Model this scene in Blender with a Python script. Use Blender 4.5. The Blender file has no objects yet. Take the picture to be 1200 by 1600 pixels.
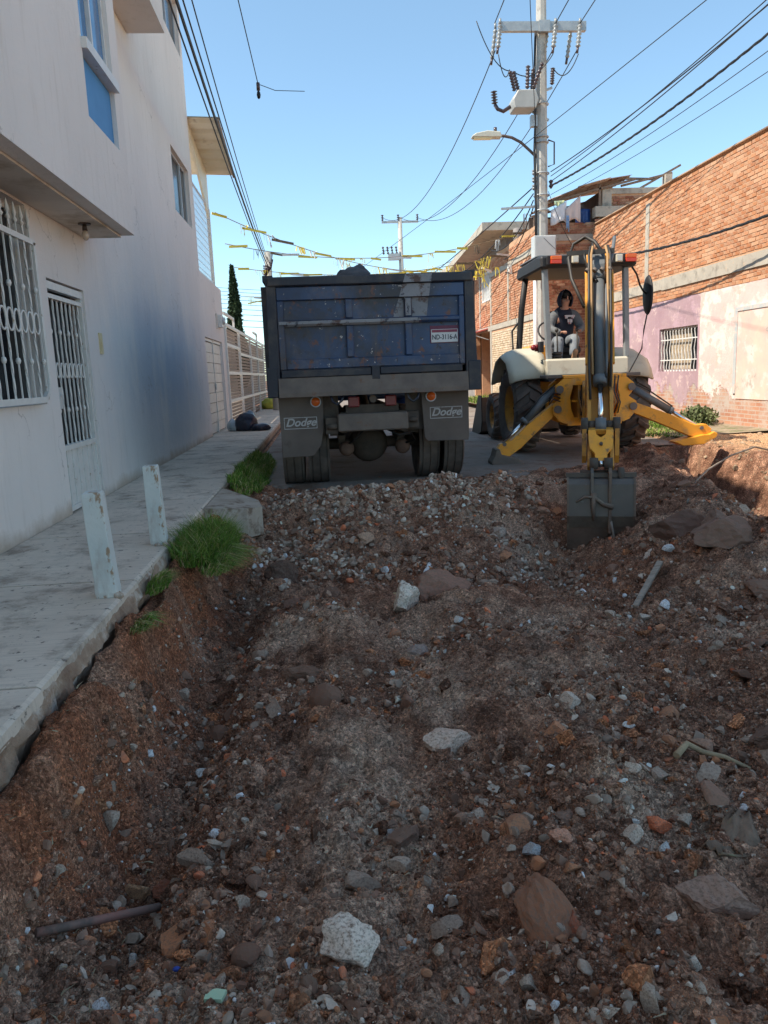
import bpy, math, random
import numpy as np
from mathutils import Matrix, Vector
random.seed(7); RNG = np.random.default_rng(7)
S = bpy.context.scene
COL = S.collection
R = math.radians

# ------------------------------------------------------------------ camera, sky, sun, exposure
cd = bpy.data.cameras.new('camera'); cam = bpy.data.objects.new('camera', cd); COL.objects.link(cam)
cam.matrix_world = Matrix(((0.995756, 0.053623, -0.074798, 0.0),
                           (-0.083134, 0.175412, -0.980979, 0.0),
                           (-0.039483, 0.983034, 0.179126, 1.2),
                           (0, 0, 0, 1)))
cd.sensor_fit = 'VERTICAL'; cd.sensor_height = 36.0; cd.lens = 26.55
cd.clip_start = 0.05; cd.clip_end = 3000
S.camera = cam

SUN_EL, SUN_AZ = 52.0, -14.0         # elevation; degrees ahead (+) or behind (-) of due left
dx, dy, dz = -math.cos(R(SUN_EL))*math.cos(R(SUN_AZ)), math.cos(R(SUN_EL))*math.sin(R(SUN_AZ)), math.sin(R(SUN_EL))
w = bpy.data.worlds.new('World'); S.world = w; w.use_nodes = True
nt = w.node_tree; nt.nodes.clear()
sky = nt.nodes.new('ShaderNodeTexSky'); sky.sky_type = 'NISHITA'; sky.sun_disc = False
sky.sun_elevation = R(SUN_EL); sky.sun_rotation = math.atan2(dx, dy)
sky.air_density = 1.0; sky.dust_density = 0.1; sky.ozone_density = 3.0; sky.altitude = 1500
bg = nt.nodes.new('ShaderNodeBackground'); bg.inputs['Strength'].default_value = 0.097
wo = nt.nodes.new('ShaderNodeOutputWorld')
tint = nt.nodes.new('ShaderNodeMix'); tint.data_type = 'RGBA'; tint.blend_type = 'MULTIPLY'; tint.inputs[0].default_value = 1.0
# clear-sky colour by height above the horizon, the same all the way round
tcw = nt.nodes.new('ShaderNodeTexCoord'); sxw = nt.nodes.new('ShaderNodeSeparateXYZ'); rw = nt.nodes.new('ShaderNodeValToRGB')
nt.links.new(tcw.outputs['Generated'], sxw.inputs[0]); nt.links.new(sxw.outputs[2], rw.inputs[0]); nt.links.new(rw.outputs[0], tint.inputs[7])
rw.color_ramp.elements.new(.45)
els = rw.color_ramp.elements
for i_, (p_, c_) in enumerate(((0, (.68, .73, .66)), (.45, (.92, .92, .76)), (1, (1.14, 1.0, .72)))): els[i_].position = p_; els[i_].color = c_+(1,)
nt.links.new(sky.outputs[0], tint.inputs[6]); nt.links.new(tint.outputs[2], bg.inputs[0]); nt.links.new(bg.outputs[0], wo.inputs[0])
sd = bpy.data.lights.new('sun', 'SUN'); sun = bpy.data.objects.new('sun', sd); COL.objects.link(sun)
sd.energy = 2.05; sd.angle = R(0.53); sd.color = (1.0, 0.90, 0.76)
sun.rotation_euler = Vector((dx, dy, dz)).to_track_quat('Z', 'Y').to_euler()
S.view_settings.view_transform = 'Standard'; S.view_settings.look = 'None'
S.view_settings.exposure = 1.85; S.view_settings.gamma = 1.0; S.view_settings.use_curve_mapping = False

# ------------------------------------------------------------------ materials
def srgb(h):
    c = [int(h[i:i+2], 16)/255 for i in (0, 2, 4)]
    return tuple((x/12.92 if x <= .04045 else ((x+.055)/1.055)**2.4) for x in c) + (1,)
def col(c):
    return srgb(c) if isinstance(c, str) else tuple(c) + (1,)
class NT:
    def __init__(s, name):
        s.m = bpy.data.materials.new(name); s.m.use_nodes = True; s.t = s.m.node_tree
        s.b = s.t.nodes['Principled BSDF']; s.tc = s.t.nodes.new('ShaderNodeTexCoord')
    def n(s, k, **kw):
        x = s.t.nodes.new(k)
        for a, b in kw.items():
            if a in x.inputs: x.inputs[a].default_value = b
            else: setattr(x, a, b)
        return x
    def l(s, a, b): s.t.links.new(a, b)
    def noise(s, scale, detail=6, rough=.6, stretch=(1, 1, 1), off=(0, 0, 0), dist=0.0):
        mp = s.n('ShaderNodeMapping'); mp.inputs['Scale'].default_value = stretch; mp.inputs['Location'].default_value = off
        s.l(s.tc.outputs['Object'], mp.inputs[0])
        n = s.n('ShaderNodeTexNoise'); n.inputs['Scale'].default_value = scale; n.inputs['Detail'].default_value = detail
        n.inputs['Roughness'].default_value = rough; n.inputs['Distortion'].default_value = dist
        s.l(mp.outputs[0], n.inputs['Vector']); return n.outputs['Fac']
    def ramp(s, fac, stops):
        r = s.n('ShaderNodeValToRGB'); e = r.color_ramp.elements
        while len(e) < len(stops): e.new(.5)
        for i, (p, c) in enumerate(stops): e[i].position = p; e[i].color = col(c)
        s.l(fac, r.inputs[0]); return r.outputs[0]
    def mix(s, fac, a, b, mode='MIX'):
        x = s.n('ShaderNodeMix'); x.data_type = 'RGBA'; x.blend_type = mode
        for v, i in ((fac, 0), (a, 6), (b, 7)):
            if hasattr(v, 'links'): s.l(v, x.inputs[i])
            else: x.inputs[i].default_value = v if i == 0 else col(v)
        return x.outputs[2]
    def math(s, op, a, b=0.0):
        x = s.n('ShaderNodeMath'); x.operation = op
        for i, v in ((0, a), (1, b)):
            if hasattr(v, 'links'): s.l(v, x.inputs[i])
            else: x.inputs[i].default_value = v
        return x.outputs[0]
    def mask(s, fac, lo, hi):
        x = s.n('ShaderNodeMapRange'); x.inputs['From Min'].default_value = lo; x.inputs['From Max'].default_value = hi
        x.clamp = True; s.l(fac, x.inputs[0]); return x.outputs[0]
    def attr(s, name): 
        a = s.n('ShaderNodeAttribute'); a.attribute_name = name; return a
    def xyz(s):
        x = s.n('ShaderNodeSeparateXYZ'); s.l(s.tc.outputs['Object'], x.inputs[0]); return x.outputs
    def base(s, c):
        if hasattr(c, 'links'): s.l(c, s.b.inputs['Base Color'])
        else: s.b.inputs['Base Color'].default_value = col(c)
    def bump(s, h, strength=.3, dist=.01):
        b = s.n('ShaderNodeBump'); b.inputs['Strength'].default_value = strength; b.inputs['Distance'].default_value = dist
        s.l(h, b.inputs['Height']); s.l(b.outputs[0], s.b.inputs['Normal'])
    def fin(s, rough=.8, metal=0.0, spec=None):
        s.b.inputs['Roughness'].default_value = rough; s.b.inputs['Metallic'].default_value = metal
        if spec is not None: s.b.inputs['Specular IOR Level'].default_value = spec
        return s.m
MATS = {}
def mk(name, c0, c1=None, scale=6, rough=.75, metal=0, bump=.25, bscale=None, bdist=.005, wear=None, stretch=(1, 1, 1), spec=None):
    """general worn surface: two tones by noise, optional wear colours [(colour, scale, lo, hi, stretch)], fine bump"""
    t = NT(name); f = t.noise(scale, 8, .6, stretch)
    c1 = c1 or c0
    c = t.ramp(f, [(.3, c0), (.7, c1)])
    for i, wv in enumerate(wear or []):
        st = wv[4] if len(wv) > 4 else (1, 1, 1)
        c = t.mix(t.mask(t.noise(wv[1], 8, .65, st, (i*3.1+1, 2, 5)), wv[2], wv[3]), c, wv[0])
    t.base(c)
    if bump: t.bump(t.noise(bscale or scale*6, 8, .65), bump, bdist)
    MATS[name] = t.fin(rough, metal, spec); return MATS[name]

# ------------------------------------------------------------------ objects
WM = {}
def tagk(o, label=None, cat=None, group=None, kind=None):
    if label: o['label'] = label
    if cat: o['category'] = cat
    if group: o['group'] = group
    if kind: o['kind'] = kind
    return o
def thing(name, label, cat, loc=(0, 0, 0), rotz=0.0, group=None):
    o = bpy.data.objects.new(name, None); COL.objects.link(o); o.empty_display_size = .2
    o.location = loc; o.rotation_euler = (0, 0, rotz)
    WM[o.name] = Matrix.Translation(loc) @ Matrix.Rotation(rotz, 4, 'Z')
    return tagk(o, label, cat, group)
class MB:
    def __init__(s): s.v = []; s.f = []; s.sm = []; s.mi = []
    def add(s, vs, fs, sm=False, m=0):
        b = len(s.v); s.v += [tuple(p) for p in vs]
        for f in fs: s.f.append(tuple(i+b for i in f)); s.sm.append(sm); s.mi.append(m)
        return s
    def box(s, x0, x1, y0, y1, z0, z1, m=0):
        v = [(x, y, z) for x in (x0, x1) for y in (y0, y1) for z in (z0, z1)]
        return s.add(v, [(0, 1, 3, 2), (4, 6, 7, 5), (0, 4, 5, 1), (2, 3, 7, 6), (0, 2, 6, 4), (1, 5, 7, 3)], False, m)
    def frame(s, p, q, up=(0, 0, 1)):
        p, q = Vector(p), Vector(q); d = (q-p).normalized(); u = Vector(up)
        if abs(d.dot(u)) > .98: u = Vector((1, 0, 0)) if abs(d.x) < .9 else Vector((0, 1, 0))
        a = d.cross(u).normalized(); return p, q, d, a, a.cross(d)
    def bar(s, p, q, wd, h, up=(0, 0, 1), m=0, w2=None, h2=None):
        p, q, d, a, b = s.frame(p, q, up); w2 = w2 or wd; h2 = h2 or h
        v = []
        for c, ww, hh in ((p, wd, h), (q, w2, h2)):
            for i, j in ((-1, -1), (1, -1), (1, 1), (-1, 1)): v.append(c + a*i*ww/2 + b*j*hh/2)
        return s.add(v, [(0, 3, 2, 1), (4, 5, 6, 7), (0, 1, 5, 4), (1, 2, 6, 5), (2, 3, 7, 6), (3, 0, 4, 7)], False, m)
    def cyl(s, p, q, r, r2=None, n=12, m=0):
        p, q, d, a, b = s.frame(p, q); r2 = r if r2 is None else r2
        v = []
        for c, rr in ((p, r), (q, r2)):
            for i in range(n):
                t = 2*math.pi*i/n; v.append(c + a*math.cos(t)*rr + b*math.sin(t)*rr)
        s.add(v, [(i, (i+1) % n, n+(i+1) % n, n+i) for i in range(n)], True, m)
        k = len(s.v)-2*n
        s.f.append(tuple(k+i for i in reversed(range(n)))); s.sm.append(False); s.mi.append(m)
        s.f.append(tuple(k+n+i for i in range(n))); s.sm.append(False); s.mi.append(m)
        return s
    def tube(s, pts, r, n=6, m=0, taper=None):
        pts = [Vector(p) for p in pts]; v = []; k = len(pts)
        up = Vector((0, 0, 1))
        for i, p in enumerate(pts):
            d = (pts[min(i+1, k-1)]-pts[max(i-1, 0)]).normalized()
            u = up if abs(d.dot(up)) < .95 else Vector((1, 0.1, 0)).normalized()
            a = d.cross(u).normalized(); b = a.cross(d)
            rr = r if taper is None else r*(1+(taper-1)*i/(k-1))
            for j in range(n):
                t = 2*math.pi*j/n; v.append(p + a*math.cos(t)*rr + b*math.sin(t)*rr)
        f = [(i*n+j, i*n+(j+1) % n, (i+1)*n+(j+1) % n, (i+1)*n+j) for i in range(k-1) for j in range(n)]
        s.add(v, f, True, m); b0 = len(s.v)-k*n
        for ring in (tuple(b0+j for j in reversed(range(n))), tuple(b0+(k-1)*n+j for j in range(n))):
            s.f.append(ring); s.sm.append(False); s.mi.append(m)
        return s
    def prism(s, poly, ax, a0, a1, m=0, smooth=False):
        """poly in the two other axes (in x,y,z order), extruded along axis ax"""
        n = len(poly)
        def pt(p, a):
            q = list(p); q.insert(ax, a); return tuple(q)
        v = [pt(p, a0) for p in poly] + [pt(p, a1) for p in poly]
        s.add(v, [(i, (i+1) % n, n+(i+1) % n, n+i) for i in range(n)], smooth, m); k = len(s.v)-2*n
        s.f.append(tuple(k+i for i in reversed(range(n)))); s.sm.append(False); s.mi.append(m)
        s.f.append(tuple(k+n+i for i in range(n))); s.sm.append(False); s.mi.append(m)
        return s
    def lathe(s, c, ax, prof, n=24, m=0, smooth=True):
        """profile [(radius, height along axis)]"""
        c = Vector(c); d = Vector(ax).normalized(); u = Vector((0, 0, 1)) if abs(d.z) < .9 else Vector((1, 0, 0))
        a = d.cross(u).normalized(); b = d.cross(a); v = []; k = len(prof)
        for r, h in prof:
            for i in range(n):
                t = 2*math.pi*i/n; v.append(c + d*h + (a*math.cos(t)+b*math.sin(t))*max(r, 1e-4))
        return s.add(v, [(j*n+i, j*n+(i+1) % n, (j+1)*n+(i+1) % n, (j+1)*n+i) for j in range(k-1) for i in range(n)], smooth, m)
    def ball(s, c, r, n=12, m=0):
        r = (r, r, r) if not hasattr(r, '__len__') else r
        k = n//2; v = []
        for j in range(k+1):
            p = math.pi*j/k
            for i in range(n):
                t = 2*math.pi*i/n
                v.append((c[0]+r[0]*math.sin(p)*math.cos(t), c[1]+r[1]*math.sin(p)*math.sin(t), c[2]+r[2]*math.cos(p)))
        return s.add(v, [(j*n+i, (j+1)*n+i, (j+1)*n+(i+1) % n, j*n+(i+1) % n) for j in range(k) for i in range(n)], True, m)
    def ring(s, c, u, v_, R_, r, n=16, k=6, m=0):
        c = Vector(c); u = Vector(u); v_ = Vector(v_)
        pts = [c + (u*math.cos(2*math.pi*i/n)+v_*math.sin(2*math.pi*i/n))*R_ for i in range(n)]
        w_ = u.cross(v_).normalized(); vs = []
        for i in range(n):
            o = (pts[i]-c).normalized()
            for j in range(k):
                t = 2*math.pi*j/k; vs.append(pts[i]+(o*math.cos(t)+w_*math.sin(t))*r)
        return s.add(vs, [(i*k+j, i*k+(j+1) % k, ((i+1) % n)*k+(j+1) % k, ((i+1) % n)*k+j) for i in range(n) for j in range(k)], True, m)
    def twist(s, p, q, r, turns, seg=14, m=0):
        p, q, d, a, b = s.frame(p, q); v = []
        for i in range(seg+1):
            c = p.lerp(q, i/seg); ph = 2*math.pi*turns*i/seg
            for j in range(4):
                t = ph+math.pi/2*j; v.append(c+(a*math.cos(t)+b*math.sin(t))*r)
        return s.add(v, [(i*4+j, i*4+(j+1) % 4, (i+1)*4+(j+1) % 4, (i+1)*4+j) for i in range(seg) for j in range(4)], False, m)
    def holes(s, o, u, v, n, W, H, holes, depth, m=0, mr=None):
        """slab face at o, width u*W, height v*H, outward normal n, with rectangular openings (u0,u1,v0,v1) and reveals"""
        o, u, v, n = Vector(o), Vector(u), Vector(v), Vector(n)
        us = sorted({0, W, *[h[0] for h in holes], *[h[1] for h in holes]}); vs = sorted({0, H, *[h[2] for h in holes], *[h[3] for h in holes]})
        us = [x for x in us if 0 <= x <= W]; vs = [x for x in vs if 0 <= x <= H]
        P = lambda a, b, c=0: o+u*a+v*b-n*c
        for i in range(len(us)-1):
            for j in range(len(vs)-1):
                cu, cv = (us[i]+us[i+1])/2, (vs[j]+vs[j+1])/2
                if any(h[0] < cu < h[1] and h[2] < cv < h[3] for h in holes): continue
                for c in (0, depth):
                    s.add([P(us[i], vs[j], c), P(us[i+1], vs[j], c), P(us[i+1], vs[j+1], c), P(us[i], vs[j+1], c)], [(0, 1, 2, 3)], False, m)
        for a0, a1, b0, b1 in [(0, W, 0, H)]+list(holes):
            q = [(a0, b0), (a1, b0), (a1, b1), (a0, b1)]
            for i in range(4):
                A, B = q[i], q[(i+1) % 4]
                s.add([P(*A), P(*B), P(*B, depth), P(*A, depth)], [(0, 1, 2, 3)], False, m)
        return s
    def mesh(s, name, mats, M=None):
        me = bpy.data.meshes.new(name)
        v = s.v
        if M is not None:
            Mi = M.inverted(); v = [tuple(Mi @ Vector(p)) for p in v]
        me.from_pydata(v, [], s.f)
        me.polygons.foreach_set('use_smooth', s.sm); me.polygons.foreach_set('material_index', s.mi)
        for m in (mats if isinstance(mats, (list, tuple)) else [mats]): me.materials.append(m)
        me.update(); return me
def part(name, mb, mat, parent=None, label=None, bevel=0, local=False, kind=None):
    M = WM.get(parent.name) if parent is not None else None
    me = mb.mesh(name, mat, None if local else M) if isinstance(mb, MB) else mb
    o = bpy.data.objects.new(name, me); COL.objects.link(o)
    if parent is not None: o.parent = parent; WM[o.name] = M if M is not None else Matrix()
    else: WM[o.name] = Matrix()
    if bevel:
        b = o.modifiers.new('bevel', 'BEVEL'); b.width = bevel; b.segments = 1; b.limit_method = 'ANGLE'
    if label: o['label'] = label
    if kind: o['kind'] = kind
    return o
def solo(name, mb, mat, label, cat, group=None, bevel=0):
    return tagk(part(name, mb, mat, None, None, bevel), label, cat, group)
def struct(name, mb, mat, parent=None):
    o = part(name, mb, mat, parent)
    if parent is None: o['kind'] = 'structure'
    return o
def npmesh(name, V, F, mats, smooth=False, cols=None, attrs=None):
    """big mesh from numpy arrays (triangles or quads)"""
    me = bpy.data.meshes.new(name); V = np.asarray(V, np.float32); F = np.asarray(F, np.int32)
    me.vertices.add(len(V)); me.vertices.foreach_set('co', V.ravel())
    k = F.shape[1]; me.loops.add(F.size); me.loops.foreach_set('vertex_index', F.ravel())
    me.polygons.add(len(F)); me.polygons.foreach_set('loop_start', np.arange(0, F.size, k, dtype=np.int32))
    me.polygons.foreach_set('loop_total', np.full(len(F), k, np.int32))
    me.polygons.foreach_set('use_smooth', np.full(len(F), smooth))
    me.update(calc_edges=True)
    if cols is not None:
        a = me.color_attributes.new('Col', 'FLOAT_COLOR', 'POINT'); c = np.ones((len(V), 4), np.float32); c[:, :3] = cols
        a.data.foreach_set('color', c.ravel())
    for nm, arr in (attrs or {}).items():
        a = me.attributes.new(nm, 'FLOAT', 'POINT'); a.data.foreach_set('value', np.asarray(arr, np.float32))
    for m in (mats if isinstance(mats, (list, tuple)) else [mats]): me.materials.append(m)
    return me
def textmesh(txt, size, mat, M, shear=0.0, extrude=.002, outline=False):
    c = bpy.data.curves.new('text', 'FONT'); c.body = txt; c.size = size; c.extrude = extrude; c.shear = shear
    c.align_x = 'CENTER'; c.align_y = 'CENTER'
    if outline: c.offset = outline
    o = bpy.data.objects.new('text', c); COL.objects.link(o); bpy.context.view_layer.update()
    me = bpy.data.meshes.new_from_object(o.evaluated_get(bpy.context.evaluated_depsgraph_get()))
    bpy.data.objects.remove(o); me.transform(M); me.materials.clear(); me.materials.append(mat); return me

# ------------------------------------------------------------------ noise in numpy
def _h(ix, iy, sd):
    a = np.sin(ix*127.1+iy*311.7+sd*74.7)*43758.5453; return a-np.floor(a)
def vn(x, y, sd=0):
    ix, iy = np.floor(x), np.floor(y); fx, fy = x-ix, y-iy
    fx = fx*fx*(3-2*fx); fy = fy*fy*(3-2*fy)
    a = _h(ix, iy, sd); b = _h(ix+1, iy, sd); c = _h(ix, iy+1, sd); d = _h(ix+1, iy+1, sd)
    return (a+(b-a)*fx)*(1-fy)+(c+(d-c)*fx)*fy-.5
def fbm(x, y, f=1.0, o=4, g=.5, sd=0):
    r = 0; a = 1.0
    for i in range(o):
        r = r+vn(x*f+i*17.3, y*f-i*9.1, sd+i)*a; f *= 2.03; a *= g
    return r
def sst(a, b, t):
    t = np.clip((t-a)/(b-a), 0, 1); return t*t*(3-2*t)
# ------------------------------------------------------------------ terrain: dug up street
SWX = -1.2          # street side edge of the pavement
def gz(x, y, fine=True):
    x = np.asarray(x, float); y = np.asarray(y, float)
    wx = x+.12*fbm(x, y, 1.1, 2, sd=30); wy = y+.2*fbm(x, y, 1.0, 2, sd=31)
    floor = -.50+.03*fbm(x, y, .6, 2, sd=1)*2 - .22*sst(4.6, 6.6, y)*np.exp(-((x-.4)/1.6)**2)*.25
    # tyre tracks running up the middle of the dig
    for tx, w_ in ((-.05, .16), (.95, .2)):
        floor = floor+.05*np.exp(-(((wx-tx-.12*(y-2)*.3)/w_)**2))*(1-sst(5, 6.5, y))
    # right hand rise of loose spoil near the camera
    floor = floor+.16*sst(1.3, 3.2, wx)*(1-sst(5.2, 7, y))+.06*sst(1.5, .2, y)
    # hollow in front of the excavator bucket
    floor = floor-.74*np.exp(-(((x-2.66)/.95)**2+((y-6.85)/1.05)**2))
    floor = floor+.07*np.exp(-(((x-1.5)/.35)**2+((y-3.6)/.9)**2))-.06*np.exp(-(((x-.45)/.3)**2+((y-4.6)/1.2)**2))
    # left bank against the pavement
    t = sst(-.90, -1.09, x+.10*fbm(x, y, 1.7, 4, .6, sd=3)+.02*fbm(x, y, 9, 2, sd=33))
    floor = floor-.24*np.exp(-(((x+.74+.08*fbm(x, y, 1.3, 3, sd=34))/.17)**2))*(1-sst(5.8, 6.8, y))
    top = -.13+.07*fbm(x, y, 2.2, 3, sd=4)
    t2 = sst(4.9, 5.6, y)*(1-sst(6.7, 7.4, y))
    top = top+.06*t2
    z = floor*(1-t)+top*t
    z = z+.26*np.exp(-(((x+.85)/.22)**2+((y-7.25)/.45)**2))
    # low shelf of pale spoil at bottom left
    z = z+.16*np.exp(-(((x+.72)/.22)**2+((y-1.75)/.5)**2))
    # spoil heap in front of the truck
    cr = np.interp(x, [-1.2, -.75, -.5, -.1, .5, 1.5, 2.1, 2.7, 3.4, 4.2, 6], [-.16, -.26, -.26, -.16, -.10, -.10, -.16, -.23, -.25, -.22, -.2])
    face = sst(5.9, 8.75, wy+.12*np.sin(x*2.1))
    hol = np.exp(-(((x-2.68)/.72)**2+((y-7.1)/1.0)**2))
    mound = -.62+(cr+.62)*face-.75*hol
    mound = np.where(y > 8.9, -.21+(cr+.21)*(1-sst(8.9, 9.7, y)), mound)
    k = sst(5.6, 6.2, wy)
    z = z*(1-k)+np.maximum(z, mound)*k
    # ridge of spoil on the right and the trench behind it
    rx = np.interp(y, [4.2, 5.5, 6.5, 8.3, 10.5, 12.3], [2.9, 3.35, 3.7, 4.15, 4.75, 5.35])
    d = wx-rx; ry = sst(4.2, 5.6, y)*(1-sst(12.0, 13.0, y))
    ridge = -.10-.45*np.abs(d)**1.3-.9*np.maximum(d-.12, 0)
    z = np.where(ry > 0, np.maximum(z, z*(1-ry)+np.maximum(ridge, z)*ry), z)
    pit = sst(.25, .7, d)*ry*(1-sst(-.12, .22, x-6.15+.15*fbm(x, y, 1.2, 3, sd=8)))
    z = z*(1-pit)+(-.85+.05*fbm(x, y, 1.5, 3, sd=9))*pit
    rt = sst(-.1, .25, x-6.15+.15*fbm(x, y, 1.2, 3, sd=8))*sst(3.5, 5, y)
    z = np.where(x > 5.5, z*(1-rt)+(-.13)*rt, z)
    # far street: compacted level under the road sheet
    far = sst(10.05, 10.9, y)*(1-sst(3.2, 4.0, x-.45*(y-9.6))); far = np.maximum(far, sst(12.6, 13.6, y)*(1-sst(6.0, 6.6, x)))
    z = z*(1-far)-.27*far
    amp = (1-far)*np.where(x > 6.3, .5, 1.0)
    z = z+amp*(.14*fbm(x, y, 1.3, 3, sd=11)+.07*fbm(x, y, 2.9, 2, sd=12))
    if fine:
        n1 = fbm(x, y, 5, 4, .6, sd=20); n2 = np.abs(fbm(x, y, 11, 3, .6, sd=22))
        z = z+amp*(.075*n1-.075*n2-.03*np.abs(fbm(x, y, 17, 2, .6, sd=24))+.018*fbm(x, y, 32, 3, .6, sd=25))
        z = z+amp*t*(.11*fbm(x*1.0, y*.8, 4, 4, .6, sd=26))
    z = np.where(x < -1.19, -.3, np.where(x < -1.0, np.clip(z, -.17-1.6*np.maximum(x+1.14, 0), -.05), z))
    return z
def gzf(x, y): return float(gz(np.array([x]), np.array([y]))[0])
def axis(*segs):
    out = []
    for a, b, st in segs: out += list(np.arange(a, b-1e-6, st))
    return np.array(out+[segs[-1][1]])
ax_ = axis((-400, -20, 60), (-20, -1.5, 3), (-1.5, -1.24, .1), (-1.24, 3.6, .022), (3.6, 7, .045), (7, 9, .25), (9, 30, 3), (30, 400, 60))
ay_ = axis((-60, -4, 6), (-4, .6, .4), (.6, 4.4, .02), (4.4, 10.2, .03), (10.2, 14, .07), (14, 30, 1), (30, 100, 10), (100, 900, 100))
GX, GY = np.meshgrid(ax_, ay_)
GZ = gz(GX, GY)
nx, ny = len(ax_), len(ay_)
idx = np.arange(nx*ny).reshape(ny, nx)
F = np.stack([idx[:-1, :-1].ravel(), idx[:-1, 1:].ravel(), idx[1:, 1:].ravel(), idx[1:, :-1].ravel()], 1)
# masks: where the soil is red clay, pale crushed mortar or ordinary earth
def gm(x, y):
    n = fbm(x, y, 1.6, 4, .55, sd=40); n2 = fbm(x, y, 5, 3, .6, sd=41)
    red = sst(-.66, -.88, x+.2*n)*(.45+.55*sst(-.05, .25, n2))*(y < 8)
    red = np.maximum(red, .3*sst(.12, .3, fbm(x, y, .9, 3, sd=43))*(x < 3))
    pale = 0
    for px, py, a, b in ((-.62, 1.7, .3, .5), (.15, 2.7, .22, .9), (1.75, 4.75, .6, .3), (2.4, 4.3, .5, .2), (1.9, 8.0, .6, .7), (.9, 8.3, .7, .4), (.1, 8.6, .5, .35),
                         (.5, 3.9, .14, .9), (1.2, 2.5, .3, .25), (2.9, 9.2, .6, .5), (-.15, 1.8, .3, .3)):
        pale = np.maximum(pale, np.exp(-(((x-px)/a)**2+((y-py)/b)**2)))
    pale = np.clip(pale*1.5+n*1.5-.15, 0, 1)
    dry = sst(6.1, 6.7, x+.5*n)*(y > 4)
    return red, pale, dry
red, pale, dry = gm(GX, GY)
t = NT('dug_soil')
f1 = t.noise(5, 12, .72); f2 = t.noise(28, 8, .7); f3 = t.noise(120, 4, .6)
c = t.ramp(f1, [(.34, (.050, .027, .019)), (.5, (.135, .078, .056)), (.66, (.29, .19, .14))])
c = t.mix(t.mask(f2, .56, .72), c, (.24, .165, .125))
c = t.mix(t.math('MULTIPLY', t.attr('red').outputs['Fac'], .8), c, t.ramp(f2, [(.3, (.11, .040, .022)), (.62, (.21, .092, .050)), (.74, (.42, .12, .045))]))
c = t.mix(t.math('MULTIPLY', t.attr('pale').outputs['Fac'], .62), c, t.ramp(f2, [(.35, (.17, .125, .10)), (.65, (.42, .35, .29))]))
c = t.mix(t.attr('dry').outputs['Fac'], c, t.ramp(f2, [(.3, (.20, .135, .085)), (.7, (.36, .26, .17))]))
c = t.mix(t.math('MULTIPLY', t.mask(f3, .60, .70), .5), c, (.36, .29, .24))
def grains(scale):
    v = t.n('ShaderNodeTexVoronoi'); v.inputs['Scale'].default_value = scale; t.l(t.tc.outputs['Object'], v.inputs['Vector']); s_ = t.n('ShaderNodeSeparateColor'); t.l(v.outputs['Color'], s_.inputs[0]); return v.outputs['Distance'], s_.outputs[0], s_.outputs[1]
d1, g1, h1 = grains(85); d2, g2, h2 = grains(230)
c = t.mix(1.0, c, t.ramp(g1, [(0, (.45, .43, .42)), (.5, (.9, .9, .9)), (.9, (1.15, 1.13, 1.12)), (1, (1.7, 1.65, 1.6))]), 'MULTIPLY')
c = t.mix(1.0, c, t.ramp(g2, [(0, (.6, .58, .56)), (.6, (1, 1, 1)), (1, (1.25, 1.22, 1.2))]), 'MULTIPLY')
hgt = t.math('SUBTRACT', t.math('ADD', f2, t.math('MULTIPLY', f3, .4)), t.math('ADD', t.math('MULTIPLY', d1, .7), t.math('MULTIPLY', d2, .4)))
c = t.mix(1.0, c, (3.05, 2.74, 2.46), 'MULTIPLY')
t.base(c); t.bump(hgt, 1.0, .025)
M_SOIL = t.fin(.95, 0, .2)
g = bpy.data.objects.new('ground', npmesh('ground', np.stack([GX.ravel(), GY.ravel(), GZ.ravel()], 1), F, M_SOIL, True,
    attrs=dict(red=red.ravel(), pale=pale.ravel(), dry=dry.ravel())))
COL.objects.link(g); g['kind'] = 'structure'

# road surface beyond the dig
t = NT('worn_road'); f1 = t.noise(1.3, 8, .6); f2 = t.noise(40, 6, .7)
c = t.ramp(f1, [(.3, (.17, .145, .125)), (.7, (.27, .235, .205))])
c = t.mix(t.mask(f2, .55, .75), c, (.34, .29, .24)); c = t.mix(t.mask(t.noise(2.5, 8, .7, off=(3, 1, 0)), .52, .62), c, (.17, .115, .085))
t.base(c); t.bump(f2, .5, .01); M_ROAD = t.fin(.9)
rv = []; rf = []
ys = list(np.arange(9.95, 20, .1))+list(np.arange(20, 420, 20))
for i, y in enumerate(ys):
    xl = -1.19; xr = 6.45
    e = 3.3+.45*(y-9.6)+.1*math.sin(y*2)
    xr = min(xr, e) if y < 12.8 else 6.45
    dz_ = .13 if i == 0 else 0
    rv += [(xl, y, -.205-dz_), (xl*.5+xr*.5, y, -.195-dz_), (xr, y, -.215-dz_)]
for i in range(len(ys)-1):
    a = i*3; rf += [(a, a+1, a+4, a+3), (a+1, a+2, a+5, a+4)]
mb = MB(); mb.add(rv, rf, True)
struct('road', mb, M_ROAD)
# verge in front of the right hand houses
M_VERGE = mk('dry_verge', (.20, .15, .10), (.36, .29, .20), 3, .95, wear=[((.12, .14, .05), 5, .5, .62)], bump=.6, bdist=.02)
mb = MB(); mb.add([(6.45, 13.2, -.12), (8.24, 13.2, -.08), (8.24, 22.9, -.05), (6.8, 22.9, -.05), (6.8, 60, .35), (5.7, 60, .3), (5.7, 24, -.05), (6.45, 22.9, -.12)],
                  [(0, 1, 2, 3, 7), (3, 4, 5, 6, 7)])
struct('verge', mb, M_VERGE)

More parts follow.
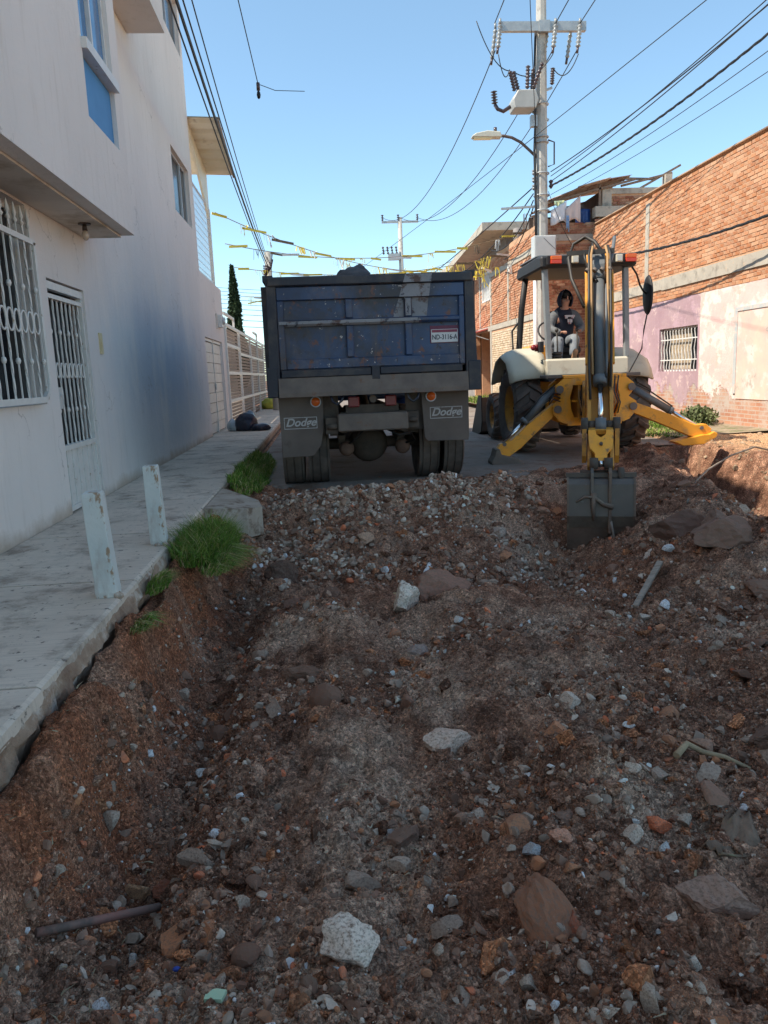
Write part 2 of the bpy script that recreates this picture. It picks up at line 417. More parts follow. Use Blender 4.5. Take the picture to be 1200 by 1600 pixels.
# ------------------------------------------------------------------ pavement: bedding with separate slabs
t = NT('broom_concrete'); f1 = t.noise(1.2, 8, .6); f2 = t.noise(4, 10, .7, (.7, 12, 1)); f3 = t.noise(16, 6, .7)
c = t.ramp(f1, [(.3, (.56, .47, .38)), (.7, (.72, .61, .50))])
c = t.mix(t.math('MULTIPLY', t.mask(f2, .48, .75), .6), c, (.34, .29, .25)); c = t.mix(t.mask(f3, .59, .66), c, (.12, .095, .08))
c = t.mix(t.mask(t.noise(2.2, 10, .75, off=(7, 3, 0)), .50, .66), c, (.26, .205, .16))
t.base(c); t.bump(t.noise(60, 4, .6, (.2, 3, 1)), .35, .004); M_CONC = t.fin(.85)
t = NT('curb_face'); f = t.noise(5, 10, .7)
t.base(t.ramp(f, [(.35, (.30, .19, .13)), (.52, (.44, .31, .22)), (.66, (.68, .60, .52))])); t.bump(t.noise(14, 10, .7), 1.0, .03)
M_CURB = t.fin(.95)
mb = MB()
ysw = np.arange(-2.0, 9.0, .03)
vv = []; ff = []
for i, y in enumerate(ysw):     # rough cast concrete side, bulging and broken along its foot
    n = float(fbm(np.array([y]), np.array([0.]), 3.5, 5, .7, sd=60)[0]); n2 = float(fbm(np.array([y]), np.array([4.]), 7, 4, .7, sd=61)[0])
    vv += [(-2.4, y, -.022), (SWX-.012, y, -.022), (SWX+.002+.012*n2, y, -.05), (SWX+.012+.03*n, y, -.10+.02*n2), (SWX-.0+.05*n2, y, -.15+.04*n), (SWX-.1, y, -.42)]
for i in range(len(ysw)-1):
    for j in range(5): a = i*6+j; ff.append((a, a+1, a+7, a+6))
mb.add(vv, ff, False)
mb.box(-2.4, SWX-.015, 9.0, 60, -.3, -.022)
SW = struct('sidewalk', mb, M_CURB)
jy = [-2.0, -.3, 1.45, 3.02, 4.69, 6.2, 7.95, 9.8, 11.7, 13.6, 15.5, 17.4, 19.3, 21.9, 24.5, 27, 30, 34, 38]
def slab_mesh(y0, y1, seed):
    n = 10; V = []; Fc = []; rs = random.Random(seed); ea, eb = rs.uniform(-.012, .004), rs.uniform(-.012, .004)
    for i in range(n+1):
        y = y0+.010+(y1-y0-.020)*i/n
        e = SWX+(ea+(eb-ea)*i/n if y < 10 else 0)
        for x, z in ((-2.425, 0), (-2.0, .001), (-1.5, -.001), (e-.02, 0), (e, -.012), (e+.004, -.06), (-2.425, -.021)):
            V.append((x, y, z))
    for i in range(n):
        for j in range(6): a = i*7+j; Fc.append((a, a+1, a+8, a+7))
    Fc.append(tuple(range(6, -1, -1))); Fc.append(tuple(n*7+j for j in range(7)))
    m = MB(); m.add(V, Fc); return m
for i in range(len(jy)-1): part('concrete_slab', slab_mesh(jy[i], jy[i+1], i), M_CONC, SW)
# broken ramp from the pavement to the road
mb = MB()
rp = [(-1.19, 7.35), (-1.02, 7.4), (-.80, 7.5), (-.66, 7.68), (-.72, 8.0), (-.92, 8.3), (-1.19, 8.75)]
tz = [-.012, -.03, -.06, -.08, -.06, -.035, -.012]
k = len(rp); mb.add([(x, y, z) for (x, y), z in zip(rp, tz)]+[(x, y, -.36) for (x, y) in rp], [tuple(range(k))]+[(i, k+i, k+(i+1) % k, (i+1) % k) for i in range(k)])
struct('ramp', mb, mk('ramp_concrete', (.34, .28, .22), (.48, .41, .34), 4, .9, wear=[((.20, .14, .10), 5, .52, .62)], bump=.5, bdist=.01))
# ------------------------------------------------------------------ rubble: pebbles and clods as stuff, stones one by one
phi = (1+5**.5)/2
ICO_V = np.array([(-1, phi, 0), (1, phi, 0), (-1, -phi, 0), (1, -phi, 0), (0, -1, phi), (0, 1, phi), (0, -1, -phi), (0, 1, -phi), (phi, 0, -1), (phi, 0, 1), (-phi, 0, -1), (-phi, 0, 1)])/math.sqrt(1+phi*phi)
ICO_F = np.array([(0, 11, 5), (0, 5, 1), (0, 1, 7), (0, 7, 10), (0, 10, 11), (1, 5, 9), (5, 11, 4), (11, 10, 2), (10, 7, 6), (7, 1, 8), (3, 9, 4), (3, 4, 2), (3, 2, 6), (3, 6, 8), (3, 8, 9), (4, 9, 5), (2, 4, 11), (6, 2, 10), (8, 6, 7), (9, 8, 1)])
def subdiv(V, F):
    V = [tuple(v) for v in V]; c = {}; out = []
    def mid(a, b):
        k = (min(a, b), max(a, b))
        if k not in c:
            p = np.array(V[a])+np.array(V[b]); p /= np.linalg.norm(p); V.append(tuple(p)); c[k] = len(V)-1
        return c[k]
    for a, b, d in F:
        x, y, z = mid(a, b), mid(b, d), mid(d, a); out += [(a, x, z), (b, y, x), (d, z, y), (x, y, z)]
    return np.array(V), np.array(out)
V1, F1 = subdiv(ICO_V, ICO_F); V2, F2 = subdiv(V1, F1)
def rockshape(V, seed, angular=.5, rough=.12):
    """convex chipped stone: sphere cut by random planes, then slightly roughened"""
    rs = np.random.default_rng(seed); P = V.copy()
    d = rs.normal(size=(11, 3)); d /= np.linalg.norm(d, axis=1)[:, None]
    for k in d:
        h = rs.uniform(1-angular, .95); s = P@k; over = np.maximum(s-h, 0); P = P-over[:, None]*k
    P = P*(1+rs.normal(size=(len(P), 1))*rough*.5)
    P = P*rs.uniform([.75, .6, .45], [1.15, .95, .8]); return P
def rots(n, rs, tilt=.6):
    a = rs.uniform(0, 2*np.pi, n); b = rs.normal(0, tilt, n); c_ = rs.normal(0, tilt, n)
    ca, sa, cb, sb, cc, sc = np.cos(a), np.sin(a), np.cos(b), np.sin(b), np.cos(c_), np.sin(c_)
    Z = np.zeros(n); O = np.ones(n)
    Rz = np.stack([ca, -sa, Z, sa, ca, Z, Z, Z, O], 1).reshape(n, 3, 3)
    Rx = np.stack([O, Z, Z, Z, cb, -sb, Z, sb, cb], 1).reshape(n, 3, 3)
    Ry = np.stack([cc, Z, sc, Z, O, Z, -sc, Z, cc], 1).reshape(n, 3, 3)
    return Rz@Rx@Ry
def bake(shapes, F, pos, size, cols, rs, tilt=.8):
    n = len(pos); Rm = rots(n, rs, tilt); k = rs.integers(0, len(shapes), n); S_ = np.stack(shapes)
    V = np.einsum('nij,nvj->nvi', Rm, S_[k]*size[:, None, None])+pos[:, None, :]
    m = V.shape[1]; Fs = (F[None]+(np.arange(n)*m)[:, None, None]).reshape(-1, 3)
    return V.reshape(-1, 3), Fs, np.repeat(cols, m, 0)
PAL = dict(brown=[(.125, .066, .044), (.18, .10, .068), (.24, .145, .10)], grey=[(.28, .215, .165), (.38, .31, .25), (.23, .17, .13)],
           pale=[(.58, .50, .42), (.66, .56, .44)], brick=[(.48, .14, .065), (.38, .115, .055)], rust=[(.30, .13, .065), (.24, .11, .06)], blue=[(.32, .34, .34)])
def pick(n, rs, wts):
    ks = list(wts); p = np.array([wts[k] for k in ks], float); p /= p.sum(); out = np.zeros((n, 3))
    ki = rs.choice(len(ks), n, p=p)
    for i, k in enumerate(ks):
        s = np.array(PAL[k]); m = ki == i; out[m] = s[rs.integers(0, len(s), m.sum())]
    return np.minimum(out*rs.uniform(1.1, 2.0, (n, 1)), .75)
def rubmat(name, sc, spec=.3):
    t = NT(name); a = t.attr('Col').outputs['Color']; f = t.noise(sc, 8, .7)
    c = t.mix(t.mask(f, .46, .66), a, (.19, .125, .09)); c = t.mix(t.mask(t.noise(sc*3, 5, .7, off=(5, 5, 5)), .60, .75), c, (.40, .33, .27))
    t.base(c); t.bump(t.noise(sc*4, 5, .7), .5, .004); return t.fin(.9, 0, spec)
M_RUB = rubmat('rubble_stone', 9)
t = NT('earth_clod'); a = t.attr('Col').outputs['Color']; _v = t.n('ShaderNodeTexVoronoi'); _v.inputs['Scale'].default_value = 110; t.l(t.tc.outputs['Object'], _v.inputs['Vector'])
_s = t.n('ShaderNodeSeparateColor'); t.l(_v.outputs['Color'], _s.inputs[0]); c = t.mix(1.0, a, t.ramp(_s.outputs[0], [(0, (.5, .48, .47)), (.6, (.95, .95, .95)), (1, (1.7, 1.65, 1.6))]), 'MULTIPLY')
t.base(c); t.bump(t.math('SUBTRACT', t.noise(40, 5, .7), _v.outputs['Distance']), .9, .01); M_CLOD = t.fin(.97, 0, .1)
def sample(n, rs):
    """points on the dug soil, denser towards the camera"""
    y = 1.1+(9.4-1.1)*rs.uniform(0, 1, n)**1.9
    x = rs.uniform(-1.02, 1, n); xr = np.minimum(.55+y*.62, 5.8)
    x = -1.02+(xr+1.02)*rs.uniform(0, 1, n)
    return x, y
def density(x, y):
    d = .25+1.6*fbm(x, y, 1.5, 4, .6, sd=70)+.25*sst(.6, 2.0, x)*(1-sst(4.5, 6, y))
    d = d+.75*np.exp(-(((x-1.2)/1.4)**2+((y-7.9)/1.0)**2))+.3*np.exp(-(((x-2.3)/1.3)**2+((y-2.6)/1.2)**2))+.4*np.exp(-(((x+.55)/.4)**2+((y-1.9)/.7)**2))
    d = d+.4*np.exp(-(((x-3.2)/1.)**2+((y-6.2)/1.3)**2))
    return d
def scatter(name, n, smin, smax, shapes, Fc, wts, sink, seed, kind, label, cat, mat=None):
    rs = np.random.default_rng(seed); x, y = sample(n*3, rs); keep = rs.uniform(0, .9, n*3) < density(x, y); x, y = x[keep][:n], y[keep][:n]
    n = len(x); s = smin*(smax/smin)**(rs.uniform(0, 1, n)**2.1); s = s*np.interp(y, [1, 4, 9], [.8, 1.05, 1.5])
    z = gz(x, y)+s*sink; cols = pick(n, rs, wts)
    V, F_, C_ = bake(shapes, Fc, np.stack([x, y, z], 1), s, cols, rs)
    o = bpy.data.objects.new(name, npmesh(name, V, F_, mat or M_RUB, False, C_)); COL.objects.link(o); o['kind'] = kind; o['label'] = label; o['category'] = cat
sh0 = [rockshape(ICO_V, i, .5, .2) for i in range(12)]; sh1 = [rockshape(V1, 50+i, .78, .06) for i in range(16)]
scatter('gravel', 52000, .0030, .013, sh0, ICO_F, dict(brown=7, grey=2.4, pale=.30, brick=.3, rust=1.), .05, 11, 'stuff', 'fine mixed gravel and grit scattered over the dug soil', 'gravel')
scatter('pebbles', 8500, .013, .044, sh1, F1, dict(brown=5, grey=5, pale=.7, brick=.6, rust=1.3, blue=.05), .0, 12, 'stuff', 'small brown and grey pebbles lying all over the dug soil', 'pebbles')
scatter('soil_clods', 10500, .012, .075, [rockshape(V1, 90+i, .6, .30) for i in range(16)], F1, dict(brown=9, rust=1.2), -.30, 13, 'stuff', 'crumbly dark brown lumps of earth covering the excavation', 'soil', M_CLOD)

_sample = sample
def sample(n, rs): return rs.uniform(-.75, 2.5, n), 6.3+rs.uniform(0, 1, n)**.8*3.0
_dens = density
def density(x, y): return .45+1.1*fbm(x, y, 1.4, 3, .6, sd=81)
scatter('heap_stones', 4200, .016, .048, sh1, F1, dict(grey=7, brown=5, pale=.7, brick=.2, rust=.6), .2, 15, 'stuff', 'grey and brown stones covering the spoil heap in front of the truck', 'rubble')
sample, density = _sample, _dens

# about 290 stones large enough to pick up one by one
def colmesh(name, V, F_, c, mat):
    return npmesh(name, V, F_, mat, False, np.tile(np.array(c), (len(V), 1)))
kinds = [('grey', 'brownish grey fist sized stone lying loose on the rubble', 'loose grey stones', 'stone'), ('brown', 'dark earth covered stone half sunk in the brown soil', 'dark stones in the soil', 'stone'),
         ('pale', 'small whitish stone standing out on the dark rubble', 'whitish stones', 'stone'), ('brick', 'small orange red piece of broken brick in the rubble', 'broken brick pieces', 'brick piece'),
         ('rust', 'rust brown stone mixed in with the dug soil', 'rust brown stones', 'stone')]
SM = {k: [colmesh('stone' if k != 'brick' else 'brick_fragment', rockshape(V2 if k != 'brick' else V1, 300+i+hash(len(k))*7, .72 if k != 'brick' else .85, .03), F2 if k != 'brick' else F1, tuple(min(1.7*q, .75) for q in PAL[k][i % len(PAL[k])]), M_RUB) for i in range(7)] for k, *_ in kinds}
rs = np.random.default_rng(21)
xs, ys2 = sample(6000, rs); keep = rs.uniform(0, 1, 6000) < density(xs, ys2)-.1; xs, ys2 = xs[keep], ys2[keep]
placed = []; n = 0; stones = []
for x, y in zip(xs, ys2):
    if n >= 290: break
    s = .030+.060*rs.uniform()**1.7
    s *= np.interp(y, [1, 4, 9], [.8, 1.05, 1.1])
    if any((x-a)**2+(y-b)**2 < (s+c_)**2*1.1 for a, b, c_ in placed) or abs(x-2.8) < .5 and 6.9 < y < 8: continue
    placed.append((x, y, s)); k = rs.choice(5, p=[.40, .22, .14, .12, .12]); kk, lab, gr, cat = kinds[k]
    if kk in ('pale', 'brick'): s *= .75
    me = SM[kk][rs.integers(0, 7)]
    o = bpy.data.objects.new('stone' if kk != 'brick' else 'brick_fragment', me); COL.objects.link(o)
    stones.append([o, kk, x, y, s]); o.location = (x, y, gzf(x, y)+s*.14); o.scale = (s*1.15,)*3; o.rotation_euler = (rs.normal(0, .4), rs.normal(0, .4), rs.uniform(0, 6.28))
    tagk(o, lab, cat, gr); n += 1
# the stones one can single out
def rock(px, name, loc, size, c, label, cat='stone', rz=0., tilt=(0, 0), seed=1, ang=.5, rough=.035, sink=.2, mat=None):
    V = rockshape(V3, seed, ang, .0); V = V/np.abs(V).max(0)
    nz = fbm(V[:, 0]*1.7+seed, V[:, 1]*1.7+V[:, 2]*1.3, 1.2, 4, .6, seed)+.6*fbm(V[:, 2]*3+seed, V[:, 0]*2.5-V[:, 1], 1.6, 3, .6, seed+9)
    V = V*(1+.17*nz)[:, None]; c = tuple(min(q*k, .75) for q, k in zip(c, (1.8, 1.55, 1.42)))
    me = colmesh(name, V, F3, c, mat or M_RUB); o = bpy.data.objects.new(name, me); COL.objects.link(o)
    x, y = loc; o.location = (x, y, gzf(x, y)+size[2]*sink); o.scale = size; o.rotation_euler = (tilt[0], tilt[1], rz)
    return tagk(o, label, cat)
V3, F3 = subdiv(V2, F2)
K_ = (.46, .135, .065)
rock(0, 'boulder', (.49, 3.2), (.125, .085, .08), (.36, .315, .27), 'pale rounded stone alone in the middle of the dig', 'boulder', .3, (0, .2), 3)
rock(0, 'boulder', (-.02, 1.93), (.10, .085, .055), (.44, .40, .36), 'large pale block with broken corners at the bottom of the photo', 'boulder', -.2, (.2, 0), 5, .6)
rock(0, 'boulder', (.53, 5.42), (.145, .12, .16), (.44, .42, .38), 'upright grey white rock below the tan slab of wood', 'boulder', .5, (.1, -.2), 7, .6, sink=.3)
rock(0, 'boulder', (.86, 5.7), (.22, .17, .15), (.17, .105, .08), 'brown rock leaning against the grey white one at the foot of the heap', 'boulder', .2, (0, .1), 9)
rock(0, 'wood_chunk', (.60, 5.98), (.22, .13, .05), (.50, .36, .22), 'tan splintered slab lying on top of the middle rocks', 'wood chunk', .15, (-.4, 0), 11, .6)
rock(0, 'boulder', (-.42, 6.62), (.17, .14, .16), (.060, .040, .032), 'big dark round boulder at the foot of the bank', 'boulder', .1, (0, 0), 13, .35)
rock(0, 'boulder', (3.02, 5.5), (.27, .22, .17), (.12, .08, .062), 'largest earth covered boulder on the right hand heap', 'boulder', .4, (0, .1), 15, .4)
rock(0, 'boulder', (3.15, 6.4), (.26, .18, .17), (.10, .065, .052), 'reddish brown boulder right of the digging bucket', 'boulder', -.3, (0, 0), 17, .45)
rock(0, 'boulder', (3.45, 5.35), (.20, .16, .15), (.085, .058, .045), 'dark boulder on the right edge of the heap beside the largest one', 'boulder', .9, (0, .1), 51, .4)
rock(0, 'boulder', (2.95, 4.75), (.15, .12, .09), (.12, .075, .055), 'brown lumpy boulder in front of the largest one on the heap', 'boulder', .2, (.1, 0), 53, .4)
rock(0, 'boulder', (3.3, 6.05), (.16, .14, .12), (.14, .10, .08), 'greyish boulder behind the largest one on the heap', 'boulder', .5, (.1, 0), 55, .5)
rock(0, 'boulder', (1.95, 3.0), (.13, .10, .08), (.085, .055, .042), 'dark clod like boulder right of the curved plaster flake', 'boulder', .5, (.1, 0), 57, .4)
rock(0, 'boulder', (-.28, 5.6), (.11, .08, .08), (.11, .065, .048), 'reddish brown boulder left of the upright grey white rock', 'boulder', .2, (0, 0), 59, .4)
rock(0, 'boulder', (.0, 5.75), (.085, .07, .07), (.10, .062, .046), 'smaller round brown boulder near the foot of the heap', 'boulder', .7, (0, 0), 61, .35)
rock(0, 'boulder', (-.18, 4.25), (.14, .07, .07), (.10, .06, .042), 'long dark wedge of hardened earth in the left part of the dig', 'boulder', .25, (.1, 0), 63, .6)
rock(0, 'boulder', (1.75, 7.6), (.10, .08, .07), (.30, .27, .24), 'grey block high on the spoil heap left of the bucket', 'boulder', .25, (.1, 0), 65, .6)
rock(0, 'boulder', (.35, 7.2), (.11, .08, .07), (.26, .19, .14), 'tan block halfway up the spoil heap', 'boulder', .3, (.1, 0), 67, .6)
rock(0, 'boulder', (.60, 1.98), (.085, .16, .05), (.17, .085, .05), 'long rust brown slab of rubble lying nearly flat at the bottom', 'boulder', .1, (.25, 0), 19, .55)
rock(0, 'boulder', (1.16, 2.02), (.13, .10, .06), (.22, .165, .135), 'broad grey and rust block in the lower right', 'boulder', -.3, (0, .15), 21, .6)
rock(0, 'boulder', (1.58, 2.12), (.13, .085, .06), (.27, .20, .16), 'buff block with a rusty end near the right edge', 'boulder', -.2, (.1, .2), 23, .6)
rock(0, 'stone', (1.66, 2.42), (.065, .05, .035), (.46, .44, .41), 'flat whitish stone beside the muddy rag', 'stone', .6, (0, 0), 25, .6)
rock(0, 'brick_fragment', (1.17, 2.50), (.055, .042, .036), K_, 'bright orange red brick lump left of the muddy rag', 'brick piece', .2, (0, 0), 27, .55)
rock(0, 'brick_fragment', (.74, 2.32), (.045, .038, .034), (.36, .20, .14), 'salmon coloured brick chunk beside a blue grey stone', 'brick piece', .5, (0, 0), 29, .6)
rock(0, 'stone', (.63, 2.30), (.038, .035, .028), (.24, .28, .31), 'blue grey stone left of the salmon brick chunk', 'stone', .3, (0, 0), 31, .6)
rock(0, 'stone', (.83, 2.52), (.055, .045, .04), (.17, .12, .095), 'smooth brown cobble above the salmon brick chunk', 'stone', .2, (0, 0), 33, .3)
rock(0, 'brick_fragment', (.66, 1.95), (.05, .06, .04), (.20, .07, .04), 'dark red half brick next to the pink paper scrap', 'brick piece', .1, (0, 0), 35, .6)
rock(0, 'stone', (-.70, 1.83), (.033, .035, .022), (.55, .53, .50), 'white pebble alone on the dark soil at bottom left', 'stone', .4, (0, 0), 37, .5)
rock(0, 'stone', (-.80, 2.66), (.05, .035, .05), (.34, .24, .15), 'upright tan stone wedged into the left bank', 'stone', .3, (.3, 0), 39, .6)
rock(0, 'brick_fragment', (-.70, 2.68), (.05, .04, .035), (.17, .07, .045), 'reddish brown lump beside the tan stone in the bank', 'brick piece', .3, (0, 0), 41, .5)
rock(0, 'stone', (2.75, 6.05), (.10, .07, .06), (.40, .38, .34), 'whitish stone on the heap just above the broken stick', 'stone', .3, (0, 0), 43, .5)
rock(0, 'stone', (.52, 4.55), (.085, .06, .05), (.20, .18, .17), 'grey rounded cobble behind the pale middle stone', 'stone', .1, (0, 0), 45, .35)
rock(0, 'stone', (1.24, 3.02), (.045, .065, .025), (.56, .54, .52), 'curved white flake of plaster on dark soil', 'plaster piece', .6, (.2, .4), 47, .6)
rock(0, 'stone', (.22, 2.6), (.07, .05, .05), (.12, .08, .06), 'dark brown wedge shaped stone in the pale track', 'stone', .9, (.2, 0), 49, .6)
# planks, pipe, rag, scraps
M_STICK = mk('weathered_wood', (.20, .15, .11), (.38, .31, .25), 9, .9, stretch=(1, 6, 1))
def on(x, y, h=0): return (x, y, gzf(x, y)+h)
m = MB(); m.bar(on(2.1, 4.9, .03), on(2.55, 5.5, .07), .035, .022, w2=.045); m.bar(on(2.2, 5.03, .055), on(2.28, 5.14, .065), .012, .012)
solo('broken_stick', m, M_STICK, 'pale broken lath lying on the heap below the bucket', 'stick')
m = MB(); m.cyl(on(-.98, 2.18, .02), on(-.66, 2.42, .05), .014, .014, 12)
solo('water_pipe', m, mk('dusty_red_pipe', (.30, .12, .09), (.22, .16, .13), 7, .7, wear=[((.14, .10, .08), 9, .5, .6)]), 'short dusty pinkish pipe end sticking out of the left bank', 'pipe')
M_RAG = mk('muddy_cloth', (.18, .12, .08), (.30, .21, .145), 12, .95, wear=[((.28, .23, .13), 8, .58, .7)], bump=.8, bdist=.01)
def ragmesh(pts, wd, seed, lift=.02):
    m = MB(); k = 7; V = []
    for i, (x, y) in enumerate(pts):
        a = pts[max(i-1, 0)]; b = pts[min(i+1, len(pts)-1)]; d = Vector((b[0]-a[0], b[1]-a[1])).normalized(); nn = Vector((-d.y, d.x))
        for j in range(k):
            q = (j/(k-1)-.5); ww = wd*(.35+.65*math.sin(math.pi*(i+.6)/(len(pts)+.2)))
            xx, yy = x+nn.x*q*ww, y+nn.y*q*ww
            V.append((xx, yy, gzf(x, y)+lift+.014*math.cos(q*14+seed+i*.5)+.012*math.sin(i*1.7+seed)))
    m.add(V, [(i*k+j, i*k+j+1, (i+1)*k+j+1, (i+1)*k+j) for i in range(len(pts)-1) for j in range(k-1)], True); return m
o = solo('muddy_rag', ragmesh([(1.25, 2.24), (1.31, 2.28), (1.38, 2.32), (1.43, 2.38), (1.47, 2.46), (1.52, 2.52)], .13, 2), M_RAG, 'twisted mud soaked rag on the rubble in the lower right', 'rag')
so = o.modifiers.new('thick', 'SOLIDIFY'); so.thickness = .008
m = MB(); pts = [(1.42, 2.86), (1.50, 2.93), (1.58, 2.94), (1.66, 2.90), (1.74, 2.84)]
m.tube([on(x, y, .03+.02*math.sin(i)) for i, (x, y) in enumerate(pts)], .016, 7, taper=.5)
solo('root_piece', m, mk('mossy_root', (.30, .22, .13), (.44, .34, .21), 12, .95), 'short curved yellowish root above the muddy rag', 'root')
m = MB(); x, y = -.37, 1.80; z = gzf(x, y)+.012
m.prism([(x-.028, y-.012), (x+.02, y-.02), (x+.03, y+.012), (x+.002, y+.02), (x-.024, y+.016)], 2, z, z+.012)
solo('foam_scrap', m, mk('green_foam', (.42, .60, .40), (.50, .66, .46), 8, .8), 'small pale green square scrap near the bottom edge', 'scrap')
m = MB(); x, y = .58, 2.02; z = gzf(x, y)+.05
rs_ = random.Random(5)
for i in range(9):
    a = rs_.uniform(0, 6.28); q = (x+.012*math.cos(a)+rs_.uniform(-.01, .01), y+.03*math.sin(a), z+rs_.uniform(-.02, .02))
    m.bar((x, y, z), q, .016, .004)
solo('paper_scrap', m, mk('pink_paper', (.62, .36, .36), (.75, .62, .60), 30, .8), 'crumpled pink and white paper scrap beside the dark half brick', 'paper')
m = MB(); x, y = -.52, 2.02; z = gzf(x, y)+.016; m.ball((x, y, z), (.013, .009, .007), 8)
solo('plastic_bit', m, mk('blue_plastic', (.03, .08, .42), None, 5, .5), 'tiny bright blue bit of plastic at bottom left', 'plastic')
m = MB(); m.tube([(3.6, 7.2, gzf(3.6, 7.2)+.02), (4.05, 7.9, gzf(4.05, 7.9)+.05), (4.5, 8.5, -.05), (5.1, 9.1, .02), (5.8, 9.75, .04), (6.5, 10.3, gzf(6.5, 10.3)+.03), (7.2, 10.9, -.08)], .012, 6)
solo('ground_cable', m, mk('dusty_cable', (.16, .13, .10), (.28, .23, .18), 6, .8), 'loose cable hanging across the trench on the right', 'cable')

# dry earth lumps on the sunlit bank of the trench
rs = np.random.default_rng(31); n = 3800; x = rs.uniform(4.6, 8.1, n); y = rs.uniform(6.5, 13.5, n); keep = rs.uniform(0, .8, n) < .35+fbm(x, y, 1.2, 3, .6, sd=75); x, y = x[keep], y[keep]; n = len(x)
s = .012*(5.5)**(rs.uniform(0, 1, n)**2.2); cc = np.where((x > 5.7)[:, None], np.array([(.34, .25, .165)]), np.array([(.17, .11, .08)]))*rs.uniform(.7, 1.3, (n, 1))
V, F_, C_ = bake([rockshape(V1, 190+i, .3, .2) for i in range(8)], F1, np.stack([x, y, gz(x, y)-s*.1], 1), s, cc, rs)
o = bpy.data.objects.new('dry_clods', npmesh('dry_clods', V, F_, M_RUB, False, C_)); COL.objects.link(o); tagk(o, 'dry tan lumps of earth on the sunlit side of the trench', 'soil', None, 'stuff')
# single out the stones that lie right next to something recognisable
LM = [((.49, 3.2), 'the pale middle stone'), ((-.02, 1.93), 'the large pale block at the bottom'), ((.55, 5.45), 'the upright grey white rock'), ((-.42, 6.62), 'the dark round boulder'), ((3.02, 5.5), 'the largest boulder on the heap'),
      ((.60, 1.98), 'the long rust brown slab'), ((1.16, 2.02), 'the broad grey and rust block'), ((1.58, 2.12), 'the buff block'), ((1.17, 2.50), 'the orange red brick lump'), ((.74, 2.32), 'the salmon brick chunk'), ((-.70, 1.83), 'the white pebble at bottom left'),
      ((1.24, 3.02), 'the curved plaster flake'), ((2.3, 5.2), 'the broken lath'), ((-.83, 2.3), 'the dusty pipe end'), ((1.4, 2.38), 'the muddy rag'), ((1.58, 2.92), 'the curved root'), ((-.37, 1.80), 'the green foam scrap'), ((.52, 4.55), 'the grey rounded cobble'), ((2.8, 7.2), 'the digging bucket'), ((-1.29, 4.36), 'the nearer bollard'), ((-1.0, 5.95), 'the big grass tuft')]
best = {}
for st in stones:
    o, kk, x, y, s = st; i = min(range(len(LM)), key=lambda j: (LM[j][0][0]-x)**2+(LM[j][0][1]-y)**2); (lx, ly), nm = LM[i]
    d = math.hypot(lx-x, ly-y)
    if d > .28+.10*y: continue
    w_ = ('left of' if x < lx else 'right of') if abs(x-lx) > abs(y-ly) else ('in front of' if y < ly else 'just behind')
    if (kk, i, w_) not in best or best[(kk, i, w_)][0] > d: best[(kk, i, w_)] = (d, o, nm)
WD = dict(grey='loose grey stone', brown='dark earth covered stone', pale='small whitish stone', brick='orange red brick piece', rust='rust brown stone')
for (kk, i, w_), (d, o, nm) in best.items(): o['label'] = 'closest %s %s %s' % (WD[kk], w_, nm)
# ------------------------------------------------------------------ left: three storey stucco house
XW = -2.43; XB = -1.91
t = NT('grey_stucco'); f1 = t.noise(.7, 8, .6, (1, 1, .5)); f2 = t.noise(3, 10, .7, (2.5, 2.5, .35)); f3 = t.noise(45, 6, .7); o_ = t.xyz()
c = t.ramp(f1, [(.3, (.75, .69, .64)), (.7, (.83, .765, .71))])
c = t.mix(t.math('MULTIPLY', t.mask(f2, .54, .75), .55), c, (.60, .54, .47))
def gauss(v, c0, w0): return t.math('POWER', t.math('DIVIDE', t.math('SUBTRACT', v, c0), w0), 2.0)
# soft edged blue patch mixed into the plaster colour
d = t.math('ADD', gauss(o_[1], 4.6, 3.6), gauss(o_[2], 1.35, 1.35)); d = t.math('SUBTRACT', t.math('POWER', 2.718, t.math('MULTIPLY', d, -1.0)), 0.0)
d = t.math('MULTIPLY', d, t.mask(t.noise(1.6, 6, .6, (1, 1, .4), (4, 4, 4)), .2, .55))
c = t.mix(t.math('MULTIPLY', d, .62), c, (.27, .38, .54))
# earthy splash line along the foot of the wall
foot = t.mask(t.math('SUBTRACT', .32, t.math('ADD', o_[2], t.math('MULTIPLY', t.noise(2.5, 8, .7, off=(1, 8, 2)), .35))), 0, .14)
c = t.mix(t.math('MULTIPLY', foot, .8), c, (.46, .36, .27))
c = t.mix(t.mask(t.noise(9, 8, .7, off=(2, 2, 9)), .70, .76), c, (.30, .25, .21))
vc = t.n('ShaderNodeTexVoronoi'); vc.feature = 'DISTANCE_TO_EDGE'; vc.inputs['Scale'].default_value = .55; mpv = t.n('ShaderNodeMapping'); t.l(t.tc.outputs['Object'], mpv.inputs[0])
wv = t.n('ShaderNodeVectorMath'); wv.operation = 'ADD'; nzv = t.n('ShaderNodeTexNoise'); nzv.inputs['Scale'].default_value = 2.5; nzv.inputs['Detail'].default_value = 6; t.l(t.tc.outputs['Object'], nzv.inputs['Vector']); t.l(mpv.outputs[0], wv.inputs[0]); t.l(nzv.outputs['Color'], wv.inputs[1]); t.l(wv.outputs[0], vc.inputs['Vector'])
crk = t.math('MULTIPLY', t.mask(t.math('SUBTRACT', .006, vc.outputs['Distance']), 0, .004), t.mask(t.noise(.8, 3, .5, off=(6, 6, 6)), .52, .6))
c = t.mix(t.math('MULTIPLY', crk, .55), c, (.35, .31, .28))
t.base(c); t.bump(t.math('ADD', t.math('ADD', f3, t.noise(9, 5, .6)), t.math('MULTIPLY', t.noise(2.2, 4, .6, off=(3, 7, 1)), 3.0)), .6, .008); M_ST = t.fin(.92, 0, .2)
M_ST2 = mk('shaded_stucco', (.60, .54, .47), (.72, .64, .56), 2, .92, bump=.3, wear=[((.42, .33, .24), 2.5, .5, .7)])
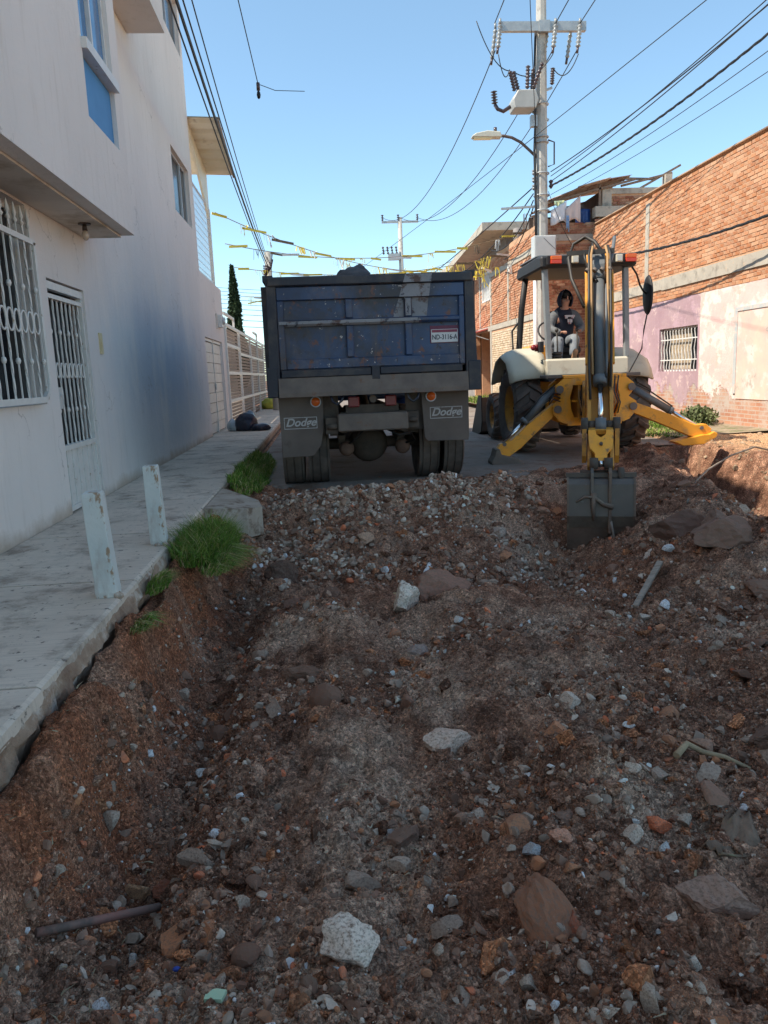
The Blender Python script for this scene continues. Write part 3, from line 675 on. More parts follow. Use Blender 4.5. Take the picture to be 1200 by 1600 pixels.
M_BLUE = mk('blue_wall_paint', (.05, .22, .46), (.07, .26, .52), 3, .6, bump=.15)
M_WHT = mk('white_painted_metal', (.66, .64, .60), (.76, .74, .70), 8, .5, wear=[((.40, .28, .18), 14, .62, .7)], bump=.1)
M_ALU = mk('aluminium_frame', (.55, .56, .57), (.62, .63, .64), 4, .4, .3, bump=0)
t = NT('window_glass'); t.base((.012, .014, .017)); M_GLS = t.fin(.12, 0, .2)
t = NT('blue_window_glass'); t.base((.03, .16, .36)); M_GLB = t.fin(.06, 0, .9)
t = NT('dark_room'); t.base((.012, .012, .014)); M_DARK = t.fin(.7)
house = thing('stucco_house', 'tall whitish grey stucco house with overhanging upper floors along the left pavement', 'house', (XW, 8, 0))
# ground wall plane, openings given along y from 4.9
Y0 = -6.0
hl = lambda a, b, c0, c1: (a-Y0, b-Y0, c0, c1)
m = MB()
m.holes((XW, Y0, -.3), (0, 1, 0), (0, 0, 1), (1, 0, 0), 16.95-Y0, 9.05, [(5.1-Y0, 7.02-Y0, 1.36, 3.04), (7.35-Y0, 8.46-Y0, .30, 2.49), (14.63-Y0, 16.45-Y0, 4.57, 5.68), (14.63-Y0, 16.70-Y0, 7.86, 8.85)], .22)
m.box(-12, XW-.22, Y0, Y0+.2, -.3, 8.75); m.box(-12, XW-.22, 16.73, 16.94, -.3, 8.75); m.box(-12, XW-.001, Y0, 16.94, 8.752, 8.85)
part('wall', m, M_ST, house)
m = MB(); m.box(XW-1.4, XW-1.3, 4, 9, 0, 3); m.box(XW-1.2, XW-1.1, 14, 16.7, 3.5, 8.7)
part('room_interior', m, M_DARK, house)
part('roof_shade_block', MB().box(-6, -1.95, 8.1, 9.6, 8.86, 10.1), M_ST, house)  # unseen block added on the roof to cast shade over the trench
# overhanging second floor block with blue bay, third floor block beyond
def block(y0, y1, z0, z1, holes):
    b = MB()
    b.holes((XB, y0, z0), (0, 1, 0), (0, 0, 1), (1, 0, 0), y1-y0, z1-z0, holes, .12)
    b.add([(XW+.004, y0, z0), (XB-.12, y0, z0), (XB-.12, y1, z0), (XW+.004, y1, z0)], [(0, 1, 2, 3)])
    b.add([(XW+.004, y1, z0), (XB-.12, y1, z0), (XB-.12, y1, z1), (XW+.004, y1, z1)], [(0, 1, 2, 3)])
    b.add([(XW+.004, y0, z1), (XB-.12, y0, z1), (XB-.12, y1, z1), (XW+.004, y1, z1)], [(0, 1, 2, 3)])
    return b
by1 = 8.74
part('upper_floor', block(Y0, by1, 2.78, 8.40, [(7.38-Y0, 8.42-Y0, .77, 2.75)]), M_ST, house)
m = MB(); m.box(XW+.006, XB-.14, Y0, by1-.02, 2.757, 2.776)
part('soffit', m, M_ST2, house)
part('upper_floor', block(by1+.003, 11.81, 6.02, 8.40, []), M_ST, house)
m = MB(); m.box(XB-.06, XB-.045, 7.382, 8.418, 3.555, 4.09); part('blue_panel', m, M_BLUE, house)
wn = part('window', (lambda b: (b.box(XB-.10, XB-.04, 7.382, 7.43, 4.19, 5.525), b.box(XB-.10, XB-.04, 8.37, 8.418, 4.19, 5.525), b.box(XB-.09, XB-.03, 7.86, 7.90, 4.24, 5.48), b.box(XB-.10, XB-.04, 7.432, 8.368, 4.19, 4.235), b.box(XB-.10, XB-.04, 7.432, 8.368, 5.48, 5.525), b)[-1])(MB()), M_WHT, house)
part('pane', MB().box(XB-.075, XB-.068, 7.432, 7.858, 4.237, 5.478), M_GLB, wn); part('pane', MB().box(XB-.070, XB-.062, 7.902, 8.366, 4.237, 5.478), M_GLB, wn)
part('sill', MB().box(XB-.11, XB+.05, 7.36, 8.45, 4.095, 4.185), M_WHT, wn)
def window(y0, y1, z0, z1, mull, glass=M_GLS, fr=M_ALU, x=XW-.10):
    b = MB(); w_ = .045
    b.box(x-.03, x+.03, y0+.002, y0+w_, z0, z1-.002); b.box(x-.03, x+.03, y1-w_, y1-.002, z0, z1-.002)
    b.box(x-.03, x+.03, y0+w_, y1-w_, z0, z0+w_); b.box(x-.03, x+.03, y0+w_, y1-w_, z1-w_, z1-.002)
    for q in mull: b.box(x-.028, x+.035, q-.02, q+.02, z0+w_, z1-w_)
    o = part('window', b, fr, house); e = [y0+w_]+list(mull)+[y1-w_]
    for i in range(len(e)-1): part('pane', MB().box(x-.006+.01*(i % 2), x+.002+.01*(i % 2), e[i]+.021*(i > 0), e[i+1]-.021*(i < len(e)-2), z0+w_, z1-w_), glass, o)
    return o
window(14.63, 16.45, 4.27, 5.38, [15.85]); window(14.63, 16.70, 7.56, 8.55, [15.7])
# low end of the house with its parapet, double gate opening and meter
m = MB(); m.holes((XW, 16.952, -.3), (0, 1, 0), (0, 0, 1), (1, 0, 0), 3.5, 3.8, [(.06, 2.95, .30, 2.46)], .2)
m.box(-9, XW-.2, 20.25, 20.45, -.3, 3.5); m.box(-9, XW-.21, 16.96, 20.24, 3.0, 3.1)
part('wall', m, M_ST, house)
gt = part('gate', MB().box(XW-.10, XW-.04, 17.02, 17.08, 0, 2.15).box(XW-.10, XW-.04, 18.42, 18.47, 0, 2.15).box(XW-.10, XW-.04, 19.83, 19.89, 0, 2.15).box(XW-.1, XW-.04, 17.08, 19.83, 2.09, 2.15), M_WHT, house)
M_CREAM = mk('cream_sheet_metal', (.62, .57, .50), (.72, .68, .61), 3, .55, wear=[((.45, .33, .24), 6, .6, .72)], bump=.1)
for ya, yb in ((17.085, 18.415), (18.475, 19.825)):
    for k in range(9):
        z0 = .03+k*.228; part('panel', MB().box(XW-.085, XW-.06+.008*(k % 2), ya, yb, z0, z0+.215), M_CREAM, gt)
part('handle', MB().box(XW-.04, XW-.015, 18.38, 18.43, 1.0, 1.14), M_ALU, gt)
mt = part('meter_box', MB().box(XW, XW+.10, 19.4, 19.75, 2.5, 2.8), M_WHT, house, bevel=.01); part('meter_glass', MB().cyl((XW+.1, 19.57, 2.66), (XW+.16, 19.57, 2.66), .09, n=14), M_ALU, mt)
part('vent', MB().box(XW, XW+.03, 19.0, 19.12, 2.45, 2.8), M_ST2, house)
part('light_switch', MB().box(XW, XW+.014, 8.84, 8.95, 1.55, 1.78).box(XW+.014, XW+.022, 8.87, 8.92, 1.62, 1.71), mk('yellowed_plastic', (.55, .45, .25), (.62, .53, .33), 9, .5), house)
# barred ground floor window: white grille with rounded corner, spear tops
gx = XW+.05
def spear(b, y, z): b.lathe((gx, y, z), (0, 0, 1), [(.008, 0), (.022, .02), (.008, .045), (.02, .075), (.003, .16)], 8, smooth=True)
b = MB()
yb0, yb1, zb0, zb1, rr = 5.3, 6.96, 1.10, 2.42, .17
pts = [(gx, yb0, zb0), (gx, yb1-rr, zb0)]+[(gx, yb1-rr+rr*math.sin(a), zb0+rr-rr*math.cos(a)) for a in [i*math.pi/12 for i in range(1, 7)]]+[(gx, yb1, zb1)]
for i in range(len(pts)-1): b.bar(pts[i], pts[i+1], .05, .035, up=(1, 0, 0))
b.bar((gx, yb0, zb1), (gx, yb1+.02, zb1), .035, .045); b.bar((gx, yb0, zb1), (gx, yb0, zb0), .035, .035)
for yy in (5.4, 6.9): b.bar((XW-.02, yy, 2.2), (gx, yy, 2.2), .02, .02)
gr = part('window_grille', b, M_WHT, house)
n = 12
for i in range(n):
    y = 5.36+i*(6.90-5.36)/(n-1); b = MB(); top = zb1+(.10 if i > 1 else 0)
    zlo = zb0+.02+(.03 if i == n-1 else 0)
    if i % 2 == 0: b.twist((gx, y, zlo), (gx, y, top), .0105, 14, 46)
    else:
        b.bar((gx, y, zlo), (gx, y, top), .011, .011)
        for zz in (1.42, 2.02): b.ball((gx, y, zz), (.022, .022, .03), 8)
    spear(b, y, top); part('bar', b, M_WHT, gr)
    if i < n-1: part('ring', MB().ring((gx+.004, y+.07, 1.74), (0, 1, 0), (0, 0, 1.5), .058, .009, 14, 5), M_WHT, gr)
wg = part('window', MB().box(XW-.16, XW-.12, 5.1, 5.14, 1.06, 2.74).box(XW-.16, XW-.12, 6.97, 7.01, 1.06, 2.74).box(XW-.16, XW-.12, 6.0, 6.05, 1.106, 2.694).box(XW-.16, XW-.12, 5.14, 6.97, 1.06, 1.105).box(XW-.16, XW-.12, 5.14, 6.97, 2.695, 2.74), M_ALU, house)
part('pane', MB().box(XW-.145, XW-.138, 5.14, 6.0, 1.07, 2.73), M_GLS, wg); part('pane', MB().box(XW-.145, XW-.138, 6.05, 6.97, 1.07, 2.73), M_GLS, wg)
# door: white frame, dark opening behind bars, rings, ribbed kick panel
xd = XW-.05
dr = part('door', MB().box(xd-.03, xd+.03, 7.36, 7.41, 0.01, 2.1).box(xd-.03, xd+.03, 8.40, 8.45, .01, 2.1).box(xd-.03, xd+.035, 7.36, 8.45, 2.101, 2.17).box(xd-.03, xd+.03, 7.41, 8.40, .6, .65).box(xd-.03, xd+.03, 7.41, 8.40, 2.02, 2.06).box(xd-.03, xd+.03, 7.41, 8.40, .015, .06), M_WHT, house)
for i in range(12): part('ribbed_panel', MB().box(xd-.012, xd+.004+.008*(i % 2), 7.412+i*.0823, 7.412+(i+1)*.0823-.003, .062, .598), M_WHT, dr)
nb = 8
for i in range(nb):
    y = 7.47+i*(8.35-7.47)/(nb-1); b = MB()
    if i % 2: b.twist((xd, y, .65), (xd, y, 2.02), .011, 12, 40)
    else:
        b.bar((xd, y, .65), (xd, y, 2.02), .014, .014)
        for zz in (.98, 1.72): b.ball((xd, y, zz), (.02, .02, .03), 8)
    part('bar', b, M_WHT, dr)
    if i < nb-1: part('ring', MB().ring((xd+.004, y+.063, 1.36), (0, 1, 0), (0, 0, 1.6), .042, .009, 14, 5), M_WHT, dr)
part('lock', MB().box(xd+.03, xd+.045, 7.37, 7.46, 1.0, 1.2).cyl((xd+.045, 7.42, 1.13), (xd+.055, 7.42, 1.13), .016, n=10), M_ALU, dr)
part('pane', MB().box(xd-.10, xd-.09, 7.37, 8.44, .6, 2.16), M_DARK, dr)
# bulb holder on the soffit
lb = thing('ceiling_lamp', 'bare bulb in a dark socket hanging under the overhang above the door', 'lamp', (-2.2, 7.93, 2.757))
part('socket', MB().cyl((-2.2, 7.93, 2.757), (-2.2, 7.93, 2.745), .06, n=14).cyl((-2.2, 7.93, 2.745), (-2.2, 7.93, 2.69), .02, .026, n=12), mk('dark_bakelite', (.05, .03, .02), None, 5, .5), lb)
t = NT('clear_bulb'); t.base((.5, .38, .28)); M_BULB = t.fin(.12, 0, .8)
part('bulb', MB().ball((-2.2, 7.93, 2.645), (.035, .035, .05), 12), M_BULB, lb)
# terrace canopy and mesh screen on the low end
cn = thing('terrace_canopy', 'cream corrugated metal canopy on posts above the low end of the stucco house', 'canopy', (XW, 18.2, 3.5))
M_CAN = mk('cream_corrugated_sheet', (.74, .66, .48), (.80, .74, .60), 3, .5, wear=[((.50, .42, .30), 4, .6, .75)], bump=.1)
def roofsheet(y0, y1, xa, za, xb, zb):
    b = MB(); k = 36; V = []
    for i in range(k+1):
        q = i/k; y = y0+(y1-y0)*q; h = (.045 if (i % 6) in (1, 2) else 0.)-.16*(y-17)
        V += [(xa, y, za+h), (xb, y, zb+h), (xa, y, za+h+.012), (xb, y, zb+h+.012)]
    F_ = []
    for i in range(k):
        a = i*4; F_ += [(a, a+4, a+5, a+1), (a+2, a+3, a+7, a+6), (a+1, a+5, a+7, a+3)]
    b.add(V, F_); return b
part('roof_sheet', roofsheet(16.96, 19.7, -5.5, 6.66, -1.80, 6.52), M_CAN, cn)
part('eaves_angle', MB().bar((-1.82, 16.97, 6.50), (-1.82, 19.7, 6.06), .05, .07), mk('rusty_angle_iron', (.22, .16, .12), (.35, .28, .22), 9, .7), cn)
part('side_panel', MB().prism([(17.0, 6.56), (19.6, 6.14), (19.6, 5.15), (19.45, 5.1)], 0, XW-.08, XW-.03), M_CAN, cn)
part('post', MB().box(XW-.09, XW-.02, 19.5, 19.62, 3.5, 5.3), M_WHT, cn)
part('post', MB().box(XW-.085, XW-.015, 16.97, 17.02, 3.5, 6.5), M_WHT, cn)
scn = part('mesh_screen', MB().bar((XW-.05, 17.03, 5.35), (XW-.05, 19.5, 5.35), .03, .03).bar((XW-.05, 17.03, 3.55), (XW-.05, 19.5, 3.55), .03, .03), M_ALU, cn)
b = MB()
for i in range(17): y = 17.1+i*.145; b.bar((XW-.05, y, 3.55), (XW-.05, y, 5.35), .008, .008)
for i in range(12): z = 3.65+i*.15; b.bar((XW-.045, 17.03, z), (XW-.045, 19.5, z), .008, .008)
part('wire_mesh', b, M_ALU, scn)
# long sheet metal fence beyond
fe = thing('metal_fence', 'long cream framed metal fence with brown louvred panels beyond the garbage bags', 'fence', (XW, 27, 0))
M_LOUV = mk('dusty_brown_louvre', (.28, .235, .205), (.38, .33, .29), 3, .7, wear=[((.46, .40, .34), 4, .6, .75)], bump=.1)
py = [20.5, 23.9, 27.6, 30.6, 33.6, 36.6]
for y in py: part('post', MB().box(XW-.02, XW+.05, y, y+.09, 0, 2.7), M_WHT, fe)
for i in range(5):
    ya, yb = py[i]+.092, py[i+1]-.002; rz = (.62, 1.36, 2.1 if i == 0 else 1.95, 2.62)
    for z in rz: part('rail', MB().box(XW-.01, XW+.045, ya, yb, z, z+.08), M_WHT, fe)
    zz = [.05]+[q for q in rz]
    for j in range(4):
        z0 = zz[j]+(.085 if j else 0); z1 = zz[j+1]-.005; b = MB(); kk = int((z1-z0)/.09)
        for q in range(kk):
            za = z0+q*(z1-z0)/kk; b.add([(XW-.03, ya, za), (XW-.03, yb, za), (XW-.002, yb, za+.07), (XW-.002, ya, za+.07), (XW-.045, ya, za+.07), (XW-.045, yb, za+.07)], [(0, 1, 2, 3), (3, 2, 5, 4)])
        part('louvre_panel', b, M_LOUV, fe)
part('top_frame', MB().bar((XW, 20.6, 2.95), (XW, 22.9, 2.95), .06, .06).bar((XW, 22.9, 2.95), (XW, 22.9, 2.72), .06, .06).bar((XW, 29.5, 2.95), (XW, 31, 2.95), .06, .06).bar((XW, 31, 2.95), (XW, 31, 2.72), .06, .06), M_WHT, fe)
# tiled roof house behind the fence
th = thing('tiled_roof_house', 'low house with a red brown tiled roof peeping over the metal fence', 'house', (-5.2, 33, 0))
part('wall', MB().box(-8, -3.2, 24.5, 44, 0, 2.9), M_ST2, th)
M_TILE = mk('roof_tiles', (.22, .10, .07), (.30, .15, .11), 5, .9)
b = MB()
for i in range(14):
    z0 = 2.95+i*.14; x0 = -2.95-i*.22; b.add([(x0, 24.3, z0), (x0, 44, z0), (x0-.26, 44, z0+.145), (x0-.26, 24.3, z0+.145), (x0, 24.3, z0-.03), (x0, 44, z0-.03)], [(0, 1, 2, 3), (0, 4, 5, 1)])
b.add([(-2.95, 24.32, 2.9), (-6.1, 24.32, 4.9), (-8.5, 24.32, 2.9)], [(0, 1, 2)])
part('roof', b, M_TILE, th)

# concrete bollards at the kerb
M_BOL = mk('chipped_white_paint', (.55, .60, .58), (.66, .68, .64), 5, .8, wear=[((.44, .40, .36), 5, .52, .66, (1, 1, .4)), ((.36, .25, .16), 11, .60, .64, (1, 1, .5)), ((.30, .27, .24), 26, .66, .70)], bump=.5)
def bollard(x, y, lx, ly, h, label):
    t_ = thing('bollard', label, 'bollard', (x, y, 0), .05, 'white concrete bollards on the kerb')
    a = .058; hs = [(-.0, 1.0), (.03, 1.06), (.10, .98), (.35, .97), (h-.02, .93), (h, .85)]
    b = MB(); V = []
    for k, (z, s_) in enumerate(hs):
        for i, j in ((-1, -1), (1, -1), (1, 1), (-1, 1)):
            V.append((a*s_*i+lx*z/h+random.uniform(-.002, .002), a*s_*j+ly*z/h, z+random.uniform(-.004, .004)*(k > 0)))
    F_ = [(k*4+i, k*4+(i+1) % 4, k*4+4+(i+1) % 4, k*4+4+i) for k in range(len(hs)-1) for i in range(4)]+[(len(hs)*4-4, len(hs)*4-3, len(hs)*4-2, len(hs)*4-1)]
    b.add(V, F_); part('post', b, M_BOL, t_, local=True, bevel=.004)
    r_ = MB()
    for i in range(6): r_.ball((random.uniform(-.02, .09), random.uniform(-.09, .02), .008), (random.uniform(.01, .025),)*3, 6)
    part('broken_mortar', r_, M_CURB, t_, local=True)
bollard(-1.29, 4.36, -.03, .0, .61, 'nearer and larger white square bollard on the pavement edge')
bollard(-1.285, 5.75, -.015, .0, .60, 'farther white square bollard beside the big grass tuft')

# garbage on the pavement by the fence
M_BAG = mk('black_plastic_bag', (.012, .014, .03), (.03, .035, .06), 4, .35, bump=.5, bscale=9, bdist=.03)
M_BAG2 = mk('pale_blue_bag', (.30, .38, .44), (.45, .52, .56), 4, .4, bump=.5, bscale=9, bdist=.03)
def lumpy(cx, cy, r, seed):
    V = V2.copy(); n_ = 1+.5*fbm(V[:, 0]*1.3+seed, V[:, 1]*1.3+V[:, 2], 1.3, 3, .5, seed); V = V*n_[:, None]*np.array(r)
    V[:, 2] = np.maximum(V[:, 2], -r[2]*.55); V += np.array([cx, cy, r[2]*.55+.005]); b = MB(); b.add(V.tolist(), F2.tolist(), True); return b
gb = solo('garbage_bag', lumpy(-1.82, 18.45, (.24, .26, .30), 4), M_BAG, 'dark blue black garbage bag heaped on the pavement by the gate', 'garbage bag')
solo('garbage_bag', lumpy(-2.12, 18.5, (.15, .16, .2), 6), M_BAG2, 'small pale bluish bag leaning on the dark garbage bag', 'garbage bag')
solo('garbage_bag', lumpy(-1.50, 18.3, (.24, .18, .10), 9), M_BAG, 'flat black bag spread beside the heaped garbage bag', 'garbage bag')
solo('yellow_bundle', lumpy(-2.1, 31.5, (.35, .5, .28), 3), mk('yellow_green_leaves', (.40, .42, .06), (.55, .52, .10), 9, .8), 'yellow green bundle far down the pavement beside the fence', 'bundle')
# ------------------------------------------------------------------ right: brick and painted houses
def brickmat(name, tint=(1, 1, 1)):
    t = NT(name); a = t.mix(1.0, t.attr('Col').outputs['Color'], tuple(min(1.0*q, 1) if q <= 1 else 1. for q in tint), 'MULTIPLY'); f = t.noise(7, 8, .7)
    c = t.mix(t.mask(f, .48, .75), a, tuple(x*y for x, y in zip((.50, .36, .25), tint))); c = t.mix(t.mask(t.noise(25, 5, .7, off=(3, 3, 3)), .6, .72), c, (.36, .20, .13))
    t.base(c); t.bump(t.noise(40, 5, .7), .5, .004); return t.fin(.93, 0, .2)
M_BRK = brickmat('clay_brick', (.99, .97, .95))
M_MORT = mk('grey_mortar', (.50, .29, .17), (.58, .36, .22), 6, .95, bump=.6, bdist=.006, wear=[((.34, .22, .15), 9, .58, .7)])
M_BEAM = mk('cast_concrete', (.40, .36, .30), (.50, .45, .37), 2.5, .92, bump=.4, wear=[((.27, .24, .20), 5, .52, .68), ((.55, .42, .30), 8, .62, .72)])
BC = [(.52, .235, .115), (.58, .285, .15), (.48, .20, .095), (.60, .31, .175), (.54, .26, .14), (.45, .19, .095), (.62, .35, .21), (.50, .245, .14)]
BOXF = [(0, 1, 3, 2), (4, 6, 7, 5), (0, 4, 5, 1), (2, 3, 7, 6), (0, 2, 6, 4), (1, 5, 7, 3)]
def brickverts(l, h, d, rs):
    v = np.array([(x, y, z) for x in (-d/2, d/2) for y in (-l/2, l/2) for z in (-h/2, h/2)])
    return v+rs.uniform(-1, 1, (8, 3))*np.array([.002, .006, .004])
def brickfield(parent, o, ud, nd, u0, u1, z0, z1, l=.235, h=.062, jt=.018, d=.035, skip=None, single=0, near=None, mat=None, cols=BC, seed=1, name='brick'):
    """bricks laid on plane through o, running along ud, outward normal nd; the first `single` nearest as own parts, the rest one stuff part"""
    rs = np.random.default_rng(seed); ud = np.array(ud, float); nd = np.array(nd, float); o = np.array(o, float); B = []
    course = 0; z = z0
    while z+h <= z1+.001:
        u = u0-(l+jt)/2*(course % 2)+rs.uniform(-.02, .02)
        while u < u1:
            a, b_ = max(u, u0), min(u+l*rs.uniform(.96, 1.03), u1)
            if b_-a > .05:
                cu, cz = (a+b_)/2, z+h/2
                if not (skip and skip(cu, cz)) and rs.uniform() > .004: B.append((cu, cz, b_-a, rs.integers(0, len(cols))))
            u += l+jt
        z += h+jt; course += 1
    if near is not None and single: B.sort(key=lambda q: near(q[0], q[1]))
    Rm = np.stack([nd, np.cross((0, 0, 1), nd), (0, 0, 1)], 1)       # local x -> normal, y -> along, z -> up
    M4 = Matrix([list(Rm[i])+[0] for i in range(3)]+[[0, 0, 0, 1]])
    Mi = WM[parent.name].inverted(); mat = mat or M_BRK
    var = {}
    rest = []
    for i, (cu, cz, ll, c) in enumerate(B):
        p = o+ud*cu+np.array([0, 0, cz])+nd*(rs.uniform(-.004, .006))
        if i < single:
            full = abs(ll-l) < .02; key = (c, full)
            if full:
                k = (int(c), int(rs.integers(0, 2)))
                if k not in var: var[k] = npmesh('brick', brickverts(l, h, d, rs), np.array(BOXF), mat, False, np.tile(cols[c], (8, 1)))
                me = var[k]
            else: me = npmesh('brick', brickverts(ll, h, d, rs), np.array(BOXF), mat, False, np.tile(cols[c], (8, 1)))
            ob = bpy.data.objects.new(name, me); COL.objects.link(ob); ob.parent = parent
            ob.matrix_local = Mi @ Matrix.Translation(p) @ M4 @ Matrix.Rotation(rs.normal(0, .008), 4, 'X')
        else:
            v = brickverts(ll, h, d, rs)@Rm.T+p; rest.append((v, cols[c]))
    if rest:
        n = len(rest); V = np.concatenate([r[0] for r in rest]); T_ = Mi.translation; Rr = np.array(Mi.to_3x3()); V = V@Rr.T+np.array(T_)
        Fq = (np.array(BOXF)[None]+(np.arange(n)*8)[:, None, None]).reshape(-1, 4)
        ob = bpy.data.objects.new('brick' if not single else 'brickwork', npmesh('brickwork', V, Fq, mat, False, np.repeat(np.array([r[1] for r in rest])*rs.uniform(.85, 1.12, (n, 1)), 8, 0)))
        ob.name = 'brickwork'; COL.objects.link(ob); ob.parent = parent; ob['kind'] = 'stuff'

XR = 8.24
ph = thing('painted_brick_house', 'single storey pink and purple house with a bare brick upper wall on the right', 'house', (XR, 16, 0))
# painted lower wall
def paintwall(name, c0, c1, patches):
    t = NT(name); o_ = t.xyz(); c = t.ramp(t.noise(1.2, 8, .65), [(.3, c0), (.7, c1)])
    c = t.mix(t.mask(t.noise(1.7, 10, .75, off=(1, 5, 2)), .50, .55), c, patches[0]); c = t.mix(t.mask(t.noise(2.6, 10, .75, off=(8, 2, 1)), .56, .60), c, patches[1])
    # paint fallen off low down, brick showing
    low = t.mask(t.math('SUBTRACT', t.math('ADD', .55, t.math('MULTIPLY', t.math('SUBTRACT', t.noise(1.1, 8, .7, off=(2, 2, 2)), .5), 2.6)), o_[2]), 0, .08)
    br = t.n('ShaderNodeTexBrick'); mp = t.n('ShaderNodeMapping'); mp.inputs['Rotation'].default_value = (0, 0, 0)
    cx = t.n('ShaderNodeCombineXYZ'); t.l(o_[1], cx.inputs[0]); t.l(o_[2], cx.inputs[1]); t.l(cx.outputs[0], br.inputs['Vector'])
    br.inputs['Color1'].default_value = (.42, .17, .09, 1); br.inputs['Color2'].default_value = (.52, .26, .15, 1); br.inputs['Mortar'].default_value = (.48, .38, .30, 1)
    br.inputs['Scale'].default_value = 1; br.inputs['Brick Width'].default_value = .25; br.inputs['Row Height'].default_value = .08; br.inputs['Mortar Size'].default_value = .01
    bc = t.mix(t.mask(t.noise(1.9, 8, .7, off=(9, 1, 4)), .45, .6), br.outputs[0], (.50, .42, .35))
    c = t.mix(t.math('MULTIPLY', low, .9), c, bc)
    t.base(c); t.bump(t.math('ADD', t.noise(12, 8, .7), t.math('MULTIPLY', low, -.6)), .7, .015); return t.fin(.92, 0, .2)
M_PINK = paintwall('peeling_pink_paint', (.74, .48, .44), (.79, .60, .54), [(.80, .70, .62), (.60, .50, .43)])
M_PURP = paintwall('peeling_purple_paint', (.38, .245, .275), (.47, .33, .345), [(.50, .34, .38), (.60, .44, .42)])
m = MB(); m.holes((XR, 22.8, -.15), (0, -1, 0), (0, 0, 1), (-1, 0, 0), 22.8-16.15, 2.8, [(22.8-18.15, 22.8-16.25, 1.15, 2.15)], .22)
part('purple_wall', m, M_PURP, ph)
m = MB(); m.holes((XR-.006, 16.149, -.15), (0, -1, 0), (0, 0, 1), (-1, 0, 0), 8.2, 2.8, [], .22)
part('pink_wall', m, M_PINK, ph)
m = MB()
m.box(XR-.004, XR+.25, 7.95, 22.8, 2.652, 5.13)
part('mortar_backing', m, M_MORT, ph)
m = MB(); m.box(XR+.25, 13.0, 7.95, 8.2, -.1, 5.0); m.box(XR+.25, 13.0, 22.55, 22.8, -.1, 5.0); m.box(XR+.26, 13, 8.2, 22.55, 4.6, 4.75)
part('side_wall', m, M_MORT, ph)
part('beam', MB().box(XR-.04, XR-.005, 7.95, 18.0, 2.90, 3.17).box(XR-.04, XR-.005, 18.002, 22.8, 2.92, 3.16), M_BEAM, ph)
part('column', MB().box(XR-.025, XR-.005, 18.82, 19.02, 3.175, 5.05), M_BEAM, ph)
part('column', MB().box(XR-.03, XR-.005, 22.72, 22.81, 3.165, 5.0), M_BEAM, ph)
part('coping', MB().box(XR-.03, XR+.24, 7.95, 22.8, 5.275, 5.30), mk('mortar_coping', (.42, .27, .17), (.50, .35, .24), 3, .95, bump=.6, bdist=.02), ph)
near = lambda u, z: (u-13.3) if u > 13.25 else 100-u
skip = lambda u, z: (2.895 < z < 3.19) or (18.76 < u < 19.08 and z > 3.17)
brickfield(ph, (XR+.006, 0, 0), (0, 1, 0), (-1, 0, 0), 7.96, 22.72, 2.66, 5.26, single=290, near=near, skip=skip, seed=3)
# barred window
M_CURT = mk('mottled_curtain', (.28, .20, .13), (.50, .42, .30), 9, .9, wear=[((.15, .11, .08), 14, .55, .65)])
wd = part('window', MB().box(XR+.12, XR+.15, 16.26, 16.30, 1.0, 2.0).box(XR+.12, XR+.15, 18.10, 18.14, 1.0, 2.0).box(XR+.12, XR+.15, 16.30, 18.10, 1.96, 2.0).box(XR+.12, XR+.15, 16.30, 18.10, 1.0, 1.04).box(XR+.12, XR+.15, 17.18, 17.22, 1.04, 1.96), M_WHT, ph)
for a, b_ in ((16.30, 17.18), (17.22, 18.10)): part('pane', MB().box(XR+.14, XR+.145, a, b_, 1.04, 1.96), M_GLS, wd)
part('curtain', MB().box(XR+.125, XR+.132, 16.75, 17.75, 1.05, 1.95), M_CURT, wd)
for i in range(13):
    y = 16.3+i*.15; b = MB(); pts = [(XR+.05, y+.025*math.sin(k*math.pi/2), 1.0+k*.1) for k in range(11)]
    b.tube(pts, .011, 5); part('bar', b, M_WHT, wd)
part('bar', MB().box(XR+.04, XR+.06, 16.26, 18.14, 1.25, 1.275).box(XR+.04, XR+.06, 16.26, 18.14, 1.72, 1.745), M_WHT, wd)
# blocked doorway outline near the frame edge
M_GREYP = mk('grey_painted_trim', (.42, .46, .46), (.55, .56, .54), 6, .8, wear=[((.72, .55, .48), 8, .52, .6)])
part('door_surround', MB().box(XR-.035, XR-.008, 14.60, 14.70, .55, 2.14).box(XR-.035, XR-.008, 12.6, 14.70, 2.142, 2.22), M_GREYP, ph)
part('bricked_up_door', MB().box(XR-.02, XR-.007, 12.7, 14.60, .45, 2.14), mk('faded_yellow_pink', (.77, .45, .41), (.78, .60, .47), 1.6, .9, wear=[((.80, .64, .58), 2, .5, .58), ((.48, .42, .36), 2.6, .57, .62)], bump=.4), ph)

# ---- two storey brick house further on
XH = 6.8; YH = 22.9
bh = thing('two_storey_brick_house', 'two storey orange brick house with laundry terrace behind the utility pole', 'house', (XH, 25, 0))
m = MB()
m.holes((XH+.012, 33.5, -.1), (0, -1, 0), (0, 0, 1), (-1, 0, 0), 33.5-YH, 5.5, [(33.5-31.7, 33.5-30.15, 4.0, 5.14), (33.5-33.3, 33.5-30.25, .1, 3.0)], .25)
m.box(XH+.014, 14, YH+.012, YH+.25, -.1, 4.98); m.box(XH+.3, 14, 33.2, 33.5, -.1, 5.2); m.box(XH+.26, 14, YH+.26, 33.2, 4.85, 4.95)
m.box(XH+.012, XH+.25, YH+.012, 29, 5.401, 5.5)
part('wall', m, M_MORT, bh)
part('beam', MB().box(XH-.02, XH+.011, YH-.0, 33.5, 2.72, 2.9).box(XH-.02, XH+.011, YH, 30.2, 4.72, 4.9).box(XH+.011, 8.3, YH-.02, YH+.011, 4.88, 5.06), M_BEAM, bh)
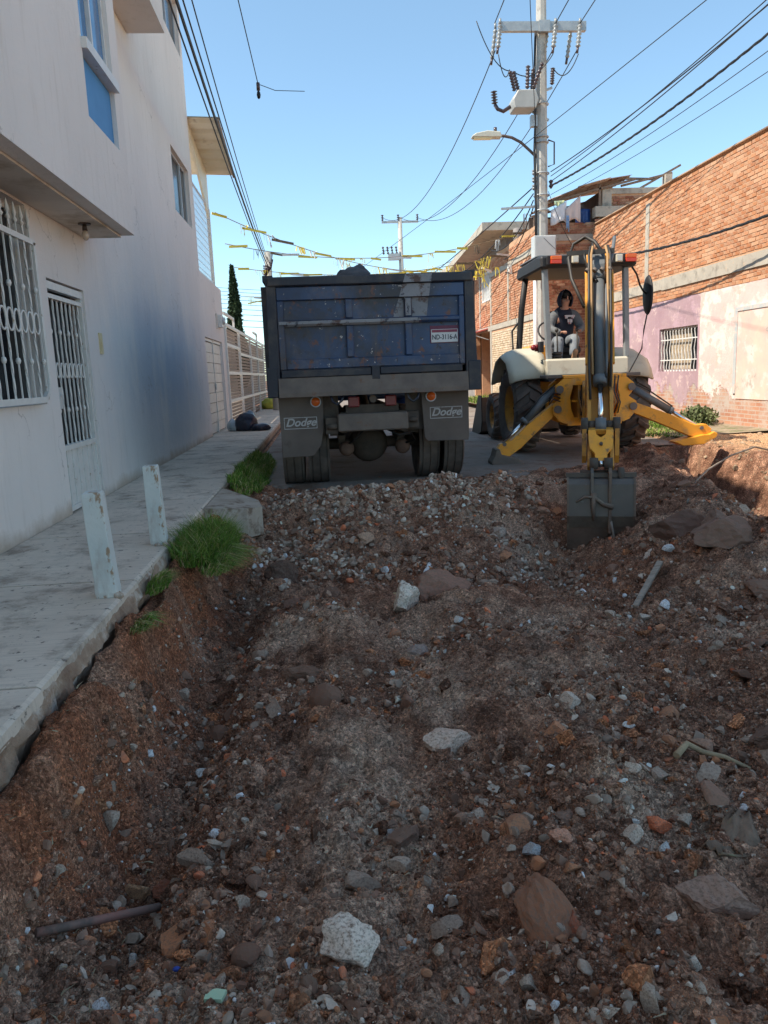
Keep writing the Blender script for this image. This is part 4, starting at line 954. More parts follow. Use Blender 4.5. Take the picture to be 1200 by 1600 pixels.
for y in (23.0, 27.1, 29.85, 31.9): part('column', MB().box(XH-.025, XH+.011, y, y+.2, 2.905, 4.715 if y < 30 else 5.2), M_BEAM, bh)
part('column', MB().box(XH-.02, XH+.011, 29.9, 30.15, -.1, 2.715), M_BEAM, bh)
BC2 = [(.50, .23, .13), (.55, .28, .17), (.46, .20, .11), (.58, .33, .21)]
sk2 = lambda u, z: 2.70 < z < 2.92 or 4.70 < z < 4.92 and u < 30.2 or any(a-.03 < u < a+.23 and z > 2.9 for a in (23.0, 27.1, 29.85, 31.9)) or (30.1 < u < 31.75 and 3.84 < z < 5.1) or (29.87 < u < 33.35 and z < 2.95) or (u > 33.2)
brickfield(bh, (XH+.006, 0, 0), (0, 1, 0), (-1, 0, 0), YH+.02, 33.4, 2.93, 5.38, skip=sk2, cols=BC2, seed=5)
M_PALEB = brickmat('limewashed_brick', (1.5, 1.6, 1.7))
brickfield(bh, (XH+.006, 0, 0), (0, 1, 0), (-1, 0, 0), YH+.02, 29.86, .0, 2.70, cols=[(.62, .50, .34), (.68, .55, .40), (.58, .45, .30)], seed=6, mat=M_PALEB)
BC3 = [(.30, .12, .075), (.36, .16, .10), (.26, .10, .06), (.42, .24, .16)]  # darker reds: shade of the camera-facing walls put into the brick colour
brickfield(bh, (0, YH+.006, 0), (1, 0, 0), (0, -1, 0), XH+.03, 8.30, .0, 4.86, cols=BC3, seed=7)
brickfield(bh, (0, YH+.006, 0), (1, 0, 0), (0, -1, 0), XH+.03, 8.30, 5.08, 5.40, cols=BC3, seed=8)
part('parapet', MB().box(XH+.03, 12.2, YH+.012, YH+.2, 5.07, 5.38), M_MORT, bh)
brickfield(bh, (0, YH+.006, 0), (1, 0, 0), (0, -1, 0), 8.34, 12.2, 5.08, 5.50, cols=BC3, seed=18)
part('ledge', MB().box(8.35, 12.2, YH-.03, YH+.25, 5.53, 5.82), M_BEAM, bh)
part('mortar_backing', MB().box(8.75, 11.3, YH+.212, YH+.4, 5.822, 6.25), M_MORT, bh)
brickfield(bh, (0, YH+.206, 0), (1, 0, 0), (0, -1, 0), 8.95, 10.6, 5.83, 6.18, cols=BC3, seed=9)
part('column', MB().box(8.62, 8.9, YH+.15, YH+.42, 5.822, 6.34), M_BEAM, bh)
part('beam', MB().box(8.9, 11.2, YH+.17, YH+.41, 6.20, 6.36), M_BEAM, bh)
part('column', MB().box(10.55, 10.75, YH+.15, YH+.4, 6.362, 6.72), M_BEAM, bh)
# lean-to roof of corrugated sheets on rough poles
M_TIN = mk('rusty_tin', (.42, .30, .24), (.58, .50, .43), 4, .6, .2, wear=[((.26, .11, .07), 5, .5, .62)], bump=.3)
M_POLE = mk('rough_timber', (.17, .12, .09), (.28, .21, .16), 7, .9)
def sheet(xa, za, xb, zb, y0, y1):
    b = MB(); k = 26; V = []
    for i in range(k+1):
        y = y0+(y1-y0)*i/k; h = .02*math.sin(i*math.pi/2)
        V += [(xa, y, za+h), (xb, y, zb+h), (xa, y, za+h-.012), (xb, y, zb+h-.012)]
    F_ = []
    for i in range(k): a = i*4; F_ += [(a, a+4, a+5, a+1), (a+2, a+3, a+7, a+6), (a, a+1, a+3, a+2)]
    b.add(V, F_); return b
for xa, za, xb, zb, y0 in ((6.95, 6.03, 7.9, 6.36, 22.85), (7.8, 6.35, 8.75, 6.58, 22.7), (8.65, 6.58, 9.45, 6.68, 22.9)):
    part('tin_sheet', sheet(xa, za, xb, zb, y0, y0+2.2), M_TIN, bh)
for (p, q) in (((6.9, 23.0, 5.96), (9.6, 23.0, 6.58)), ((6.9, 24.6, 5.9), (9.6, 24.6, 6.5)), ((9.2, 23.1, 6.42), (10.8, 23.2, 6.78)), ((9.7, 23.1, 6.3), (11.1, 23.3, 7.02)), ((9.3, 23.4, 6.70), (10.4, 23.4, 6.66)), ((8.5, 23.0, 5.38), (8.52, 23.0, 6.45)), ((7.0, 24.6, 5.0), (7.0, 24.6, 5.9)), ((8.2, 24.7, 5.0), (8.2, 24.7, 6.2))):
    part('roof_pole', MB().bar(p, q, .06, .06), M_POLE, bh)
part('shed_back', MB().box(6.95, 12, 25.0, 25.1, 4.96, 5.95).box(8.6, 8.7, 23.4, 25.0, 4.96, 6.3), mk('dark_boards', (.06, .045, .04), (.12, .09, .07), 6, .9), bh)
part('barrel', MB().lathe((8.22, 23.6, 4.96), (0, 0, 1), [(0, 0), (.22, 0), (.23, .3), (.22, .9), (0, .92)], 16), mk('blue_barrel', (.02, .07, .28), (.04, .12, .36), 5, .5), bh)
w2 = part('window', MB().box(XH-.0, XH+.06, 30.16, 30.24, 3.91, 5.03).box(XH, XH+.06, 31.61, 31.69, 3.91, 5.03).box(XH, XH+.06, 30.24, 31.61, 4.96, 5.03).box(XH, XH+.06, 30.24, 31.61, 3.91, 3.97), M_WHT, bh)
part('curtain', MB().box(XH+.1, XH+.12, 30.24, 31.61, 3.92, 5.02), mk('pale_curtain', (.50, .54, .56), (.64, .66, .66), 7, .9), w2)
for i in range(7): part('bar', MB().bar((XH+.02, 30.36+i*.19, 3.97), (XH+.02, 30.36+i*.19, 4.96), .025, .025), M_WHT, w2)
m = MB(); m.box(XH+.9, XH+1.0, 29.5, 33.5, -.1, 2.8); m.box(XH+.26, XH+1, 29.6, 29.9, -.1, 2.9)
part('recessed_wall', m, mk('dull_red_wall', (.30, .13, .09), (.38, .18, .13), 5, .9), bh)
part('door', MB().box(XH+.86, XH+.9, 31.3, 31.9, .0, 2.0), mk('dark_door', (.05, .04, .04), (.09, .07, .06), 5, .7), bh)
part('door_frame', MB().box(XH+.84, XH+.9, 31.9, 32.02, 0, 2.1).box(XH+.84, XH+.9, 31.18, 31.3, 0, 2.1), M_BEAM, bh)
aw = thing('shop_awning', 'small faded red awning under the first floor of the brick house beside the truck', 'awning', (XH, 31.6, 2.7))
part('cloth', MB().prism([(XH-.02, 2.85), (XH-.62, 2.70), (XH-.64, 2.28), (XH-.60, 2.28), (XH-.58, 2.67), (XH-.02, 2.81)], 1, 30.5, 33.2), mk('faded_red_canvas', (.62, .10, .09), (.70, .17, .14), 4, .8), aw)
part('awning_arm', MB().bar((XH, 30.52, 2.4), (XH-.6, 30.52, 2.6), .03, .03).bar((XH, 33.15, 2.4), (XH-.6, 33.15, 2.6), .03, .03), M_ALU, aw)
# laundry on the terrace
def cloth(name, x0, x1, zt0, zt1, zb, y, mat, label, seed):
    b = MB(); n_, k = 10, 6; V = []
    for i in range(n_+1):
        q = i/n_
        for j in range(k+1):
            z = (zt0+(zt1-zt0)*q)+((zb-.06*math.sin(q*5+seed))-(zt0+(zt1-zt0)*q))*j/k
            V.append((x0+(x1-x0)*q, y+.04*math.sin(q*14+seed)*j/k, z))
    b.add(V, [(i*(k+1)+j, (i+1)*(k+1)+j, (i+1)*(k+1)+j+1, i*(k+1)+j+1) for i in range(n_) for j in range(k)], True)
    o = solo(name, b, mat, label, 'laundry', 'laundry hanging on the terrace'); o.modifiers.new('thick', 'SOLIDIFY').thickness = .006
cloth('hanging_sheet', 6.98, 7.45, 5.72, 5.98, 5.36, 22.8, mk('white_cloth', (.70, .70, .74), (.80, .80, .82), 5, .9), 'white sheet hanging from the terrace line beside the pole', 1)
cloth('hanging_sheet', 7.42, 7.86, 5.75, 6.12, 5.40, 22.78, mk('beige_pink_cloth', (.62, .50, .46), (.70, .58, .54), 5, .9), 'beige pink sheet hanging with one raised corner on the terrace', 2)
cloth('hanging_towel', 7.42, 7.5, 5.55, 5.55, 5.15, 22.72, mk('blue_cloth', (.10, .25, .50), (.5, .6, .7), 9, .9), 'narrow blue and white towel hanging over the parapet', 3)
cloth('hanging_towel', 7.1, 7.4, 5.98, 6.0, 5.80, 22.84, mk('yellow_teal_cloth', (.75, .65, .20), (.15, .50, .60), 4, .9), 'yellow and turquoise cloth hung under the tin roof', 4)
cloth('hanging_trousers', 7.88, 8.1, 5.72, 5.72, 5.40, 22.86, mk('navy_cloth', (.02, .05, .16), (.04, .10, .26), 5, .9), 'dark blue garment hanging next to the beige sheet', 5)

# ---- grey house beyond with a jutting concrete roof slab
gh = thing('grey_rendered_house', 'grey house beyond the brick one with a slanting concrete eave over the street', 'house', (7, 36, 0))
M_GREY = mk('grey_block_render', (.22, .20, .19), (.32, .29, .27), 4, .95, bump=.5)
part('wall', MB().box(6.9, 14, 33.52, 48, -.1, 5.2).box(6.9, 8.2, 27.8, 33.5, 5.21, 6.1), M_GREY, gh)
part('roof_slab', MB().prism([(27.0, 5.95), (33.9, 5.55), (48, 5.5), (48, 5.75), (33.9, 5.8), (27.0, 6.22)], 0, 5.85, 8.6), M_BEAM, gh)
part('window', MB().box(6.86, 6.9, 36, 37.4, 1.2, 2.4), M_GLS, gh)
for x_, y_, h_ in ((6.95, 25.6, .75), (7.6, 25.9, .5)):
    b = MB()
    for i in range(4): b.bar((x_+.08*(i % 2), y_+.1*(i//2), 5.0), (x_+.08*(i % 2), y_+.1*(i//2), 5.45+h_), .014, .014)
    for k in range(4): b.bar((x_, y_, 5.5+k*h_/4), (x_+.08, y_+.1, 5.5+k*h_/4), .01, .01)
    solo('rebar_cage', b, mk('rusty_rebar', (.16, .08, .05), None, 5, .8) if x_ < 7 else bpy.data.materials['rusty_rebar'], ('taller' if h_ > .6 else 'shorter')+' bundle of rebar rods standing up from the brick house roof', 'rebar')
b = MB(); b.lathe((6.98, 26.6, 5.5), (0, 0, 1), [(.13, 0), (.16, .06), (.15, .4), (.12, .42), (.11, .05)], 12)
solo('roof_pot', b, M_GREY, 'grey brown pot standing on the roof edge of the brick house', 'pot')
b = MB(); b.lathe((6.68, 23.05, 4.2), (0, 0, 1), [(.03, 0), (.09, .2), (.07, 1.1), (.09, 1.5), (.03, 1.75)], 10)
solo('cable_coil', b, mk('black_rubber', (.02, .02, .02), (.05, .045, .04), 5, .7), 'dark coil of cable hanging at the corner of the brick house next to the pole', 'cable coil')

# ------------------------------------------------------------------ cypress and plants
def leafcrown(n, fn, size, seed, aspect=2.6):
    rs = np.random.default_rng(seed); P = fn(n, rs); n = len(P); Rm = rots(n, rs, 1.0); s = size*rs.uniform(.6, 1.3, n)
    q = np.array([(-.5, 0, 0), (0, -aspect/2*.6, .05), (.5, 0, 0), (0, aspect/2, .0)])
    V = np.einsum('nij,vj->nvi', Rm, q)*s[:, None, None]+P[:, None, :]
    return V.reshape(-1, 3), (np.arange(n)*4)[:, None]+np.arange(4)[None]
M_CYP = mk('cypress_foliage', (.012, .035, .012), (.045, .085, .03), 3, .85, bump=0)
M_BARK = mk('bark', (.09, .065, .045), (.15, .11, .08), 8, .95)
cy = thing('cypress_tree', 'slender dark green cypress standing behind the metal fence', 'tree', (-3.15, 30.5, 0))
part('trunk', MB().cyl((-3.15, 30.5, 0), (-3.15, 30.5, 4.9), .12, .02, 10), M_BARK, cy)
def cyf(n, rs):
    z = rs.uniform(0, 1, n); a = rs.uniform(0, 6.28, n); lob = 1+.22*np.sin(a*3+z*9)+.15*np.sin(a*7-z*20)
    r = (.46*np.clip(1-z, 0, 1)**.75*np.minimum(1, z*5+.4))*lob*rs.uniform(.25, 1, n)**.5
    return np.stack([r*np.cos(a), r*np.sin(a), .9+z*4.6], 1)
V, Fq = leafcrown(9000, cyf, .085, 3)
ob = bpy.data.objects.new('crown', npmesh('crown', V, Fq, M_CYP, False)); COL.objects.link(ob); ob.parent = cy
M_GRS = NT('grass_blades'); a_ = M_GRS.attr('Col').outputs['Color']; M_GRS.base(a_); M_GRS = M_GRS.fin(.75, 0, .2)
def blades(x, y, z, h, wd, lean, cols, rs):
    n = len(x); a = rs.uniform(0, 6.28, n); la = rs.uniform(0, 6.28, n) if lean is None else lean[1]+rs.normal(0, .7, n)
    L = h*rs.uniform(.3, 1.0, n) if lean is None else h*rs.uniform(lean[0]*.5, lean[0]*1.3, n)
    V = np.zeros((n, 5, 3)); ca, sa = np.cos(a)*wd/2, np.sin(a)*wd/2
    for k, (t_, w_) in enumerate(((0, 1), (.5, .8))):
        px = x+np.cos(la)*L*t_**2; py_ = y+np.sin(la)*L*t_**2; pz = z+h*(t_-.18*t_*t_)
        V[:, 2*k] = np.stack([px-ca*w_, py_-sa*w_, pz], 1); V[:, 2*k+1] = np.stack([px+ca*w_, py_+sa*w_, pz], 1)
    droop = np.clip(L/np.maximum(h, 1e-3)-.4, 0, 1)
    V[:, 4] = np.stack([x+np.cos(la)*L, y+np.sin(la)*L, z+h*(.85-.75*droop)], 1)
    F1_ = np.array([(0, 1, 3), (0, 3, 2), (2, 3, 4)]); Fs = (F1_[None]+(np.arange(n)*5)[:, None, None]).reshape(-1, 3)
    return V.reshape(-1, 3), Fs, np.repeat(cols, 5, 0)
GC = np.array([(.10, .19, .028), (.14, .24, .035), (.075, .14, .022), (.20, .28, .05), (.32, .27, .10), (.46, .38, .20)])
def tuft(name, n, cx, cy_, rx, ry, h, z0, drywt, seed, label=None, group=None, kind=None, zfn=None, wd=.006, lean=None):
    rs = np.random.default_rng(seed); r = rs.uniform(0, 1, n)**.6; a = rs.uniform(0, 6.28, n); x = cx+rx*r*np.cos(a); y = cy_+ry*r*np.sin(a)
    z = np.full(n, z0) if zfn is None else zfn(x, y); hh = h*(1-.5*r)*rs.uniform(.35, 1.15, n)*(1+.5*fbm(x, y, 6, 2, sd=seed))
    p = np.array([3, 3, 2, 1.5, drywt, drywt*.7]); c = GC[rs.choice(6, n, p=p/p.sum())]*rs.uniform(.8, 1.2, (n, 1))
    V, F_, C_ = blades(x, y, z, hh, wd, lean, c, rs)
    o = bpy.data.objects.new(name, npmesh(name, V, F_, M_GRS, False, C_)); COL.objects.link(o)
    tagk(o, label, 'grass', group, kind); return o
tuft('grass_tuft', 7000, -.98, 5.98, .25, .60, .40, -.12, .9, 1, 'large bushy green grass tuft overhanging the kerb beside the farther bollard')
tuft('grass_fringe', 2200, -.84, 5.7, .14, .45, .26, -.16, 4, 2, 'yellowish dry grass drooping over the bank below the green tuft', lean=(1.3, 0))
tuft('grass_tuft', 420, -1.12, 4.85, .07, .22, .17, -.10, 1.5, 3, 'thin green grass sprouting from the bank between the two bollards', lean=(.9, 0))
tuft('grass_tuft', 320, -1.08, 4.18, .06, .16, .13, -.14, 5, 4, 'sparse straw coloured grass hanging on the bank by the nearer bollard', lean=(1.3, 0))
tuft('verge_grass', 8500, -1.0, 11.0, .25, 2.6, .21, -.15, 1.4, 5, 'strip of green grass along the kerb left of the truck', kind='stuff', wd=.009, zfn=lambda x, y: gz(x, y, False)-.02+.16*sst(-.7, -1.05, x))
tuft('weeds', 2600, 7.3, 16.0, .7, 1.4, .30, -.1, 1.5, 6, 'scrubby green weeds at the foot of the pink wall', kind='stuff', wd=.02)
tuft('weeds', 2600, 6.5, 14.5, 1.0, 1.2, .10, -.13, 2.5, 7, 'low patchy grass on the dry verge right of the tractor', kind='stuff', wd=.02)
tuft('weeds', 3000, 6.2, 27.5, .5, 4.0, .45, -.0, 1.5, 8, 'sunlit yellow green weeds at the foot of the brick house', kind='stuff', wd=.03)
# loose straw and roots on the bank and the rubble
rs = np.random.default_rng(77); n = 260; x = rs.uniform(-1.1, 1.9, n); y = 1.3+rs.uniform(0, 1, n)**1.4*4.5; k_ = rs.uniform(0, 1, n) < .65; x[k_] = rs.uniform(-1.15, -.75, k_.sum())
V, F_, C_ = blades(x, y, gz(x, y)+.004, np.full(n, .03), .0035, None, np.tile((.34, .28, .18), (n, 1)), rs)
V = V.reshape(n, 5, 3); c0 = V[:, :1]; V = c0+(V-c0)*np.array([2.6, 2.6, .6]); V = V.reshape(-1, 3)
o = bpy.data.objects.new('straw', npmesh('straw', V, F_, M_GRS, False, C_)); COL.objects.link(o); tagk(o, 'wisps of dry straw and rootlets on the bank and rubble', 'straw', None, 'stuff')
M_BUSH = mk('bush_leaves', (.06, .09, .03), (.17, .19, .08), 4, .8, bump=0)
def bush(x, y, z, r, seed, label):
    t_ = thing('bush', label, 'bush', (x, y, z)); f = lambda n, rs: (lambda d: d/np.linalg.norm(d, axis=1)[:, None]*(rs.uniform(0, 1, n)**.4)[:, None]*np.array(r)*(1+.3*np.sin(d[:, :1]*4+d[:, 1:2]*5)))(rs.normal(size=(n, 3)))+np.array([0, 0, r[2]*.9])
    V, Fq = leafcrown(1500, f, .05, seed); o = bpy.data.objects.new('foliage', npmesh('foliage', V, Fq, M_BUSH, False)); COL.objects.link(o); o.parent = t_
    b = MB()
    for i in range(6): b.tube([(x, y, z), (x+random.uniform(-.1, .1), y+random.uniform(-.1, .1), z+r[2]), (x+random.uniform(-.3, .3), y+random.uniform(-.3, .3), z+r[2]*1.6)], .012, 5, taper=.4)
    part('stem', b, M_BARK, t_)
bush(7.85, 15.3, -.15, (.22, .5, .22), 4, 'leafy weed bush growing against the pink wall right of the tractor')
bush(6.45, 24.8, -.05, (.25, .4, .5), 5, 'yellow green bush at the corner of the brick house behind the tractor')
# ------------------------------------------------------------------ utility pole with its gear
PX, PY = 5.72, 19.0
PB, PK = Vector((6.60, 22.45, -.20)), 1.18          # foot of the pole and its true size (gear below is drawn for a pole at PX, PY)
def pw(p): return tuple(PB+(Vector(p)-Vector((PX, PY, 0)))*PK)
def rescale(root):
    root.location = pw(root.location); root.scale = (PK,)*3; return root
M_CPOLE = mk('pole_concrete', (.40, .385, .35), (.50, .48, .44), 3, .9, bump=.3, wear=[((.30, .28, .25), 5, .55, .68)])
M_GALV = mk('galvanised_steel', (.34, .36, .37), (.46, .48, .48), 7, .5, .5, bump=.05)
M_PORC = mk('grey_porcelain', (.22, .23, .23), (.32, .33, .33), 9, .25)
M_PORD = mk('dark_porcelain', (.05, .035, .04), (.08, .05, .05), 9, .25)
M_BLK = mk('black_cable', (.012, .012, .014), (.022, .022, .024), 5, .6, bump=0)
up = thing('utility_pole', 'tall concrete power pole with crossarm, transformer and white meter cabinet on the right', 'utility pole', (PX, PY, 0))
b = MB(); n_ = 8; V = []
for z, r in ((-.1, .175), (3, .16), (6, .14), (9.9, .115)):
    for i in range(n_): a = 2*math.pi*(i+.5)/n_; V.append((PX+r*math.cos(a), PY+r*math.sin(a), z))
b.add(V, [(k*n_+i, k*n_+(i+1) % n_, (k+1)*n_+(i+1) % n_, (k+1)*n_+i) for k in range(3) for i in range(n_)]+[tuple(3*n_+i for i in range(n_))])
part('shaft', b, M_CPOLE, up)
part('crossarm', MB().box(4.66, 6.72, 18.76, 18.80, 8.86, 9.06).box(4.66, 6.72, 18.80, 18.88, 8.86, 8.875).box(4.66, 6.72, 18.80, 18.88, 9.045, 9.06), M_GALV, up)
part('clamp', MB().box(5.60, 5.86, 18.74, 18.76, 8.84, 9.08).box(5.6, 5.63, 18.76, 19.14, 8.9, 9.0).box(5.82, 5.85, 18.76, 19.14, 8.9, 9.0), M_GALV, up)
def insul(b, p, q, r=.075, k=6):
    p, q = Vector(p), Vector(q); L = (q-p).length; pr = [(.02, 0)]
    for i in range(k): h = L*(i+.25)/k; pr += [(.035, h), (r, h+L*.35/k), (.035, h+L*.6/k)]
    pr += [(.02, L)]; b.lathe(p, q-p, pr, 12)
for i, (x, yo) in enumerate(((4.68, -.1), (4.62, .12), (5.98, -.1), (5.86, .12), (6.56, -.1), (6.42, .12))):
    b = MB(); b.cyl((x, PY-.17+yo, 9.10), (x, PY-.17+yo, 8.98), .03, n=8); insul(b, (x, PY-.17+yo, 8.98), (x-.08, PY-.2+yo*1.6, 8.45-.1*(yo > 0)), .062 if yo < 0 else .055)
    part('insulator', b, M_PORC, up)
    part('clamp', MB().cyl((x-.08, PY-.2+yo*1.6, 8.46-.1*(yo > 0)), (x-.10, PY-.2+yo*1.7, 8.33-.1*(yo > 0)), .03, n=8), M_PORD, up)
tr = part('transformer', MB().prism([(4.98, 7.16), (5.48, 7.16), (5.55, 7.36), (5.48, 7.56), (5.06, 7.56), (4.94, 7.36)], 1, 18.6, 19.1), mk('light_grey_enamel', (.34, .34, .32), (.42, .42, .40), 4, .5, bump=.1), up, bevel=.02)
for (p, q) in (((5.0, 18.7, 7.55), (4.86, 18.6, 7.95)), ((5.15, 18.9, 7.6), (5.02, 18.9, 8.05)), ((5.3, 18.7, 7.6), (5.32, 18.7, 8.1)), ((5.46, 18.9, 7.6), (5.5, 18.9, 8.1)), ((5.44, 18.7, 7.6), (5.62, 18.55, 8.1)), ((5.95, 18.9, 7.75), (5.97, 18.9, 8.12))):
    b = MB(); insul(b, p, q, .058, 7); part('bushing', b, M_PORD, tr)
b = MB(); b.tube([(4.92, 18.8, 7.25), (4.75, 18.8, 7.15), (4.62, 18.8, 7.2), (4.55, 18.8, 7.3)], .045, 8); insul(b, (4.55, 18.8, 7.3), (4.53, 18.8, 7.6), .08, 5); part('bushing', b, M_PORD, tr)
for b in (MB().bar((5.5, PY, 7.55), (5.98, PY, 7.72), .05, .05), MB().bar((5.5, PY, 7.2), (5.9, PY, 7.0), .05, .05), MB().box(5.45, 5.6, 18.9, 19.05, 6.85, 7.1)): part('bracket', b, M_GALV, up)
for z in (7.35, 6.62, 6.5, 5.3, 5.8, 4.95): b = MB(); b.ring((PX, PY, z), (1, 0, 0), (0, 1, 0), .165 if z > 5.9 else .18, .018, 16, 5); part('band', b, M_GALV, up)
b = MB(); b.tube([(PX-.15, PY-.05, 8.9), (PX-.2, PY-.1, 7.8), (PX-.17, PY-.08, 6.9), (PX-.2, PY-.1, 6.3), (PX-.17, PY-.1, 5.0), (PX-.17, PY-.1, 4.3)], .028, 6); part('riser_cable', b, M_BLK, up)
b = MB(); b.tube([(PX+.15, PY-.05, 6.55), (PX+.3, PY-.05, 6.5), (PX+.3, PY-.05, 6.0), (PX+.15, PY-.05, 5.95)], .018, 6); part('bracket', b, M_PORD, up)
for k in range(3): b = MB(); insul(b, (PX-.2, PY-.05, 5.42+k*.17), (PX-.2, PY-.05, 5.55+k*.17), .06, 2); part('insulator', b, M_PORC, up)
b = MB(); insul(b, (PX+.22, PY-.05, 5.45), (PX+.22, PY-.05, 5.65), .06, 2); part('insulator', b, M_PORD, up)
part('bracket', MB().bar((PX-1.0, PY, 5.02), (PX-.1, PY, 5.06), .05, .05), M_GALV, up)
cb = part('cabinet', MB().box(5.40, 5.93, 18.50, 18.80, 3.42, 4.30), mk('white_cabinet_paint', (.46, .48, .47), (.54, .55, .54), 3, .45, bump=0), up, bevel=.012)
part('cabinet_door', MB().box(5.43, 5.90, 18.485, 18.499, 3.46, 4.26), bpy.data.materials['white_cabinet_paint'], cb)
b = MB(); b.bar((5.62, 18.48, 4.24), (5.9, 18.48, 3.98), .008, .006); part('cable', b, M_PORD, cb)
part('conduit', MB().cyl((5.48, 18.72, -.1), (5.48, 18.72, 3.42), .05, n=10), M_WHT, up)
sl = thing('street_lamp', 'street light on a curved arm reaching left from the power pole', 'street lamp', (PX, PY, 6.2))
b = MB(); b.tube([(PX-.12, PY, 6.18), (5.45, PY, 6.32), (5.22, PY, 6.52), (5.0, PY, 6.63), (4.8, PY, 6.67), (4.62, PY, 6.67)], .035, 8); part('arm', b, mk('dark_brown_steel', (.09, .06, .05), (.14, .10, .08), 5, .6), sl)
hd = part('head', MB().prism([(4.74, 6.62), (4.70, 6.74), (4.40, 6.77), (4.12, 6.72), (4.02, 6.66), (4.05, 6.63)], 1, PY-.12, PY+.12), mk('lamp_head', (.50, .48, .40), (.60, .58, .48), 5, .5), sl, bevel=.015)
t = NT('lamp_lens'); t.base((.80, .72, .40)); part('lens', MB().box(4.08, 4.5, PY-.09, PY+.09, 6.605, 6.632), t.fin(.25), hd)
part('photocell', MB().cyl((4.6, PY, 6.75), (4.6, PY, 6.86), .04, n=10), M_PORD, hd)

rescale(up); rescale(sl)

# far power poles
def farpole(x, y, h, arm, label, back=False):
    t_ = thing('utility_pole', label, 'utility pole', (x, y, 0))
    part('shaft', MB().cyl((x, y, 0), (x, y, h), .17, .12, 8), M_CPOLE, t_)
    if arm:
        part('crossarm', MB().box(x-arm, x+arm, y-.08, y-.02, h-.32, h-.2), M_GALV, t_)
        for q in (-1, -.1, 1): b = MB(); insul(b, (x+arm*q*.95, y-.05, h-.2), (x+arm*q*.95, y-.05, h+.15), .09, 3); part('insulator', b, M_PORD, t_)
    return t_
fp = farpole(5.0, 45, 9.95, 1.05, 'small distant power pole with crossarm above the truck bed')
b = MB(); b.box(4.25, 4.9, 44.7, 45, 7.6, 7.95)
part('transformer', b, M_GALV, fp)
for k in range(4): b = MB(); insul(b, (4.0+k*.25, 44.8, 7.9), (3.95+k*.25, 44.8, 8.35), .08, 3); part('bushing', b, M_PORD, fp)
f2 = farpole(-1.72, 30, 5.9, 0, 'short weathered pole at the far left kerb behind the truck corner')
b = MB()
for k in range(7): b.tube([(-1.72+random.uniform(-.2, .2), 29.8, 5.2+.1*k), (-1.6, 29.7, 5.3), (-1.9, 29.8, 4.9+.08*k)], .03, 5)
part('cable_bundle', b, M_PORD, f2)
f3 = farpole(7.6, 60, 7.4, .7, 'most distant pole with a short crossarm right of the truck')

# ------------------------------------------------------------------ overhead wires
M_WIRE = M_BLK
def wire(p, q, sag, r, label, group=None, n=22, twist=0):
    p, q = Vector(p), Vector(q); b = MB()
    f = lambda t_: p.lerp(q, t_)-Vector((0, 0, 4*sag*t_*(1-t_)))
    b.tube([f(i/n) for i in range(n+1)], r, 5)
    if twist:
        for ph in (0, 2.1, 4.2):
            b.tube([f(i/90)+Vector((0, math.cos(i*.9+ph), math.sin(i*.9+ph)))*r*1.3 for i in range(91)], r*.7, 4)
    return solo('power_cable', b, M_WIRE, label, 'cable', group)
wire((-1.72, 29.8, 5.35), (-1.35, -3, 7.0), .55, .022, 'thickest of the black cables running along the left house front', twist=1)
wire((-1.72, 29.8, 5.5), (-1.30, -3, 7.2), .53, .012, 'thin black line just right of the thick cable on the left', )
wire((-1.72, 29.8, 5.2), (-1.44, -3, 6.85), .53, .012, 'thin black line nearest the left house wall')
wire((-1.72, 29.8, 5.6), (-1.20, -3, 7.5), .5, .010, 'rightmost thin line of the bundle beside the left house')
wire((5.98, 44.9, 9.9), pw((6.48, 18.7, 8.42)), 1.6, .014, 'sagging wire from the far crossarm to the right end insulator', 'spans between the two crossarms')
wire((4.95, 44.9, 9.95), pw((5.90, 18.7, 8.42)), 1.7, .014, 'sagging wire from the far crossarm to the middle insulator', 'spans between the two crossarms')
wire((4.05, 44.9, 9.9), pw((4.55, 18.7, 8.42)), 1.5, .014, 'sagging wire from the far crossarm to the left end insulator', 'spans between the two crossarms')
wire(pw((4.55, 18.7, 9.0)), (3.2, -6, 11.0), .6, .014, 'wire climbing out of the photo from the left end of the crossarm')
wire(pw((6.56, 18.7, 9.0)), (5.2, -6, 11.0), .6, .014, 'wire climbing out of the photo from the right end of the crossarm')
wire(pw((5.98, 18.7, 9.0)), (4.4, -6, 11.0), .6, .014, 'wire climbing out of the photo from the middle of the crossarm')
wire((-2.0, 60, 6.0), (8.4, 12, 8.2), .4, .010, 'faint long line crossing the sky diagonally behind the pole')
wire(pw((PX-.1, PY-.1, 5.2)), (1.6, 6.5, 9.6), .2, .008, 'fine guy line rising to the upper left of the pole')
for i, (z0, z1, r_, tw, lb) in enumerate(((5.5, 7.2, .017, 1, 'thick twisted cable from the pole to the upper right edge'), (5.72, 7.75, .011, 0, 'upper line of the pair above the twisted cable'), (5.82, 7.55, .014, 0, 'lower heavier line of the pair above the twisted cable'),
      (5.3, 6.75, .008, 0, 'thin line just under the twisted cable'), (5.15, 6.35, .007, 0, 'lowest faint line to the right edge'), (5.6, 7.68, .012, 0, 'line merging with the heavier pair near the pole'))):
    wire(pw((PX+.2, PY-.1, z0)), (8.35, 9.5, z1), .35 if tw else .22, r_, lb, twist=tw)
for i, (x1, z1, y1, lb) in enumerate(((2.0, 4.6, 60, 'service line drooping from the pole down the street towards the banners'), (5.2, 4.9, 33, 'service line from the pole to the grey house eave'), (6.2, 5.4, 27.5, 'dark bunched cable from the pole to the roof slab'), (6.9, 5.3, 29, 'slack cable looping along the brick house roof edge'))):
    wire(pw((PX-.2, PY, 5.5-.15*i)), (x1, y1, z1), .5, .018, lb)
wire((XR-.05, 9.0, 3.95), (XH+.1, 22.8, 4.4), .55, .016, 'black cable strung along the bare brick wall on the right', twist=1)
